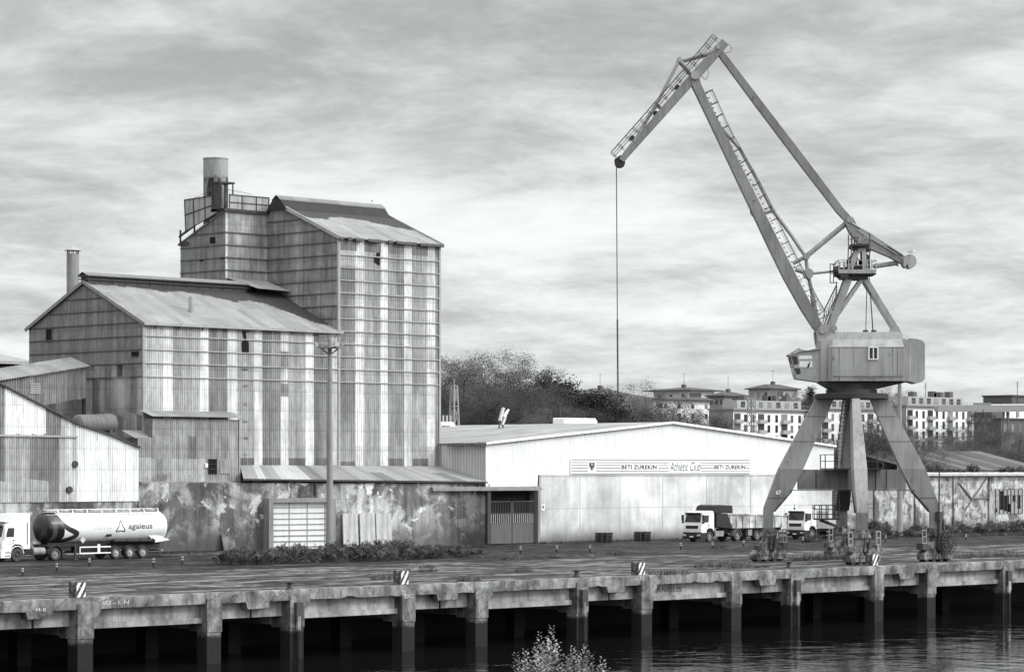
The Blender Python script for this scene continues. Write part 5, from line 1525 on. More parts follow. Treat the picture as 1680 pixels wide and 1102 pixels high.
# ---- main boom
bl_ = [(1138, 122), (1142, 140), (1155, 168), (1185, 229), (1234, 330), (1268, 400), (1294, 452), (1322, 504), (1340, 534), (1348, 545)]
bw_ = [12, 14, 13, 14.5, 17, 19, 20, 18, 15.5, 12]
m = MB(); strip(m, bl_, bw_, -0.6, 0.6, 0.72); boom = m.obj('boom', CRANE, crane, 15)
m = MB()
tw = [(1185, 211), (1215, 245), (1240, 290), (1268, 345), (1300, 388), (1322, 421)]
m.path([K(a, b_, 0.0) for a, b_ in tw[:1] + tw[1:]], 0.16, 8)
m.tube(K(1301, 432, 0), K(1322, 421, 0), 0.16, n=8); m.tube(K(1244, 352, 0), K(1272, 345, 0), 0.13, n=8)
m.tube(K(1322, 421, 0), K(1325, 446, 0), 0.15, n=8); m.tube(K(1325, 446, 0), K(1333, 485, 0), 0.15, n=8); m.tube(K(1333, 485, 0), K(1340, 526, 0), 0.2, n=8)
m.tube(K(1305, 442, 0), K(1325, 449, 0), 0.17, n=8)
for px, py, r_ in ((1323, 421, 0.26), (1326, 449, 0.42), (1213, 243, 0.1)): m.tube(K(px, py, -0.3), K(px, py, 0.3), r_, n=14)
m.obj('boom_truss', CRANE, boom)
# ladder and railing along the boom's upper side
def offset(pts, off):
    out = []
    for i, p in enumerate(pts):
        a = Vector(pts[max(i - 1, 0)]); b_ = Vector(pts[min(i + 1, len(pts) - 1)]); d_ = (b_ - a).normalized()
        out.append(Vector(p) + Vector((d_.y, -d_.x)) * off)
    return out
def resample(pts, n):
    pts = [Vector(p) for p in pts]; L_ = [0]
    for a, b_ in zip(pts[:-1], pts[1:]): L_.append(L_[-1] + (b_ - a).length)
    out = []
    for i in range(n + 1):
        s = L_[-1] * i / n
        for k in range(len(pts) - 1):
            if s <= L_[k + 1] + 1e-6:
                t_ = (s - L_[k]) / (L_[k + 1] - L_[k]); out.append(pts[k].lerp(pts[k + 1], t_)); break
    return out
edge = [(a + w_ * 0.45, b_ - w_ * 0.23) for (a, b_), w_ in zip(bl_, bw_)]
run = resample([(1157, 153), (1188, 222), (1242, 318), (1276, 390), (1304, 444), (1330, 496), (1342, 516)], 19)
m = MB()
r1 = offset(run, 3.0); r2 = offset(run, 12.5); r3 = offset(run, 8)
for y_ in (-0.35, 0.35):
    m.path([K(p.x, p.y, y_) for p in r2], 0.026, 4)
m.path([K(p.x, p.y, -0.35) for p in r3], 0.012, 4)
for i, p in enumerate(run):
    d_ = (run[min(i + 1, 19)] - run[max(i - 1, 0)]).normalized(); n_ = Vector((d_.y, -d_.x))
    for y_ in (-0.35, 0.35):
        a, b_ = p + n_ * 0, p + n_ * 13; m.bar(K(a.x, a.y, y_), K(b_.x, b_.y, y_), 0.05, 0.05)
    a = p + n_ * 12.5; m.bar(K(a.x, a.y, -0.35), K(a.x, a.y, 0.35), 0.03, 0.03)
m.obj('boom_railing', RAILM, boom, 0)
m = MB()
st_ = resample([(1157, 153), (1188, 222), (1242, 318), (1276, 390), (1304, 444), (1330, 496), (1342, 516)], 46)
for p in st_: m.bar(K(p.x + 2, p.y, -0.32), K(p.x + 2, p.y, 0.32), 0.12, 0.03, E1)
m.obj('boom_step', RAILM, boom, 0)
m = MB(); c = K(1237, 349, -0.45)
for i in range(16):
    a, b_ = i * math.tau / 16, (i + 1) * math.tau / 16
    m.bar(c + E1 * 0.32 * math.cos(a) + Z1 * 0.36 * math.sin(a), c + E1 * 0.32 * math.cos(b_) + Z1 * 0.36 * math.sin(b_), 0.06, 0.05)
for i in range(6):
    a = i * math.tau / 6; m.bar(c, c + E1 * 0.32 * math.cos(a) + Z1 * 0.36 * math.sin(a), 0.04, 0.04)
m.bar(c + D1 * 0.05, K(1243, 349, -0.4), 0.1, 0.1); m.obj('guide_sheave', RAILM, boom, 0)
# ---- fly jib
m = MB(); strip(m, [(1189, 70), (1160, 103), (1138, 127), (1080, 193), (1030, 250), (1019, 264)], [14, 15, 14.5, 13, 11, 9], -0.5, 0.5, 0.72); fly = m.obj('fly_jib', CRANE, crane, 15)
m = MB()
for y_ in (-0.4, 0.4):
    m.path([K(a, b_, y_) for a, b_ in ((1176, 82), (1160, 89), (1116, 101))], 0.15, 8)
    m.path([K(a, b_, y_) for a, b_ in ((1113, 102), (1077, 171), (1040, 233))], 0.13, 8)
    m.tube(K(1116, 102, y_), K(1140, 127, y_), 0.15, n=8)
    m.tube(K(1077, 171, y_), K(1087, 181, y_), 0.1, n=8)
m.tube(K(1114, 99, -0.55), K(1114, 99, 0.55), 0.2, n=10)
each(m, 'fly_jib_stay', CRANE, fly, 35)
m = MB(); m.tube(K(1139.5, 126, -0.85), K(1139.5, 126, 0.85), 0.34, n=18); m.tube(K(1177, 79.5, -0.65), K(1177, 79.5, 0.65), 0.16, n=12); each(m, 'jib_pin', CRANE, fly, 35)
m = MB()
for y_ in (-0.12, 0.25): m.lathe(K(1017, 267, y_), D1, [(0, 0.1), (0, 0.42), (0.07, 0.36), (0.14, 0.42), (0.14, 0.1)], 20)
plate(m, [(1008, 262), (1018, 255), (1024, 260), (1025, 270), (1018, 275), (1010, 272)], -0.35, -0.25); plate(m, [(1008, 262), (1018, 255), (1024, 260), (1025, 270), (1018, 275), (1010, 272)], 0.45, 0.55); m.obj('head_sheave', CRANED, fly, 25)
m = MB()
base_ = resample([(1178, 67), (1138, 115), (1078, 184), (1012, 259)], 14)
for off, r_ in ((13, 0.022), (8.5, 0.014), (4.5, 0.016)):
    rr_ = offset(base_, -off) if False else [p + Vector((-0.75, -0.66)) * off for p in base_]
    for y_ in (-0.6, 0.6): m.path([K(p.x, p.y, y_) for p in rr_], r_, 4)
for i, p in enumerate(base_):
    q_ = p + Vector((-0.75, -0.66)) * 13.5
    for y_ in (-0.6, 0.6): m.bar(K(p.x, p.y, y_), K(q_.x, q_.y, y_), 0.045, 0.045)
    q_ = p + Vector((-0.75, -0.66)) * 4.5; m.bar(K(q_.x, q_.y, -0.6), K(q_.x, q_.y, 0.6), 0.08, 0.02)
m.obj('jib_railing', RAILM, fly, 0)
m = MB()
for cx_, cy_, pts in ((0, 0, ((1189, 72), (1197, 75), (1200, 81), (1198, 86), (1190, 88))), (0, 0, ((1160, 113), (1162, 121), (1161, 127), (1157, 132), (1150, 126)))):
    m.path([K(a, b_, -0.3) for a, b_ in pts], 0.025, 4)
m.obj('rope_guard', RAILM, fly)
m = MB()
for px, py in ((1111, 144), (1076, 187), (1037, 227)): m.lathe(K(px, py, -0.2), D1, [(0, 0.05), (0, 0.22), (0.3, 0.22), (0.3, 0.05)], 12)
each(m, 'rope_roller', STEEL, fly, 35)
# ---- tie bar from jib tail to the rocker
m = MB(); strip(m, [(1182, 88), (1240, 165), (1320, 270), (1378, 346), (1395, 364)], [10, 12, 13, 12, 11], -0.4, 0.4, 0.68); m.obj('tie_bar', CRANE, crane, 15)
# ---- rocker with its counterweight
m = MB(); strip(m, [(1391, 360), (1400, 378), (1414, 396)], [15, 16, 15], -0.5, 0.5, 0.8); strip(m, [(1412, 396), (1430, 402), (1462, 416), (1486, 430)], [12, 15, 14, 13], -0.45, 0.45, 0.75)
rk = m.obj('rocker_arm', CRANE, crane, 15)
m = MB()
for y_ in (-0.5, 0.5): m.path([K(a, b_, y_) for a, b_ in ((1396, 367), (1424, 383), (1480, 419))], 0.09, 6); m.tube(K(1404, 378, y_), K(1470, 418, y_), 0.06, n=6)
m.tube(K(1424, 383, 0), K(1417, 396, 0), 0.12, n=6); m.obj('rocker_stay', CRANE, rk)
m = MB(); ps_ = [(1491 + 10.8 * math.cos(t_), 429.5 + 11.5 * math.sin(t_)) for t_ in [R(a) for a in range(-140, 80, 15)]] + [(1489, 441), (1487, 434), (1484, 434), (1485, 440), (1480, 436)]
plate(m, ps_, -0.7, 0.7); plate(m, [(1480, 425), (1484, 420), (1486, 436), (1481, 436)], -0.69, 0.69); m.obj('rocker_counterweight', CRANE, rk, 30)
m = MB(); m.tube(K(1322, 421, 0), K(1391, 364, 0), 0.22, n=10); m.tube(K(1393, 361.5, -0.6), K(1393, 361.5, 0.6), 0.24, n=14); m.obj('link_strut', CRANE, crane)
# ---- A-frame with machinery platforms
m = MB()
for y_ in (-0.85, 0.85):
    m.bar(K(1358, 545, y_), K(1391, 457, y_ * 0.8), 0.5, 0.55, D1); m.bar(K(1361, 533, y_), K(1414, 457, y_ * 0.8), 0.28, 0.3, D1)
    m.bar(K(1417, 457, y_ * 0.8), K(1469, 541, y_ * 0.7), 0.32, 0.42, D1)
af = m.obj('a_frame', CRANE, crane, 0)
m = MB()
for px, py in ((1374, 513), (1379, 500)): m.bar(K(px, py, -0.9), K(px, py, 0.9), 0.14, 0.14)
m.bar(K(1357, 509, -0.95), K(1372, 521, -0.95), 0.2, 0.24); m.obj('a_frame_brace', CRANE, af, 0)
m = MB(); plate(m, [(1374, 452), (1388, 452), (1390, 458), (1380, 458)], -1.3, 1.3); plate(m, [(1388.1, 449), (1428, 449), (1419, 459.5), (1390, 459.5)], -1.0, 1.0); m.bar(K(1373, 449, 0), K(1434, 449, 0), 2.6, 0.3, D1); lp = m.obj('machinery_platform', CRANED, crane, 0)
m = MB()
for y_ in (-1.3, 1.3):
    for px in (1373, 1381, 1389, 1420, 1427, 1434): m.bar(K(px, 446, y_), K(px, 428.5, y_), 0.055, 0.055)
    for py in (428.5, 437): m.bar(K(1373, py, y_), K(1434, py, y_), 0.05, 0.05)
    m.bar(K(1373, 447, y_), K(1434, 447, y_), 0.05, 0.3)
for px in (1373, 1434):
    for py in (428.5, 437): m.bar(K(px, py, -1.3), K(px, py, 1.3), 0.05, 0.05)
m.obj('railing', CRANE, lp, 0)
m = MB(); m.tube(K(1368, 446, 0), K(1378, 445, 0), 0.44, n=18); m.tube(K(1378, 445, 0), K(1392, 443, 0), 0.3, n=14); m.tube(K(1371.5, 451, -0.5), K(1383, 452, -0.5), 0.25, n=10)
for px, py, w_ in ((1400, 425, 0.55), (1420, 424, 0.5), (1401, 438, 0.5), (1421, 437, 0.45), (1412, 441, 0.4)): m.lathe(K(px, py, -0.5), D1, [(0, 0.1), (0, w_ * 0.62), (0.9, w_ * 0.62), (0.9, 0.1)], 14)
for px, py in ((1398, 432), (1418, 432)): m.cbox(K(px, py, 0.3), 0.6, 0.6, 0.7)
m.obj('luffing_gear', CRANED, crane)
m = MB()
for y_ in (-0.7, 0.7):
    m.bar(K(1391, 449, y_), K(1405, 412, y_ * 0.7), 0.2, 0.42, D1); m.bar(K(1417, 449, y_), K(1416, 412, y_ * 0.7), 0.2, 0.34, D1)
plate(m, [(1404, 414), (1406, 408), (1419, 408), (1418, 414)], -0.6, 0.6); m.obj('head_tower', CRANE, crane, 0)
m = MB(); plate(m, [(1394, 401.5), (1424, 401.5), (1424, 405.5), (1394, 405.5)], -1.0, 1.0); plate(m, [(1393, 406), (1406, 406), (1406, 411), (1400, 410)], -0.8, 0.8)
up = m.obj('upper_platform', CRANED, crane, 0)
m = MB()
for y_ in (-1.0, 1.0):
    for px, t_ in ((1394.3, 383), (1400, 390), (1404, 391), (1424, 386)): m.bar(K(px, 401, y_), K(px, t_, y_), 0.06, 0.06)
    m.bar(K(1394, 391, y_), K(1406, 391, y_), 0.05, 0.05); m.bar(K(1394.3, 405, y_), K(1393, 446, y_), 0.06, 0.06); m.bar(K(1424, 405, y_), K(1424, 446, y_), 0.06, 0.06)
m.obj('railing', RAILM, up, 0)
m = MB()
for px in (1423.8,): m.bar(K(px, 409, -0.3), K(px, 414, -0.3), 0.3, 0.3)
m.bar(K(1366, 433.5, 0.4), K(1372, 433.5, 0.4), 0.05, 0.05)
for px in (1361.5, 1367): m.bar(K(px, 433.5, -0.2), K(px, 464, -0.2), 0.05, 0.05)
for py in (433.5, 449, 464): m.bar(K(1361, py, -0.2), K(1373, py, -0.2), 0.06, 0.06)
m.bar(K(1372, 462, -0.2), K(1372, 487, -0.2), 0.06, 0.06)
for s in (-0.4, 0.2): m.path([K(a, b_, s) for a, b_ in ((1372, 468), (1353, 507), (1350, 530))], 0.025, 4); m.path([K(a, b_, s) for a, b_ in ((1372, 487), (1361, 510), (1352, 532))], 0.03, 4)
for i in range(9):
    t_ = i / 8; a = Vector((1372, 468)).lerp(Vector((1352, 515)), t_); b_ = Vector((1372, 487)).lerp(Vector((1354, 527)), t_); m.bar(K(a.x, a.y, -0.4), K(b_.x, b_.y, -0.4), 0.035, 0.035)
m.path([K(a, b_, 0.1) for a, b_ in ((1333, 484), (1348, 508), (1336, 511))], 0.025, 4); m.path([K(a, b_, 0.1) for a, b_ in ((1338, 500), (1342, 512), (1343, 530))], 0.025, 4); m.tube(K(1343, 524, 0.1), K(1361, 516, 0.1), 0.03, n=4)
m.obj('access_ladder', RAILM, crane, 0)
# rack rod
m = MB(); m.tube(K(1329, 449, 0), K(1372, 444.5, 0), 0.11, n=10); m.tube(K(1433, 437, 0), K(1471, 431.5, 0), 0.2, n=10); m.tube(K(1471, 431.5, 0), K(1473, 431.3, 0), 0.28, n=10); each(m, 'luffing_rack', CRANE, crane, 35)
# ropes down to the house and the hoist rope with its ball chain
m = MB()
m.tube(K(1421.5, 460, -0.4), K(1419.5, 543, -0.4), 0.035, n=5); m.tube(K(1427, 452, 0.4), K(1433, 543, 0.4), 0.035, n=5); m.tube(K(1429, 480, 0.3), K(1433.6, 543, 0.3), 0.025, n=5)
for px in (1419.5, 1433): m.cbox(K(px, 543.5, -0.2), 0.3, 0.3, 0.2)
each(m, 'luffing_rope', RAILM, crane)
m = MB(); m.tube(K(1011.5, 272, 0.2), K(1013, 525, 0.2), 0.04, n=6); hr = m.obj('hoist_rope', RAILM, crane)
m = MB()
for i in range(54):
    py = 525 + i * 2.4; c = K(1013 + 0.008 * (py - 525), py, 0.2); m.lathe(c - Z1 * 0.05, Z1, [(0, 0.03), (0.02, 0.075), (0.09, 0.075), (0.11, 0.03)], 8)
m.tube(K(1013, 525, 0.2), K(1014, 655, 0.2), 0.03, n=5); m.lathe(K(1014, 657, 0.2), Z1, [(-0.25, 0.03), (-0.2, 0.12), (0.1, 0.12), (0.15, 0.03)], 10); m.obj('rope_weights', STEEL, hr)

# ================================================================ FLOODLIGHT MASTS
def mast(loc, hz, label):
    r = thing('floodlight_mast', label, 'floodlight mast', (0, 0, 0), 'floodlight masts along the road')
    m = MB(); m.tube((0, 0, 0), (0, 0, hz), 0.34, 0.20, 16); m.lathe((0, 0, 0), Z1, [(0, 0.5), (0.08, 0.5), (0.1, 0.36)], 16); m.obj('mast', MIDG, r)
    m = MB(); m.lathe((0, 0, hz), Z1, [(-0.05, 0.3), (0, 1.0), (0.12, 1.0), (0.13, 0.3)], 20)
    for i in range(6):
        a = i * math.tau / 6; m.bar((0.15 * math.cos(a), 0.15 * math.sin(a), hz - 0.55), (0.85 * math.cos(a), 0.85 * math.sin(a), hz - 0.04), 0.06, 0.06)
    pf_ = m.obj('platform', MIDG, r)
    m = MB()
    for i in range(14):
        a, b_ = i * math.tau / 14, (i + 1) * math.tau / 14
        m.bar((0.98 * math.cos(a), 0.98 * math.sin(a), hz + 0.1), (0.98 * math.cos(a), 0.98 * math.sin(a), hz + 1.15), 0.035, 0.035)
        for z_ in (0.6, 1.15): m.bar((0.98 * math.cos(a), 0.98 * math.sin(a), hz + z_), (0.98 * math.cos(b_), 0.98 * math.sin(b_), hz + z_), 0.03, 0.03)
    m.obj('railing', MIDG, pf_, 0)
    for dx, dy in ((-0.8, 0.6), (0.75, -0.65), (-0.15, -0.95), (0.35, 0.9)):
        m = MB(); c = Vector((dx, dy, hz + 0.42)); dn = Vector((dx, dy, -0.5)).normalized(); a, b_ = frame(dn)
        m.loft([[c + a * x_ * w_ + b_ * y_ * w_ * 0.7 + dn * t_ for x_, y_ in ((-1, -1), (1, -1), (1, 1), (-1, 1))] for t_, w_ in ((0, 0.16), (0.3, 0.28))])
        fl_ = m.obj('floodlight', GIRT, r, 0)
        m = MB(); m.bar(c + dn * 0.302 - a * 0.24, c + dn * 0.302 + a * 0.24, 0.33, 0.01, b_); m.obj('lens', WHITEP, fl_, 0)
        m = MB(); m.bar(c, (dx * 0.9, dy * 0.9, hz + 0.1), 0.05, 0.05); m.obj('lamp_bracket', STEEL, r, 0)
    m = MB(); m.cbox((0, 0, hz + 0.5), 0.3, 0.3, 0.75); m.obj('control_box', MIDG, r, 0)
    r.location = loc
    return r
b0_ = Vector((U(541, 189), 189, 0)); mast(b0_, zat(571, b0_.x, b0_.y), 'tall grey floodlight mast rising from the shrubs in front of the silo tower')
b1_ = Vector((U(1476, 187), 187, 0)); mast(b1_, 17.3, 'floodlight mast standing behind the crane, its head hidden by the machine house')
# ================================================================ LORRIES (nose towards -X)
def wheel(root, x, y, r=0.5, w=0.32, s=-1, mat=None, rim=None):
    """y is the outer face of the wheel"""
    m = MB(); a = Vector((0, s, 0)); o = Vector((x, y, r))
    m.lathe(o - a * w, a, [(0, 0.1), (0, r * 0.9), (w * 0.12, r), (w * 0.88, r), (w, r * 0.9), (w, r * 0.62), (w - 0.05, r * 0.58), (w - 0.09, r * 0.5)], 28)
    t = m.obj('wheel', mat or RUBBER, root)
    m = MB(); m.lathe(o - a * 0.12, a, [(0, r * 0.56), (0.06, r * 0.55), (0.03, r * 0.42), (0.05, r * 0.24), (0.13, r * 0.2), (0.14, 0.02)], 24); m.obj('rim', rim or RIM, t)
    m = MB()
    for i in range(10):
        q_ = i * math.tau / 10; m.tube(o + Vector((r * 0.33 * math.cos(q_), s * -0.09, r * 0.33 * math.sin(q_))), o + Vector((r * 0.33 * math.cos(q_), s * -0.045, r * 0.33 * math.sin(q_))), 0.022, n=5)
    m.obj('wheel_nut', STEEL, t, 0)


def cab(root, ht, length=2.15, bumper=None, high=False, axle=1.45, steps=True, emblem=False, dark_top=False):
    B = bumper or BLACKP; HWD = 1.22
    prof = [(0.06, 0.95), (0.0, 1.25), (0.03, 1.72), (0.10, 1.95), (0.34, 2.80), (0.46, 2.95), (0.75, 3.06)]
    if high: prof += [(0.95, 3.12), (1.25, ht - 0.12), (1.55, ht - 0.03), (length, ht)]
    else: prof += [(length * 0.7, ht), (length, ht - 0.03)]
    prof += [(length, 1.0), (axle + 0.62, 1.0), (axle + 0.5, 1.24), (axle + 0.25, 1.40), (axle - 0.25, 1.40), (axle - 0.52, 1.22), (axle - 0.62, 0.95)]
    m = MB(); n = len(prof)
    rings = []
    for y, ins in ((-HWD, 0.06), (-HWD + 0.07, 0.0), (HWD - 0.07, 0.0), (HWD, 0.06)):
        rings.append([(x + (ins if x < 0.8 else 0), y, z - (ins if z > 2.9 else 0)) for x, z in prof])
    m.loft(rings)
    c = m.obj('cab', WHITEP, root, 28)
    m = MB(); m.prism([(-0.03, -1.2, 0.32), (-0.06, -1.2, 0.6), (-0.02, -1.2, 0.98), (axle - 0.64, -1.2, 0.98), (axle - 0.6, -1.2, 0.4), (axle - 0.7, -1.2, 0.32)], (0, 2.4, 0)); bp = m.obj('bumper', B, root, 0)
    m = MB(); m.cbox((-0.07, 0.0, 0.55), 0.02, 0.52, 0.12); m.obj('number_plate', WHITEP, bp, 0)
    for s in (-1, 1):
        m = MB(); m.prism([(-0.075, s * 0.72, 0.58), (-0.075, s * 1.16, 0.6), (-0.06, s * 1.17, 0.82), (-0.06, s * 0.72, 0.76)], (0.05, 0, 0)); m.obj('headlight', CHROME, bp, 0)
    # windscreen on the raked front
    def fp(z, y, o=0.012):
        x = 0.10 + (z - 1.95) * (0.24 / 0.85); return Vector((x - o, y, z + o * 0.28))
    m = MB(); m.add([fp(1.98, -1.06), fp(1.98, 1.06), fp(2.76, 1.0), fp(2.76, -1.0)], [(0, 1, 2, 3)]); ws = m.obj('windscreen', GLASS, root, 0)
    m = MB()
    for y in (-0.5, 0.35): m.bar(fp(2.0, y, 0.03), fp(2.35, y + 0.42, 0.03), 0.03, 0.02)
    m.obj('wiper', BLACKP, ws, 0)
    m = MB(); m.add([fp(2.74, -1.02, 0.05), fp(2.74, 1.02, 0.05), Vector((0.02, 1.02, 2.9)), Vector((0.02, -1.02, 2.9)), Vector((0.42, 1.0, 2.99)), Vector((0.42, -1.0, 2.99))], [(0, 1, 2, 3), (3, 2, 4, 5)]); m.obj('sun_visor', BLACKP, root, 0)
    # grille
    m = MB(); m.prism([(-0.012, -0.78, 1.34), (-0.012, 0.78, 1.34), (0.012, 0.86, 1.66), (0.012, -0.86, 1.66)], (0.02, 0, 0)); gr = m.obj('grille', BLACKP, root, 0)
    m = MB()
    for k in range(3): m.box((-0.028 + 0.006 * k, -0.74, 1.40 + 0.085 * k), (-0.013 + 0.006 * k, 0.74, 1.425 + 0.085 * k))
    m.obj('grille_bar', STEEL, gr, 0)
    for s in (-1, 1):
        y = s * (HWD + 0.006)
        m = MB(); pts = [(0.42, y, 1.98), (1.18, y, 1.98), (1.22, y, 2.7), (0.62, y, 2.7), (0.40, y, 2.1)]; m.prism(pts, (0, -s * 0.02, 0)); m.obj('side_window', GLASS, root, 0)
        m = MB()
        y2 = s * (HWD + 0.004)
        for a, b_ in (((0.30, 1.02), (0.36, 2.72)), ((1.36, 1.3), (1.36, 2.8)), ((0.36, 2.78), (1.36, 2.8))): m.bar((a[0], y2, a[1]), (b_[0], y2, b_[1]), 0.014, 0.014)
        m.obj('door_seam', STEEL, root, 0)
        m = MB(); m.bar((1.05, s * (HWD + 0.02), 1.72), (1.25, s * (HWD + 0.02), 1.72), 0.04, 0.06); m.obj('door_handle', BLACKP, root, 0)
        m = MB(); m.cbox((0.18, s * (HWD + 0.18), 2.42), 0.16, 0.2, 0.62); m.cbox((0.18, s * (HWD + 0.16), 1.98), 0.15, 0.18, 0.22); m.bar((0.35, s * HWD, 2.72), (0.2, s * (HWD + 0.14), 2.66), 0.04, 0.04); m.obj('mirror', BLACKP if not high else WHITEP, root, 0)
        # arch and steps
        m = MB(); ring_ = []
        for i in range(9):
            a = math.pi * i / 8; ring_.append((axle - 0.64 * math.cos(a), 0.62 + 0.62 * math.sin(a)))
        for (xa, za), (xb, zb_) in zip(ring_[:-1], ring_[1:]): m.bar((xa, s * 1.08, za), (xb, s * 1.08, zb_), 0.3, 0.05, (0, 1, 0))
        m.obj('wheel_arch', B if not high else WHITEP, root, 0)
        m = MB()
        for z in (0.45, 0.72): m.box((0.35, s * 1.19, z), (axle - 0.66, s * 1.235, z + 0.06))
        m.obj('step', STEEL, root, 0)
        if emblem:
            m = MB(); tri(m, Vector((0.78, s * (HWD + 0.01), 1.50)), 0.15, 0.02, s); m.obj('emblem', INK, root, 0)
            m = MB(); m.lathe((1.1, s * HWD, 1.52), (0, s, 0), [(0, 0.06), (0.012, 0.06), (0.012, 0.01)], 12); m.obj('filler_cap', BLACKP, root)
    return c


def tri(mb, c, r, w, s=-1, stretch=1.1, n=30):
    """rounded triangle outline with hollow sides, as on the tank and the doors"""
    cs = [Vector((0, 0.78)), Vector((0.78, -0.52)), Vector((-0.78, -0.52))]; rho = 0.24
    def outline(sh):
        out = []
        for k in range(3):
            ctr = cs[k]; a0 = (90, -30, -150)[k]
            for i in range(9):
                a = R(a0 + 60 - 120 * i / 8); out.append(ctr + Vector((math.cos(a), math.sin(a))) * (rho - sh))
            q0 = out[-1]; nx_ = cs[(k + 1) % 3]; a1 = R((90, -30, -150)[(k + 1) % 3] + 60); q1 = nx_ + Vector((math.cos(a1), math.sin(a1))) * (rho - sh)
            for i in range(1, 6):
                t_ = i / 6; p = q0.lerp(q1, t_); out.append(p * (1 - 0.16 * math.sin(math.pi * t_)))
        return out
    A, B = outline(0.0), outline(w / r); o = len(mb.v); m_ = len(A)
    for p, q in zip(A, B):
        for k in (p, q): mb.v.append(c + Vector((-s * -1 * k.x * r * -1, 0, k.y * r * stretch)))
    for i in range(m_):
        j = (i + 1) % m_; mb.face((o + 2 * i, o + 2 * j, o + 2 * j + 1, o + 2 * i + 1))


def chassis(root, x0, x1, z=0.92, mt=None):
    m = MB()
    for y in (-0.42, 0.42): m.box((x0, y - 0.06, z - 0.14), (x1, y + 0.06, z + 0.12))
    for k in range(5):
        x = lerp(x0 + 0.2, x1 - 0.2, k / 4); m.box((x - 0.06, -0.36, z - 0.1), (x + 0.06, 0.36, z + 0.08))
    m.obj('chassis', mt or STEEL, root, 0)


def axle_pair(root, x, r=0.5, w=0.32, **kw):
    wheel(root, x, -1.22, r, w, -1, **kw); wheel(root, x, 1.22, r, w, 1, **kw)
    m = MB(); m.tube((x, -0.9, r), (x, 0.9, r), 0.12, n=10); m.obj('axle', STEEL, root)


# ---------------------------------------------------------------- tanker
VT = 186.5 + 1.25
ua_ = U(28.7, 186.5)                    # front axle
tk_ = thing('tanker_lorry', 'white tanker lorry with black-nosed silo tank parked before the corrugated shed', 'tanker lorry', (0, 0, 0))
AX = 1.5
cab(tk_, 3.85, 2.72, WHITEP, True, AX, emblem=True)
m = MB(); m.box((0.55, -0.85, 3.13), (1.0, 0.85, 3.2)); m.obj('roof_lamp_bar', CHROME, tk_, 0)
m = MB(); m.prism([(2.42, -1.235, 1.35), (2.5, -1.235, 1.35), (2.5, -1.235, 3.1), (2.42, -1.235, 3.1)], (0, 0.012, 0)); m.obj('air_deflector_gap', BLACKP, tk_, 0)
chassis(tk_, 0.9, 6.6, mt=BLACKP)
axle_pair(tk_, AX, 0.52, rim=STEEL); axle_pair(tk_, AX + 3.75, 0.52, 0.62)
m = MB()
for s in (-1, 1):
    ring_ = [(AX + 3.75 - 0.66 * math.cos(math.pi * i / 8), 0.55 + 0.66 * math.sin(math.pi * i / 8)) for i in range(9)]
    for (xa, za), (xb, zb_) in zip(ring_[:-1], ring_[1:]): m.bar((xa, s * 0.95, za), (xb, s * 0.95, zb_), 0.62, 0.03, (0, 1, 0))
each(m, 'mudguard', STEEL, tk_)
for s in (-1, 1):
    m = MB(); m.tube((AX + 1.6, s * 0.92, 0.78), (AX + 2.75, s * 0.92, 0.78), 0.31, n=16); m.obj('fuel_tank', MIDG, tk_)
    m = MB(); m.box((AX + 0.85, s * 0.62, 0.5), (AX + 1.45, s * 1.1, 1.0)); m.obj('battery_box', BLACKP, tk_, 0)
TX0 = U(50, VT + 1.25) - (ua_ - AX) - 0.15; TX1 = TX0 + 12.6; TZ = 2.62; TR_ = 1.24
# tank shell with a signed-distance paint mask: black nose with a swept edge, grey outline band
m = MB(); prof = [(0, 0.02), (0.03, 0.5), (0.12, 0.9), (0.28, 1.12), (0.5, TR_)]
nL = 90
for k in range(nL + 1): prof.append((lerp(0.55, 12.6 - 0.55, k / nL), TR_))
prof += [(12.6 - 0.5, TR_), (12.6 - 0.28, 1.12), (12.6 - 0.12, 0.9), (12.6 - 0.03, 0.5), (12.6, 0.02)]
m.lathe((TX0, 0, TZ), (1, 0, 0), prof, 96)
def seg_d(p, a, b_):
    ab = b_ - a; t_ = max(0, min(1, (p - a).dot(ab) / ab.dot(ab))); return (p - a - ab * t_).length
def txp(px): return U(px, 186.5) - U(50, VT + 1.25)
CV = [Vector((txp(a), (866 - b_) * 0.0505)) for a, b_ in ((90, 892), (90.8, 887), (94.2, 879), (93.8, 866), (95, 857), (99, 853.6), (105, 858), (114, 866.4), (124.5, 871.8), (130.2, 875.6), (128.4, 880), (121.4, 883.6), (109, 888.5))]
CVs = []
for i in range(len(CV) - 1):
    p0 = CV[max(i - 1, 0)]; p1 = CV[i]; p2 = CV[i + 1]; p3 = CV[min(i + 2, len(CV) - 1)]
    for j in range(5):
        t_ = j / 5
        CVs.append(0.5 * ((2 * p1) + (p2 - p0) * t_ + (2 * p0 - 5 * p1 + 4 * p2 - p3) * t_ * t_ + (3 * p1 - p0 - 3 * p2 + p3) * t_ ** 3))
CVs.append(CV[-1])
def nose_edge(h):      # black area reaches to here along the side, by height above the axis
    return 4.75 - 0.55 * abs(h - 0.0) ** 1.6 - 0.15 * h
band, nose = {}, {}
for i, v in enumerate(m.v):
    X, h = v.x - TX0, v.z - TZ
    if v.y > 0.25: band[i] = 1.0
    else: band[i] = min(seg_d(Vector((X, h)), a, b_) for a, b_ in zip(CVs[:-1], CVs[1:])) - 0.21
    nose[i] = X - txp(109.9 - 2.6 * max(0, h + 0.65) ** 1.75 - 5 * max(0, -h - 0.7))
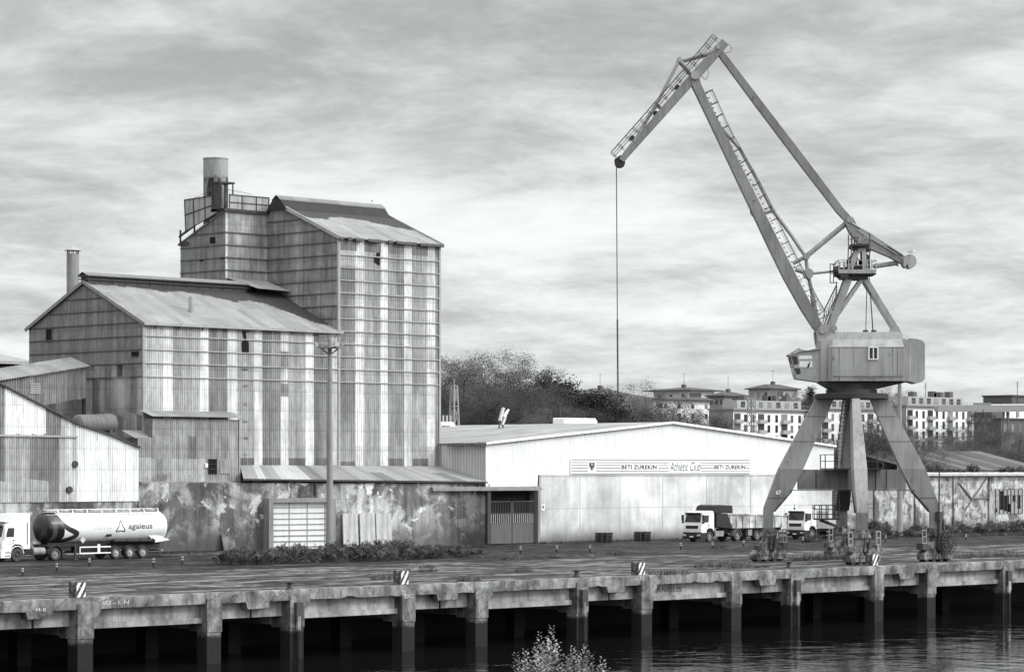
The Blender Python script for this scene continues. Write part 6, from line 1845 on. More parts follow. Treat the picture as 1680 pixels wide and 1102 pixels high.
def tankmat():
    mt, g, p = newmat('painted_tank_shell')
    nb = g.attr('nose'); bb = g.attr('grime')
    c = g.mix(g.step(nb, -0.02, 0.02), 0.012, 0.84)
    bandc = g.mix(g.step(nb, -0.02, 0.02), 0.07, 0.03)
    c = g.mix(g.step(bb, -0.02, 0.02), bandc, c)
    n = g.noise(g.vm('MULTIPLY', g.obj(), (1.2, 1.2, 0.3)), 1, 4, 0.6)
    g.put(p.inputs['Base Color'], g.m('MULTIPLY', c, g.step(n, 0.3, 0.7, 1.04, 0.93)))
    p.inputs['Roughness'].default_value = 0.28
    return mt
m.grime = band
tank = m.obj('tank', tankmat(), tk_, 40)
at = tank.data.attributes.new('nose', 'FLOAT', 'POINT'); at.data.foreach_set('value', [nose[i] for i in range(len(m.v))])
def on_tank(mb, x, h, w, hh, body=None, **kw):
    """lettering bent round the near side of the shell"""
    if body:
        vs, fs = text_geo(body, **kw)
        bmx = bmesh.new(); bv = [bmx.verts.new((a * w, b_ * hh, 0)) for a, b_ in vs]
        for f in fs:
            try: bmx.faces.new([bv[i] for i in f])
            except ValueError: pass
        for k in range(1, 6): bmesh.ops.bisect_plane(bmx, geom=bmx.verts[:] + bmx.edges[:] + bmx.faces[:], plane_co=(0, hh * k / 6, 0), plane_no=(0, 1, 0))
        bmx.verts.index_update(); pts = [v.co.copy() for v in bmx.verts]; fcs = [tuple(v.index for v in f.verts) for f in bmx.faces]; bmx.free()
    out = []
    for p in pts:
        z_ = h + p.y; y_ = -math.sqrt(max(0.01, (TR_ + 0.008) ** 2 - z_ * z_)); out.append(Vector((TX0 + x + p.x, y_, TZ + z_)))
    mb.add(out, fcs)
m = MB(); on_tank(m, txp(213.5), -0.32, txp(252.5) - txp(213.5), 0.62, 'agaleus', bold=0.012); m.obj('lettering', INK, tank, 0)
m = MB(); on_tank(m, txp(155.5), -0.17, txp(186) - txp(155.5), 0.26, 'LOGISTICA', bold=0.0, space=1.15); m.obj('lettering', INKG, tank, 0)
m = MB(); tri(m, Vector((0, 0, 0)), 0.47, 0.085, -1, 1.15, 48)
for i, v in enumerate(m.v):
    z_ = -0.02 + v.z; m.v[i] = Vector((TX0 + txp(201) + v.x, -math.sqrt((TR_ + 0.008) ** 2 - z_ * z_), TZ + z_))
m.obj('emblem', INK, tank, 0)
m = MB()
for s in (-1, 1): m.tube((TX0 + 0.8, s * 0.45, TZ + TR_ + 0.22), (TX1 - 0.7, s * 0.45, TZ + TR_ + 0.22), 0.03, n=6)
m.box((TX0 + 0.5, -0.40, TZ + TR_ + 0.02), (TX1 - 0.6, 0.40, TZ + TR_ + 0.07))
for k in range(8):
    x = lerp(TX0 + 1.2, TX1 - 1.2, k / 7); m.lathe((x, 0, TZ + TR_), Z1, [(0, 0.34), (0.16, 0.34), (0.2, 0.25), (0.24, 0.05)], 14)
    for s in (-1, 1): m.bar((x + 0.4, s * 0.62, TZ + TR_ - 0.22), (x + 0.4, s * 0.45, TZ + TR_ + 0.22), 0.05, 0.05)
m.obj('catwalk', CHROME, tank, 0)
m = MB(); m.tube((TX0 + 0.3, -0.72, TZ + TR_ - 0.2), (TX1 - 0.5, -0.72, TZ + TR_ - 0.2), 0.035, n=6); m.obj('grab_rail', GIRT, tank)
m = MB(); m.prism([(TX1 - 2.15, -1.0, TZ - 0.75), (TX1 - 1.5, -1.0, TZ - 1.35), (TX1 + 0.1, -1.0, TZ - 1.16), (TX1 - 0.15, -1.0, TZ - 1.08), (TX1 - 1.25, -1.0, TZ - 0.72)], (0, 2.0, 0)); m.obj('rear_skirt', WHITEP, tank, 0)
m = MB(); m.tube((TX0 + 6.7, -1.05, 1.48), (TX1 - 1.6, -1.05, 1.42), 0.15, n=12); m.tube((TX0 + 6.7, -0.8, 1.3), (TX1 - 1.2, -0.8, 1.3), 0.12, n=12)
for k in range(4):
    x = lerp(TX0 + 6.8, TX1 - 1.8, k / 3); m.lathe((x, -1.05, 1.46), (1, 0, 0), [(0, 0.18), (0.06, 0.18)], 12)
m.obj('hose_tube', BLACKP, tk_)
m = MB(); m.box((TX0 + 0.6, -0.5, 1.08), (TX1 - 0.6, -0.36, 1.42)); m.box((TX0 + 0.6, 0.36, 1.08), (TX1 - 0.6, 0.5, 1.42))
for k in range(7): m.box((TX0 + 1 + k * 1.6, -0.35, 1.1), (TX0 + 1.15 + k * 1.6, 0.35, 1.5))
m.box((TX0 + 0.2, -1.0, 1.12), (TX0 + 3.0, 1.0, 1.3)); m.box((TX0 + 0.9, -0.9, 0.75), (TX0 + 2.6, 0.9, 1.11)); m.box((TX0 + 3.2, -0.8, 0.55), (TX0 + 6.9, 0.8, 1.05)); m.box((TX0 + 7.2, -0.75, 0.8), (TX1 - 0.9, 0.75, 1.06)); m.obj('trailer_frame', BLACKP, tk_, 0)
off_ = ua_ - AX
for p in (191.5, 214.5, 236): axle_pair(tk_, U(p, 186.5) - off_, 0.5, 0.38, rim=PALEC)
m = MB()
for s in (-1, 1):
    for k in range(3):
        xx = U((191.5, 214.5, 236)[k], 186.5) - off_
        for i in range(6):
            a, b_ = math.pi * (0.15 + 0.7 * i / 6), math.pi * (0.15 + 0.7 * (i + 1) / 6); m.bar((xx - 0.6 * math.cos(a), s * 1.02, 0.5 + 0.6 * math.sin(a)), (xx - 0.6 * math.cos(b_), s * 1.02, 0.5 + 0.6 * math.sin(b_)), 0.4, 0.03, (0, 1, 0))
each(m, 'mudguard', STEEL, tk_)
gx0_, gx1_ = U(131, 186.5) - off_, U(182, 186.5) - off_
for s in (-1, 1):
    m = MB()
    for z_ in (0.48, 0.98): m.box((gx0_, s * 1.22 - 0.02, z_), (gx1_, s * 1.22 + 0.02, z_ + 0.1))
    m.box((gx0_, s * 1.22 - 0.019, 0.581), (gx0_ + 0.08, s * 1.22 + 0.019, 0.979)); m.box((lerp(gx0_, gx1_, 0.58), s * 1.2 - 0.02, 0.5), (lerp(gx0_, gx1_, 0.58) + 0.25, s * 1.2 + 0.015, 1.25)); m.obj('side_guard', WHITEP, tk_, 0)
m = MB()
for s in (-1, 1): m.bar((gx0_ - 0.25, s * 0.95, 1.3), (gx0_ - 0.25, s * 0.95, 0.12), 0.14, 0.14); m.box((gx0_ - 0.45, s * 0.95 - 0.15, 0.0), (gx0_ - 0.05, s * 0.95 + 0.15, 0.08))
each(m, 'landing_leg', STEEL, tk_)
m = MB(); c = Vector((U(137, 186.4) - off_, -1.28, 1.62)); m.prism([c + Vector((-0.28, 0, 0)), c + Vector((0, 0, -0.28)), c + Vector((0.28, 0, 0)), c + Vector((0, 0, 0.28))], (0, 0.03, 0)); m.obj('hazard_placard', PALEC, tk_, 0)
m = MB(); c = Vector((U(181, 186.4) - off_, -1.14, 1.95)); m.prism([c + Vector((-0.25, -0.05, -0.1)), c + Vector((0.22, -0.05, -0.1)), c + Vector((0.3, -0.07, 0.1)), c + Vector((-0.17, -0.07, 0.1))], (0, 0.3, 0)); m.obj('marker_plate', BLACKP, tk_, 0)
m = MB()
for k in range(4): m.tube((TX1 - 0.3, -0.6 + 0.02 * k, 1.1 + 0.02 * k), (TX1 + 0.25 + 0.12 * k, -0.8, 2.0 + 0.35 * (k % 2)), 0.03, n=5)
m.box((TX1 - 0.9, -1.1, 0.55), (TX1 - 0.75, 1.1, 0.7)); m.obj('hose_rack', GIRT, tk_)
tk_.location = (off_, VT, 0)

# ---------------------------------------------------------------- tipper lorry
VP = VV(1163, U(1163, 187.0)); ud = U(1165, 186.6)
tp = thing('tipper_lorry', 'white tipper lorry with a pale ribbed dump trailer and black tarpaulin roll', 'tipper lorry', (0, 0, 0))
cab(tp, 3.15, 2.0, BLACKP, False, 1.4, emblem=True)
chassis(tp, 0.9, 6.4)
axle_pair(tp, 1.4, 0.53); dx = U(1210.5, 186.6) - ud
axle_pair(tp, 1.4 + dx, 0.53, 0.6); dx2 = U(1243, 186.6) - ud; dx3 = U(1275, 186.6) - ud
axle_pair(tp, 1.4 + dx2, 0.52, 0.6); axle_pair(tp, 1.4 + dx3, 0.52, 0.6)
m = MB()
for s in (-1, 1):
    for xx in (1.4 + dx,):
        for i in range(8):
            a, b_ = math.pi * i / 8, math.pi * (i + 1) / 8; m.bar((xx - 0.66 * math.cos(a), s * 0.95, 0.55 + 0.66 * math.sin(a)), (xx - 0.66 * math.cos(b_), s * 0.95, 0.55 + 0.66 * math.sin(b_)), 0.6, 0.03, (0, 1, 0))
m.obj('mudguard', MIDG, tp, 0)
m = MB(); m.box((2.3, -1.15, 0.55), (3.6, -0.6, 1.1)); m.box((2.3, 0.6, 0.55), (3.6, 1.15, 1.1)); m.obj('fuel_tank', MIDG, tp, 0)
m = MB(); m.box((1.4 + dx2 - 1.35, -1.1, 0.55), (1.4 + dx2 - 0.75, -0.7, 1.15)); m.obj('tool_box', MIDG, tp, 0)
X0 = 2.45; XF = 3.9; XR = 1.4 + dx3 + 1.75; zb_ = 1.32; zt_ = 2.78
TIP = patchy('scratched_tipper_paint', 0.30, 0.56, 0.8, 0.42, 0.58, 0.3, None, 0.2)
m = MB(); m.prism([(X0 + 0.55, -1.22, 2.9), (XF + 0.05, -1.22, zt_), (XR, -1.22, zt_ - 0.22), (XR, -1.22, zb_), (XF + 0.9, -1.22, zb_)], (0, 2.44, 0)); bd = m.obj('tipper_body', TIP, tp, 0)
m = MB(); nrib = 10
for k in range(nrib):
    x = lerp(XF + 0.55, XR - 0.05, k / (nrib - 1)); zt2 = zt_ - 0.22 * (x - XF) / (XR - XF) - 0.02
    for s in (-1, 1): m.box((x - 0.05, s * 1.27 - 0.045, zb_ + 0.05 if x > XF + 0.9 else zb_ + 0.6), (x + 0.05, s * 1.27 + 0.045, zt2))
for s in (-1, 1): m.bar((XF + 0.1, s * 1.27, zt_), (XR, s * 1.27, zt_ - 0.22), 0.12, 0.12)
m.obj('body_rib', TIP, bd, 0)
m = MB()
for s in (-1, 1): m.prism([(X0, s * 1.235, 2.9), (XF + 0.15, s * 1.235, 2.82), (XF + 0.98, s * 1.235, zb_ + 0.02), (XF - 0.6, s * 1.235, zb_ + 0.1), (X0 - 0.1, s * 1.235, 1.6)], (0, 0.02 * s, 0))
m.box((X0 - 0.12, -1.22, 1.5), (X0 + 0.2, 1.22, 3.0)); m.obj('front_tarpaulin', BLACKP, bd, 0)
m = MB(); m.prism([(X0 - 0.6, -1.25, 3.0), (X0 - 0.2, -1.25, 3.62), (X0 + 0.3, -1.25, 3.74), (XF + 0.9, -1.25, 3.64), (XF + 1.0, -1.25, 2.86), (X0 + 0.2, -1.25, 2.92)], (0, 2.5, 0)); m.obj('tarpaulin_roll', simple('black_tarpaulin', 0.02, 0.6, 0.4, 2, fine=0.2, bump=0.6), bd, 20)
m = MB(); m.box((X0 + 1.8, -0.45, 0.95), (XR - 0.2, 0.45, zb_ - 0.005)); m.obj('trailer_frame', STEEL, tp, 0)
m = MB(); m.box((XR - 0.1, -1.15, 0.6), (XR + 0.02, 1.15, 0.78)); m.obj('rear_bar', STEEL, tp, 0)
tp.location = (ud - 1.4, 186.6 + 1.22, 0)

# ---------------------------------------------------------------- white flatbed behind the left crane leg
fb = thing('flatbed_lorry', 'white cab lorry with a grey drop-side body standing behind the crane legs', 'lorry', (0, 0, 0))
cab(fb, 3.15, 2.05, BLACKP, False, 1.4, emblem=True)
chassis(fb, 0.9, 7.6)
axle_pair(fb, 1.4, 0.52); axle_pair(fb, 5.6, 0.52, 0.6)
m = MB(); m.box((2.2, -1.22, 1.15), (8.0, 1.22, 1.45)); fbd = m.obj('load_bed', MIDG, fb, 0)
m = MB(); m.box((2.2, -1.22, 1.455), (2.45, 1.22, 2.95)); m.box((2.46, -1.21, 1.455), (4.1, 1.21, 2.9)); m.obj('headboard', MIDG, fbd, 0)
m = MB(); m.prism([(4.15, -1.15, 1.46), (7.9, -1.15, 1.46), (7.2, -1.0, 1.95), (4.3, -1.0, 2.25)], (0, 2.2, 0)); m.obj('load_cover', FARM, fbd, 0)
m = MB(); m.tube((0.9, 0.8, 3.1), (0.9, 0.8, 3.75), 0.03, n=6); m.lathe((0.9, 0.8, 3.1), Z1, [(0, 0.12), (0.15, 0.1), (0.2, 0.02)], 10); m.obj('beacon', BLACKP, fb)
m = MB(); m.prism([(2.25, -1.0, 2.96), (2.25, -0.4, 2.96), (2.25, -0.5, 3.4), (2.25, -0.9, 3.35)], (1.2, 0, 0)); m.obj('white_sack', PALEC, fbd, 0)
# its front nearside wheel stands at this photo point
uf = U(1333, 186.2)
fb.location = (uf - 1.4, 186.2 + 1.22, 0)
# ================================================================ FAR BUILDINGS
def place(r, px, Z, base=None):
    p = atZ(px, HY, Z); p.z = terrain_z(p.x, p.y) if base is None else base
    r.location = p; return p


def apartments(label, px_side, px_front0, px_front1, Z, py_top, storeys, wallm, front, pattern, sh=2.95, group='apartment blocks beyond the port', penth=True):
    """block turned like the quay grid: plain end wall facing -X, window front facing -Y"""
    c = atZ(px_front0, HY, Z); u0, v0 = c.x, c.y
    u1 = U(px_front1, v0); v1 = VV(px_side, u0)
    base = terrain_z(u0, v0)
    top = zat(py_top, u0, v0)
    r = thing('apartment_block', label, 'apartment block', (u0, v0, base), group)
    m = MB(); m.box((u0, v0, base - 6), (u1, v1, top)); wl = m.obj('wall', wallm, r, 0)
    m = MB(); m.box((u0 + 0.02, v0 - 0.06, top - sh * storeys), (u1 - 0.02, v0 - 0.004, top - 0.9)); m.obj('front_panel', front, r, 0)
    m = MB(); m.box((u0 - 0.3, v0 - 0.4, top + 0.01), (u1 + 0.3, v1 + 0.3, top + 0.5)); m.obj('roof', FARR if not penth else FARG, r, 0)
    W = u1 - u0; n = len(pattern); wb = None; bb = None
    for k, ch in enumerate(pattern):
        uc = u0 + W * (k + 0.5) / n; w = W / n
        for s in range(storeys):
            z = top - 0.9 - sh * s
            if ch == 'w':
                if wb is None:
                    m = MB(); m.box((-w * 0.17, -0.05, -2.5), (w * 0.17, 0.0, -0.35)); wb = m.obj('window', FARWIN, r, 0, loc=None)
                    wb.data.transform(Matrix.Translation(r.location)); o = wb
                else: o = wb.copy(); sc.collection.objects.link(o)
                o.location = Vector((uc, v0 - 0.065, z)) - r.location
            elif ch == 'b':
                if bb is None:
                    m = MB(); m.box((-w * 0.40, -0.05, -2.75), (w * 0.40, 0.0, -0.1)); bb = m.obj('balcony', FARWIN, r, 0); bb.data.transform(Matrix.Translation(r.location))
                    m = MB(); m.box((-w * 0.46, -1.1, -2.9), (w * 0.46, -0.07, -1.85)); br = m.obj('parapet', FARM, bb, 0); br.data.transform(Matrix.Translation(r.location)); o = bb
                else:
                    o = bb.copy(); sc.collection.objects.link(o); c2 = br.copy(); sc.collection.objects.link(c2); c2.parent = o
                o.location = Vector((uc, v0 - 0.065, z)) - r.location
    if penth:
        m = MB(); m.box((u0 + W * 0.12, v0 + 2.2, top + 0.51), (u1 - W * 0.05, v1 - 1.5, top + 2.9)); ph = m.obj('penthouse', FARM, r, 0)
        m = MB()
        for k in range(7):
            uu = lerp(u0 + W * 0.2, u1 - W * 0.12, k / 6); m.box((uu - 1.0, v0 + 2.13, top + 0.9), (uu + 0.8, v0 + 2.195, top + 2.5))
        each(m, 'penthouse_window', FARWIN, ph)
        m = MB()
        for k in range(5):
            uu = lerp(u0 + W * 0.15, u1 - W * 0.1, hsh(k, Z)); m.box((uu - 0.8, v0 + 4, top + 2.91), (uu + 0.8, v0 + 6, top + 4.0 + 1.0 * hsh(k, 3)))
        each(m, 'chimney', FARD, ph)
        m = MB()
        for k in range(24):
            uu = lerp(u0, u1, k / 23); m.box((uu - 0.04, v0 - 0.2, top + 0.51), (uu + 0.04, v0 - 0.12, top + 1.45))
        m.box((u0, v0 - 0.2, top + 1.46), (u1, v0 - 0.1, top + 1.54)); m.obj('roof_railing', FARG, r, 0)
    m = MB(); a = Vector((u0 + W * 0.45, v0 + 4, top + 0.5)); m.bar(a, a + Z1 * 6.5, 0.12, 0.12)
    for z in (5, 5.6, 6.2): m.bar(a + Z1 * z - X1 * 0.8, a + Z1 * z + X1 * 0.8, 0.07, 0.07)
    m.obj('aerial', STEEL, r, 0)
    return r, u0, v0, u1, v1, top


PAT = 'bwwbwwbwwb'
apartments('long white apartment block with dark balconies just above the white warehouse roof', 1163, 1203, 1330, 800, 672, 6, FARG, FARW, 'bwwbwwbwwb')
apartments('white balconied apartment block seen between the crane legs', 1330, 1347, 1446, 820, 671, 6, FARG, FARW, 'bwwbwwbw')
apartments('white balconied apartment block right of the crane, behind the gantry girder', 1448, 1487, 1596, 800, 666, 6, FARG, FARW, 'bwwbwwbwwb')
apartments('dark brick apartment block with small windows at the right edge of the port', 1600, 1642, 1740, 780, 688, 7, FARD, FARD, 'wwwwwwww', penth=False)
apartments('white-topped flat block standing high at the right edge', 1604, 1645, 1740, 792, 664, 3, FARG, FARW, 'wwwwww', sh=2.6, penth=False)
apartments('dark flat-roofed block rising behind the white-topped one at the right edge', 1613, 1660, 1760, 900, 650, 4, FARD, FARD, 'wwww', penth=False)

def hip_house(label, px_side, px0, px1, Z, py_eave, py_ridge, storeys, pattern, wallm, side=None, sh=3.0, over=1.0, name='hill_house'):
    c = atZ(px0, HY, Z); u0, v0 = c.x, c.y; u1 = U(px1, v0); v1 = VV(px_side, u0)
    base = terrain_z(u0, v0); top = zat(py_eave, u0, v0); rid = zat(py_ridge, u0, v0)
    r = thing(name, label, 'house', (u0, v0, base), 'houses on the hill beyond the port')
    m = MB(); m.box((u0, v0, base - 8), (u1, v1, top)); m.obj('wall', wallm, r, 0)
    a, b_ = min(u1 - u0, v1 - v0) * 0.42, 0
    vm = (v0 + v1) / 2; um = (u0 + u1) / 2
    if u1 - u0 >= v1 - v0: R0, R1 = (u0 + a, vm, rid), (u1 - a, vm, rid)
    else: R0, R1 = (um, v0 + a, rid), (um, v1 - a, rid)
    P = [(u0 - over, v0 - over, top), (u1 + over, v0 - over, top), (u1 + over, v1 + over, top), (u0 - over, v1 + over, top)]
    P2 = [(q[0], q[1], top + 0.35) for q in P]
    m = MB(); m.add(P + P2, [(3, 2, 1, 0), (0, 1, 5, 4), (1, 2, 6, 5), (2, 3, 7, 6), (3, 0, 4, 7)])
    if u1 - u0 >= v1 - v0: m.add(P2 + [R0, R1], [(0, 1, 5, 4), (1, 2, 5), (2, 3, 4, 5), (3, 0, 4)])
    else: m.add(P2 + [R0, R1], [(0, 1, 4), (1, 2, 5, 4), (2, 3, 5), (3, 0, 4, 5)])
    rf = m.obj('roof', FARR, r, 0)
    m = MB(); m.box((um - 0.6, vm - 0.6, rid - 1.5), (um + 0.6, vm + 0.6, rid + 1.0)); m.obj('chimney', FARD, rf, 0)
    n = len(pattern); W = u1 - u0
    for k, ch in enumerate(pattern):
        for s in range(storeys):
            uc = u0 + W * (k + 0.5) / n; z = top - 0.6 - sh * s; w = W / n
            if ch == 'w': m = MB(); m.box((uc - 0.7, v0 - 0.06, z - 1.9), (uc + 0.7, v0 - 0.004, z - 0.5)); m.obj('window', FARWIN, r, 0)
            if ch == 'b':
                m = MB(); m.box((uc - w * 0.46, v0 - 0.06, z - 2.7), (uc + w * 0.46, v0 - 0.004, z)); o = m.obj('balcony', FARWIN, r, 0)
                m = MB(); m.box((uc - w * 0.48, v0 - 0.9, z - 2.75), (uc + w * 0.48, v0 - 0.065, z - 1.9)); m.obj('parapet', FARG, o, 0)
    for k in range(3):
        for s in range(storeys):
            vc_ = lerp(v0, v1, (k + 0.5) / 3); z = top - 0.6 - sh * s; m = MB(); m.box((u0 - 0.06, vc_ - 0.6, z - 1.9), (u0 - 0.004, vc_ + 0.6, z - 0.5)); m.obj('window', FARWIN, r, 0)
    m = MB(); a = Vector((um, vm, rid)); m.bar(a, a + Z1 * 5, 0.08, 0.08); m.bar(a + Z1 * 4.6 - X1, a + Z1 * 4.6 + X1, 0.06, 0.06); m.obj('aerial', STEEL, r, 0)
    return r
hip_house('four-storey grey apartment house with a hipped roof above the long white block', 1228, 1262, 1308, 960, 638, 629, 4, 'bbww', FARM)
hip_house('grey gable-ended house beside the pale terraced building', 1163, 1188, 1226, 900, 650, 642, 3, 'wbw', FARG)
hip_house('broad pale hill building with a flat wide-eaved dark roof', 1072, 1130, 1172, 930, 641, 634, 2, 'bw', FARW, over=2.5)
hip_house('low terrace with dark roof and long white front below the broad pale building', 1080, 1086, 1164, 880, 656, 650, 2, 'w.w.w.w', FARW, over=1.5)
hip_house('house with a low gabled roof half hidden among the dark hill trees', 945, 975, 1024, 900, 647, 636, 2, 'wbbw', FARM, over=1.5)

# ---------------------------------------------------------------- gantry girder and pylons
def gp(px, py, Z=520): return atZ(px, py, Z)
ga = thing('gantry_girder', 'long pale horizontal crane girder on lattice legs behind the old works', 'gantry crane', atZ(1600, HY, 520))
m = MB()
a, b_ = atZ(1534, 670, 520), atZ(1760, 669, 520)
ring = lambda p, s, t: [p + D1 * x_ * 1.2 * t + Z1 * y_ * 0.57 * s for x_, y_ in ((-1, -1), (1, -1), (1, 1), (-1, 1))]
m.loft([ring(a - E1 * 0.0, 0.8, 0.8), ring(a + E1 * 0.4, 1, 1), ring(atZ(1597, 669.7, 520), 1, 1), ring(b_, 1.0, 1)]); m.obj('girder', FARM, ga, 30)
m = MB(); m.bar(atZ(1602, 664.3, 520), atZ(1760, 663.5, 520), 1.2, 0.3, D1); m.bar(atZ(1602, 674.6, 519), atZ(1760, 674, 519), 0.3, 0.16, D1); m.obj('rail_flange', FARW, ga, 0)
m = MB(); m.bar(atZ(1597, 668, 519.0), atZ(1626, 668, 519.0), 0.2, 1.7, D1); m.bar(atZ(1597, 684, 522), atZ(1626, 684, 522), 2.5, 1.6, D1); m.obj('trolley_cabin', FARG, ga, 0)
for px in (1650, 1745):
    m = MB()
    for s in (-1, 1): m.bar(atZ(px + s * 3, 675, 521), atZ(px + s * 9, 790, 521), 0.3, 0.3)
    m.obj('gantry_leg', FARG, ga, 0)

def pylon(px, Z, py_top, wb, wt, label, arms=(), base_py=None):
    p = atZ(px, HY, Z); p.z = terrain_z(p.x, p.y); top = zat(py_top, p.x, p.y); h = top - p.z
    r = thing('lattice_pylon', label, 'pylon', p, 'lattice pylons beyond the port')
    m = MB(); n = max(5, int(h / 2.2))
    def cr(t_):
        w_ = lerp(wb, wt, t_) / 2; return [p + Vector((x_ * w_, y_ * w_, h * t_)) for x_, y_ in ((-1, -1), (1, -1), (1, 1), (-1, 1))]
    for i in range(4): m.bar(cr(0)[i], cr(1)[i], 0.16, 0.16)
    for k in range(n):
        A, B_ = cr(k / n), cr((k + 1) / n)
        for i in range(4): m.bar(A[i], B_[(i + 1) % 4], 0.09, 0.09); m.bar(A[(i + 1) % 4], B_[i], 0.09, 0.09); m.bar(B_[i], B_[(i + 1) % 4], 0.09, 0.09)
    m.bar(p + Z1 * h, p + Z1 * (h + 0.8), 0.1, 0.1)
    m.obj('lattice', FARG if len(arms) == 0 else STEEL, r, 0)
    for z_, w_ in arms:
        m = MB(); m.bar(p + Z1 * (h * z_) - E1 * w_, p + Z1 * (h * z_) + E1 * w_, 0.2, 0.2)
        for s in (-1, 1): m.bar(p + Z1 * (h * z_) + E1 * w_ * s * 0.9, p + Z1 * (h * z_ - 0.8) + E1 * w_ * s * 0.9, 0.12, 0.12)
        m.obj('cross_arm', STEEL, r, 0)
pylon(745, 330, 632, 1.6, 0.5, 'slim grey lattice pylon standing just right of the silo tower')
pylon(918, 360, 673, 1.2, 0.9, 'short pole-like lattice pylon above the warehouse roof', ((0.97, 1.6), (0.9, 1.2)))
pylon(1613, 480, 679, 2.6, 1.9, 'dark lattice pylon with short arms under the gantry girder', ((0.98, 2.2), (0.90, 2.8)))
pylon(1233, 640, 655, 2.0, 1.2, 'thin lattice pylon in front of the long white apartment block')

# ================================================================ VEGETATION
def leafcard(mb, p, size, rnd, tone=1.0, up=0.3, aspect=1.0):
    d = Vector((rnd.gauss(0, 1), rnd.gauss(0, 1), rnd.gauss(0, 1) + up)).normalized()
    a, b_ = frame(d); t_ = rnd.uniform(0, 6.28)
    A = (a * math.cos(t_) + b_ * math.sin(t_)) * size; B = d.cross(A) * 0.55 * aspect
    mb.add([p - A, p - B * 0.9, p + A, p + B], [(0, 1, 2, 3)], tone)


def tree_meshes(seed, h=10.0, spread=0.42, trunk=0.22, leaf=0.16, dens=16, lev=4, upright=0.55, fork=(6, 5, 4, 3), bare=0.0, clumps=250):
    rnd = random.Random(seed); tr, cw = MB(), MB()
    def br(p, d, L, r, k):
        n = 3 if k < 3 else 2; pts = [p]
        for i in range(n):
            d = (d + Vector((rnd.gauss(0, 0.16), rnd.gauss(0, 0.16), rnd.gauss(0.05, 0.1)))).normalized(); pts.append(pts[-1] + d * L / n)
        mbx = tr if k < 2 else cw
        for i in range(n): mbx.tube(pts[i], pts[i + 1], r * (1 - 0.5 * i / n), r * (1 - 0.5 * (i + 1) / n), 6 if k < 1 else (4 if k < 2 else 3), 0.8 if k >= 2 else 1.0, cap=False)
        if k >= lev - 1:
            for i in range(dens):
                q = pts[0].lerp(pts[-1], rnd.uniform(0.1, 1.05)) + Vector((rnd.gauss(0, 1), rnd.gauss(0, 1), rnd.gauss(0, 1))) * L * 0.21
                leafcard(cw, q, leaf * rnd.uniform(0.6, 1.4), rnd, rnd.uniform(0.85, 1.2))
            if k >= lev: return
        if k < lev:
            m_ = fork[k]
            for i in range(m_):
                t_ = lerp(0.35 if k else 0.3, 1.0, (i + rnd.random() * 0.7) / m_)
                q = pts[min(n - 1, int(t_ * n))].lerp(pts[min(n, int(t_ * n) + 1)], (t_ * n) % 1)
                az = rnd.uniform(0, 6.28); a, b_ = frame(d)
                s_ = a * math.cos(az) + b_ * math.sin(az)
                nd = (d * upright + s_ * (0.75 + spread) + Vector((0, 0, 0.25))).normalized()
                br(q, nd, L * rnd.uniform(0.48, 0.68), r * 0.5, k + 1)
    br(Vector((0, 0, -0.3)), Vector((0, 0, 1)), h * 0.56, trunk, 0)
    # foliage clumps filling the crown, then everything beyond a rounded uneven outline is pruned
    cz, rz, rx = h * 0.62, h * 0.40, h * (0.30 + 0.2 * spread)
    for i in range(clumps):
        d_ = Vector((rnd.gauss(0, 1), rnd.gauss(0, 1), rnd.gauss(0.1, 1))).normalized() * (0.2 + 0.78 * rnd.random() ** 0.6)
        c = Vector((d_.x * rx, d_.y * rx, cz + d_.z * rz)); tn = rnd.choice((0.55, 0.8, 1.0, 1.3)); sg = h * rnd.uniform(0.018, 0.036)
        for k in range(230): leafcard(cw, c + Vector((rnd.gauss(0, 1), rnd.gauss(0, 1), rnd.gauss(0, 0.8))) * sg, leaf * 0.58 * rnd.uniform(0.6, 1.4), rnd, tn * rnd.uniform(0.9, 1.12))
    keep, tone = [], []
    for f, t_ in zip(cw.f, cw.tone):
        c = cw.v[f[0]]; e = math.sqrt((c.x / rx) ** 2 + (c.y / rx) ** 2 + ((c.z - cz) / rz) ** 2)
        if e < 1.0 + 0.22 * noise.noise(c * 0.5 + Vector((seed, 0, 0))) * 1.7 + 0.10 * noise.noise(c * 1.3): keep.append(f); tone.append(t_)
    used = {}; nv = []
    for i, f in enumerate(keep):
        g_ = []
        for q in f:
            if q not in used: used[q] = len(nv); nv.append(cw.v[q])
            g_.append(used[q])
        keep[i] = tuple(g_)
    cw.v, cw.f, cw.tone = nv, keep, tone
    return tr, cw


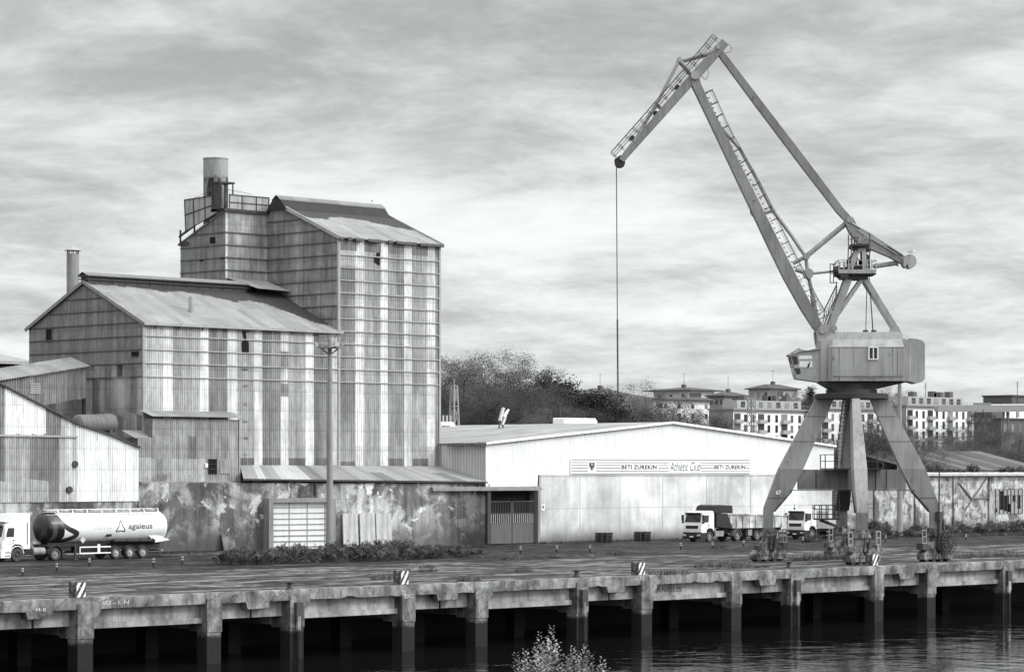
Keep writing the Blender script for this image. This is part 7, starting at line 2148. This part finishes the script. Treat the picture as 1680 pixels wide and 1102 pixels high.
PROTO = {}
def proto_tree(kind, tr, cw, leafm):
    a = tr.obj('trunk', BARK); b_ = cw.obj('crown', leafm, sharp=0)
    PROTO[kind] = (a.data, b_.data)
    bpy.data.objects.remove(a); bpy.data.objects.remove(b_)
proto_tree('bare1', *tree_meshes(1, 10, 0.40, 0.24, 0.05, 30, 3, 0.5, (8, 6, 5)), LEAF_BARE)
proto_tree('bare2', *tree_meshes(2, 10, 0.55, 0.2, 0.05, 30, 3, 0.42, (9, 6, 5)), LEAF_BARE)
proto_tree('bare3', *tree_meshes(3, 10, 0.30, 0.2, 0.045, 24, 3, 0.7, (8, 7, 5), clumps=110), LEAF_BARE)
proto_tree('mid1', *tree_meshes(4, 9, 0.55, 0.22, 0.05, 40, 3, 0.4, (9, 6, 5)), LEAF_MID)
def pine(seed, h=10, crown0=0.35, wid=2.6, n=70, conical=0.0):
    rnd = random.Random(seed); tr, cw = MB(), MB()
    tr.tube((0, 0, -0.3), (0.1, 0.1, h * 0.95), 0.22, 0.05, 7)
    for i in range(n):
        t_ = crown0 + (1 - crown0) * (i + rnd.random()) / n
        w_ = wid * (1 - (t_ - crown0) / (1 - crown0)) if conical else wid * math.sqrt(max(0.02, 1 - abs(2 * (t_ - crown0) / (1 - crown0) - 0.9) ** 2.2))
        az = rnd.uniform(0, 6.28); rr = w_ * rnd.uniform(0.35, 1.0); c = Vector((rr * math.cos(az), rr * math.sin(az), h * t_ - rr * 0.12))
        tr.tube((0, 0, h * t_ - 0.3), c, 0.05, 0.02, 3, cap=False)
        for k in range(80): leafcard(cw, c + Vector((rnd.gauss(0, 1), rnd.gauss(0, 1), rnd.gauss(0, 0.6))) * (0.55 if not conical else 0.4), 0.11 * rnd.uniform(0.6, 1.5), rnd, rnd.uniform(0.6, 1.5), up=0.8, aspect=0.8)
    return tr, cw
proto_tree('pine1', *pine(11, 10, 0.3, 2.9, 110), LEAF_DARK)
proto_tree('pine2', *pine(12, 9, 0.15, 2.8, 110), LEAF_DARK)
proto_tree('cedar', *pine(13, 11, 0.2, 2.4, 80, 1.0), LEAF_DARK)
def tree(name, kind, px, Z, py_top, label, group, wide=1.0, cat='tree', base=None):
    p = atZ(px, HY, Z); p.z = (terrain_z(p.x, p.y) if base is None else base)
    h = zat(py_top, p.x, p.y) - p.z
    r = thing(name, label, cat, p, group)
    nat = HN[kind] if kind in HN else sorted(v.co.z for v in PROTO[kind][1].vertices)[int(len(PROTO[kind][1].vertices) * 0.997)]
    HN[kind] = nat
    s = h / nat
    for nm, me in zip(('trunk', 'crown'), PROTO[kind]):
        o = bpy.data.objects.new(nm, me); sc.collection.objects.link(o); o.parent = r
    r.scale = (s * wide, s * wide, s); r.rotation_euler = (0, 0, hsh(px, Z) * 6.28)
    return r
HN = {}
GW = 'trees on the wooded hill'
for i, (k, px, Z, py, w_, lab) in enumerate((
        ('bare1', 735, 400, 587, 1.0, 'budding tree directly at the silo tower right edge'), ('bare2', 716, 425, 600, 1.1, 'budding tree half hidden behind the silo tower'),
        ('bare1', 768, 430, 584, 1.0, 'tall budding tree behind the slim pylon'), ('bare2', 806, 415, 578, 0.95, 'tallest budding tree of the wooded hill, round crowned'),
        ('bare2', 845, 425, 583, 0.95, 'broad budding tree left of the dark pines'), ('bare3', 868, 400, 612, 1.0, 'slender twiggy tree in front of the dark pines'),
        ('pine1', 893, 430, 613, 0.9, 'dark umbrella pine, the taller of the pair on the hill'), ('pine2', 926, 440, 622, 1.0, 'dark round pine right of the taller pine'),
        ('bare2', 788, 385, 632, 1.1, 'low budding tree above the bent metal duct'), ('bare1', 835, 380, 640, 1.1, 'low grey tree above the middle of the warehouse roof'), ('bare3', 750, 385, 640, 1.2, 'low twiggy tree behind the rooftop unit with pipes'),
        ('bare2', 880, 380, 648, 1.1, 'low budding tree below the dark umbrella pine'), ('pine2', 960, 420, 648, 1.2, 'dark bushy evergreen below the half hidden gabled house'), ('pine1', 985, 410, 642, 1.2, 'dark dense evergreen left of the hoist rope end'),
        ('pine2', 938, 400, 660, 1.2, 'low dark evergreen behind the long rooftop unit'), ('bare1', 1045, 420, 628, 1.05, 'round budding tree just right of the hanging hoist rope'),
        ('bare1', 1075, 405, 650, 1.1, 'pale twiggy tree in front of the low white terrace'), ('bare2', 1108, 410, 660, 1.1, 'thin budding tree before the white terrace wall'), ('bare1', 1140, 410, 668, 1.1, 'small budding tree left of the long white block'), ('pine2', 1020, 400, 668, 1.1, 'low dark bushy tree below the hoist rope end'),
        ('bare2', 1155, 420, 683, 1.3, 'grey shrubby tree just above the warehouse ridge'), ('bare1', 905, 370, 668, 1.2, 'low twiggy tree left of the rooftop unit'), ('bare2', 965, 372, 672, 1.2, 'low twiggy tree right behind the rooftop unit'))):
    tree('hill_tree', k, px, Z, py, lab, GW, w_)
tree('cedar_tree', 'cedar', 1329, 890, 634, 'dark pointed conifer left of the crane ring', 'trees around the apartment blocks', 0.9)
tree('hill_tree', 'bare1', 1312, 900, 641, 'budding tree beside the dark pointed conifer', 'trees around the apartment blocks')
tree('hill_tree', 'bare1', 1345, 880, 645, 'grey twiggy tree behind the left of the crane ring', 'trees around the apartment blocks')
tree('hill_tree', 'bare2', 1462, 880, 632, 'budding tree peering out below the machine house corner', 'trees around the apartment blocks', 1.0)
for k, px, Z, py, w_, lab in (('bare3', 1425, 345, 668, 1.2, 'twiggy tree between the front and right crane legs'), ('bare2', 1448, 350, 690, 1.3, 'bushy grey tree right of the central crane leg'), ('mid1', 1462, 340, 706, 1.4, 'leafy bush tree low between the crane legs'),
                              ('bare2', 1500, 355, 705, 1.5, 'wide twiggy tree just right of the right crane leg'), ('bare3', 1405, 350, 690, 1.2, 'twiggy tree hidden behind the central crane leg'),
                              ('bare3', 1550, 400, 700, 1.3, 'thin bare tree before the white balconies right of the crane'), ('bare1', 1575, 420, 698, 1.2, 'thin bare tree left of the dark pylon'), ('bare2', 1640, 410, 712, 1.5, 'low twiggy tree right of the dark pylon'),
                              ('bare2', 1672, 400, 706, 1.4, 'twiggy tree at the right edge beyond the old works'), ('bare1', 1600, 390, 725, 1.5, 'small twiggy tree at the foot of the dark pylon'), ('bare2', 1530, 380, 722, 1.4, 'low shrubby tree behind the old works roof end')):
    tree('yard_tree', k, px, Z, py, lab, 'trees behind the old works', w_, base=-0.1)


def shrub_meshes(seed, w=1.7, h=1.5, n=2600, leaf=0.062):
    rnd = random.Random(seed); st, cw = MB(), MB(); lumps = []
    for i in range(15):
        a = rnd.uniform(0, 6.28); r = w * math.sqrt(rnd.random()) * 0.8
        c = Vector((r * math.cos(a), r * math.sin(a), h * rnd.uniform(0.25, 0.85) * (1 - 0.45 * (r / w) ** 2))); lumps.append((c, rnd.uniform(0.2, 0.46), rnd.uniform(0.55, 1.45)))
        st.path([(c.x * 0.15, c.y * 0.15, 0), (c.x * 0.6, c.y * 0.6, c.z * 0.6), c], 0.025, 4)
    for i in range(n):
        c, r, tn = lumps[min(14, int(15 * rnd.random() ** 0.9))]; d_ = Vector((rnd.gauss(0, 1), rnd.gauss(0, 1), rnd.gauss(0.15, 1))).normalized()
        p = c + d_ * r * rnd.uniform(0.5, 1.12); p.z = max(0.03, p.z)
        leafcard(cw, p, leaf * rnd.uniform(0.6, 1.6), rnd, tn * rnd.uniform(0.7, 1.4), up=0.6, aspect=1.1)
    for i in range(12):     # long shoots standing out of the bush
        c, r, tn = lumps[rnd.randrange(15)]; d_ = Vector((rnd.gauss(0, 0.45), rnd.gauss(0, 0.45), 1)).normalized(); L_ = rnd.uniform(0.4, 0.9)
        st.tube(c, c + d_ * L_, 0.012, 0.004, 3)
        for k in range(26): leafcard(cw, c + d_ * L_ * rnd.uniform(0.2, 1.05) + Vector((rnd.gauss(0, 0.06), rnd.gauss(0, 0.06), 0)), leaf * rnd.uniform(0.5, 1.1), rnd, 1.3 * rnd.uniform(0.7, 1.3))
    for i in range(n // 6):
        a = rnd.uniform(0, 6.28); r = w * 1.1 * math.sqrt(rnd.random()); leafcard(cw, Vector((r * math.cos(a), r * math.sin(a), rnd.uniform(0.02, 0.3))), leaf * 1.1, rnd, rnd.uniform(0.4, 0.9))
    return st, cw
for i in range(4): proto_tree('shrub%d' % i, *shrub_meshes(30 + i), LEAF_SHRUB)
def grass_mesh(seed, w=1.3, n=260, h=0.5):
    rnd = random.Random(seed); cw = MB()
    for i in range(n):
        a = rnd.uniform(0, 6.28); r = w * math.sqrt(rnd.random()); b_ = Vector((r * math.cos(a), r * math.sin(a), 0)); d_ = Vector((rnd.gauss(0, 0.35), rnd.gauss(0, 0.35), 1)) * h * rnd.uniform(0.3, 1.1); s_ = Vector((math.cos(a * 7), math.sin(a * 7), 0)) * 0.03
        cw.add([b_ - s_, b_ + s_, b_ + d_], [(0, 1, 2)], rnd.uniform(0.6, 1.4))
    return cw
def shrub(px, v, s, label, group, k=None, zs=1.0, name='shrub', z=0.0):
    r = thing(name, label, 'shrub', (U(px, v), v, z), group); k = int(hsh(px, v) * 4) if k is None else k
    for nm, me in zip(('stem', 'foliage'), PROTO['shrub%d' % k]):
        o = bpy.data.objects.new(nm, me); sc.collection.objects.link(o); o.parent = r
    r.scale = (s, s, s * zs); r.rotation_euler = (0, 0, hsh(px, v, 3) * 6.28)
GS = 'shrubs in the strip before the stained wall'
row = []
for i, (px, v, s, lab) in enumerate((
        (372, 168.5, 0.85, 'leftmost low shrub of the strip, at its tip'), (392, 170, 1.0, 'dark shrub below the leaning board'), (412, 173, 1.0, 'shrub left of the garage door'), (424, 167.5, 0.9, 'front shrub left of the garage door'), (447, 174, 1.05, 'shrub before the left of the garage door'),
        (462, 168.5, 0.9, 'low front shrub before the garage door'), (480, 173, 1.05, 'shrub before the middle of the garage door'), (498, 167.5, 1.0, 'front shrub below the garage door'), (513, 173, 1.15, 'shrub before the right of the garage door'), (533, 168.5, 1.05, 'shrub at the foot of the floodlight mast'),
        (548, 174, 1.1, 'shrub right behind the floodlight mast foot'), (566, 169, 1.15, 'front shrub below the stained slab'), (582, 174, 1.2, 'tall shrub before the stained slab'), (600, 168, 1.1, 'front shrub below the middle slab'), (615, 174.5, 1.15, 'shrub before the slab furthest from the mast'),
        (634, 168.5, 1.1, 'front shrub right of the slabs'), (652, 174, 1.05, 'shrub before the stained wall right of the slabs'), (668, 169, 1.0, 'front shrub below the wall stains'), (686, 174, 1.0, 'shrub before the blackened wall'), (703, 168.5, 0.9, 'low front shrub near the strip end'),
        (722, 172, 0.9, 'low shrub before the dark wall end'), (744, 168.5, 0.75, 'small shrub near the right end of the strip'), (768, 170, 0.6, 'last small shrub at the right tip of the strip'), (781, 174, 0.7, 'small shrub left of the barred gate'))):
    shrub(px, v, s, lab, GS, zs=0.5 + 0.5 * hsh(px, 17))
GR = 'bushes along the old works'
for px, v, s, zs, lab in ((1418, 183, 1.1, 1.0, 'bush right of the front crane leg foot'), (1432, 190, 1.3, 1.3, 'bush below the old works door'), (1447, 183, 1.0, 0.9, 'bush left of the floodlight mast behind the crane'), (1462, 188, 0.9, 0.8, 'low bush by the mast behind the crane'), (1490, 184, 1.0, 0.9, 'bush right of the mast behind the crane'), (1503, 190, 1.0, 1.0, 'bush against the wall left of the right crane leg'),
                         (1512, 184, 1.0, 0.9, 'bush just left of the cable reel'), (1548, 191, 1.1, 1.1, 'bush against the bright wall right of the cable reel'), (1565, 187, 1.2, 0.7, 'low bush below the timber brace pilaster'), (1585, 191, 1.3, 1.1, 'bush below the timber brace'), (1608, 188, 1.2, 0.9, 'bush left of the broken window'),
                         (1630, 191, 1.3, 1.1, 'bush below the broken window'), (1652, 188, 1.3, 0.9, 'bush right below the broken window'), (1676, 190, 1.4, 1.0, 'bush at the right edge by the old works'), (1325, 178, 0.8, 0.8, 'small bush in front of the flatbed lorry wheel'), (1345, 180, 0.9, 0.8, 'small bush beside the flatbed lorry'), (1400, 188, 1.0, 0.8, 'bush behind the front crane leg')):
    shrub(px, v, s, lab, GR, zs=zs * (0.5 + 0.35 * hsh(px, 19)))
for px, zs, lab in ((1535, 0.9, 'dark plant growing on the old works parapet near its left end'), (1560, 0.6, 'weedy plant on the old works parapet above the timber brace'), (1597, 1.0, 'dark upright plant on the old works parapet'), (1655, 0.8, 'trailing plant on the old works parapet at the right'), (1676, 0.8, 'plant on the parapet at the right edge')):
    shrub(px, VO + 1.6, 0.8, lab, 'plants on the old works parapet', zs=zs * 1.3, z=OT - 0.3)
# grass tufts on the apron and at wall feet: too many to count
gr = MB(); rnd = random.Random(77)
spots = [(640, 949, 1.2), (770, 951, 0.8), (1085, 941, 0.9), (1110, 940, 0.8), (1140, 929, 0.7), (1170, 928, 1.0), (1205, 928, 1.2), (1330, 917, 1.4), (1355, 916, 1.4), (1310, 918, 1.0), (1180, 897, 0.6), (1600, 912, 1.2), (1640, 911, 1.5), (1665, 912, 1.0), (1580, 914, 0.7), (838, 916, 0.9), (910, 914, 0.7), (980, 909, 0.9), (1010, 909, 0.9), (700, 936, 0.7), (860, 936, 0.7), (700, 930, 0.6), (1250, 929, 0.5), (330, 905, 0.6)]
for px in range(890, 1130, 12): spots.append((px, 889.5 - (px - 885) * 0.028, 0.5))
for px in range(1530, 1690, 9): spots.append((px, 879 - (px - 1530) * 0.02, 0.9))
for px in range(640, 800, 14): spots.append((px, 899 - (px - 640) * 0.02, 0.6))
for px in range(270, 420, 22): spots.append((px, 906, 0.4))
for px, py, s in spots:
    c = ong(px, py + 1.5); t_ = grass_mesh(rnd.randrange(9999), 1.1 * s, int(110 * s) + 20, 0.42 * s + 0.08)
    gr.add([c + v for v in t_.v], t_.f, 1.0); gr.tone[-len(t_.tone):] = t_.tone
tag(gr.obj('grass', LEAF_SHRUB, sharp=0), 'dark grass tufts growing on the quay and at the wall feet', 'grass', None, 'stuff')

# ---------------------------------------------------------------- pale shrub on the near bank
def near_shrub():
    Z = 40.0; rnd = random.Random(9)
    c = atZ(915, HY, Z); X = xn(915) * Z; c.z = 5.5 - 0.118 * Z
    r = thing('river_shrub', 'pale leafy shrub top rising on the near river bank', 'shrub', c)
    st, cw = MB(), MB()
    tips = [(905, 1026), (884, 1037), (898, 1047), (881, 1056), (846, 1071), (862, 1064), (915, 1052), (901, 1056), (878, 1062), (960, 1058), (945, 1068), (970, 1072), (990, 1079), (985, 1092), (928, 1074), (852, 1082), (935, 1085), (955, 1082), (893, 1072), (910, 1074), (868, 1078), (972, 1090), (996, 1094), (860, 1096), (920, 1092), (940, 1060), (888, 1090), (965, 1100), (905, 1098), (875, 1100), (948, 1098)]
    for i, (px, py) in enumerate(tips):
        tip = atZ(px, py, Z + rnd.uniform(-0.35, 0.35)); b0 = c + Vector((rnd.gauss(0, 0.08), rnd.gauss(0, 0.08), 0))
        mid = b0.lerp(tip, 0.6) + (tip - b0).cross(Vector((rnd.gauss(0, 1), rnd.gauss(0, 1), 0))).normalized() * 0.08; mid.z += 0.05
        pts = [b0.lerp(mid, t_).lerp(mid.lerp(tip, t_), t_) for t_ in [k / 14 for k in range(15)]]
        for k in range(14): st.tube(pts[k], pts[k + 1], 0.018 * (1 - k / 15), 0.018 * (1 - (k + 1) / 15), 5, cap=False)
        L_ = (tip - b0).length; n = 120
        for k in range(n):
            t_ = 1 - (k / n) * 0.55; f = t_ * 14; j = min(13, int(f)); p = pts[j].lerp(pts[j + 1], f - j); d_ = (pts[j + 1] - pts[j]).normalized()
            a, b_ = frame(d_); az = k * 2.4 + rnd.gauss(0, 0.3); out = (a * math.cos(az) + b_ * math.sin(az)); ld = (out * 0.8 + d_ * 0.65 + Vector((0, 0, rnd.gauss(0.1, 0.25)))).normalized()
            ln = (0.036 + 0.045 * min(1, (1 - t_) * 10)) * rnd.uniform(0.7, 1.3); sp = 0.02 + 0.16 * min(1, (1 - t_) * 2.2) * rnd.random()
            q = p + out * sp; sd = ld.cross(Vector((0, 0, 1)) + out * 0.3).normalized() * ln * 0.36; up_ = sd.cross(ld).normalized() * ln * 0.12
            cw.add([q, q + ld * ln * 0.45 + sd - up_ * 0.3, q + ld * ln + up_ * -0.8, q + ld * ln * 0.45 - sd - up_ * 0.3, q + ld * ln * 0.5 + up_], [(0, 1, 4), (1, 2, 4), (2, 3, 4), (3, 0, 4)], rnd.uniform(0.5, 1.35))
            if sp > 0.06 and k % 3 == 0: st.tube(p, q, 0.003, n=3, cap=False)
    st.obj('stem', BARK, r); cw.obj('foliage', LEAF_NEAR, r, 0)
near_shrub()

# ---------------------------------------------------------------- gulls
GULL = simple('white_feathers', 0.75, 0.8, 0.1, 3)
GULLG = simple('grey_feathers', 0.35, 0.8, 0.1, 3)
def gull(loc, rz, label):
    r = thing('gull', label, 'gull', (0, 0, 0), 'gulls perched up high')
    m = MB(); m.lathe((-0.27, 0, 0.17), (1, 0, 0.22), [(0, 0.01), (0.06, 0.04), (0.16, 0.085), (0.28, 0.1), (0.38, 0.085), (0.44, 0.055), (0.49, 0.05), (0.53, 0.055), (0.57, 0.05), (0.61, 0.02)], 12)
    b_ = m.obj('body', GULL, r)
    m = MB()
    for s in (-1, 1): m.loft([[(-0.33, s * 0.03, 0.2), (-0.3, s * 0.05, 0.23), (-0.3, s * 0.03, 0.18)], [(-0.05, s * 0.10, 0.25), (-0.05, s * 0.07, 0.33), (-0.05, s * 0.10, 0.2)], [(0.12, s * 0.085, 0.28), (0.12, s * 0.06, 0.33), (0.12, s * 0.09, 0.24)]])
    each(m, 'wing', GULLG, b_, 35)
    m = MB(); m.tube((0.31, 0, 0.30), (0.39, 0, 0.285), 0.016, 0.004, 6); m.obj('beak', INKG, b_)
    m = MB()
    for s in (-1, 1): m.tube((-0.02, s * 0.035, 0.0), (0.0, s * 0.035, 0.15), 0.01, n=5); m.tube((-0.02, s * 0.035, 0.006), (0.05, s * 0.035, 0.006), 0.012, n=4)
    m.obj('leg', INKG, b_)
    r.location = loc; r.rotation_euler = (0, 0, rz)
gull(K(1495, 417.8, -0.1), R(-45), 'small gull standing on the crane rocker counterweight')
gull(Vector((UC - 1.0, VM, TR + 1.02)), R(-135), 'small gull standing on the silo tower ridge end')

# ---------------------------------------------------------------- steam by the hall
sm = bpy.data.materials.new('thin_steam'); sm.use_nodes = True
g = G(sm.node_tree); g.n.remove(g.n['Principled BSDF'])
pv_ = g.node('ShaderNodeVolumePrincipled'); o_ = g.n['Material Output']; g.l.new(pv_.outputs[0], o_.inputs['Volume'])
pv_.inputs['Color'].default_value = (0.85, 0.85, 0.85, 1)
oc = g.obj(); xx, yy, zz_ = g.sep(g.vm('SUBTRACT', oc, (0, 0, 2.6)))
rad = g.m('SQRT', g.m('ADD', g.m('ADD', g.m('POWER', g.m('DIVIDE', xx, 1.7), 2.0), g.m('POWER', g.m('DIVIDE', yy, 1.2), 2.0)), g.m('POWER', g.m('DIVIDE', zz_, 2.8), 2.0)))
fall = g.step(g.m('ADD', rad, g.m('MULTIPLY', g.m('SUBTRACT', g.noise(oc, 0.9, 4, 0.6, 0.5), 0.5), 1.2)), 0.2, 0.95, 1.0, 0.0)
g.put(pv_.inputs['Density'], g.m('MULTIPLY', fall, 0.16))
m = MB(); c = onu(222, 690, UA - 0.2); c = Vector((UA - 1.9, c.y, c.z)); m.box((c.x - 1.8, c.y - 1.3, c.z), (c.x + 1.8, c.y + 1.3, c.z + 5.4))
tag(m.obj('steam', sm, sharp=0, loc=c), 'thin puff of steam against the mill hall gable', 'steam', None, 'stuff')
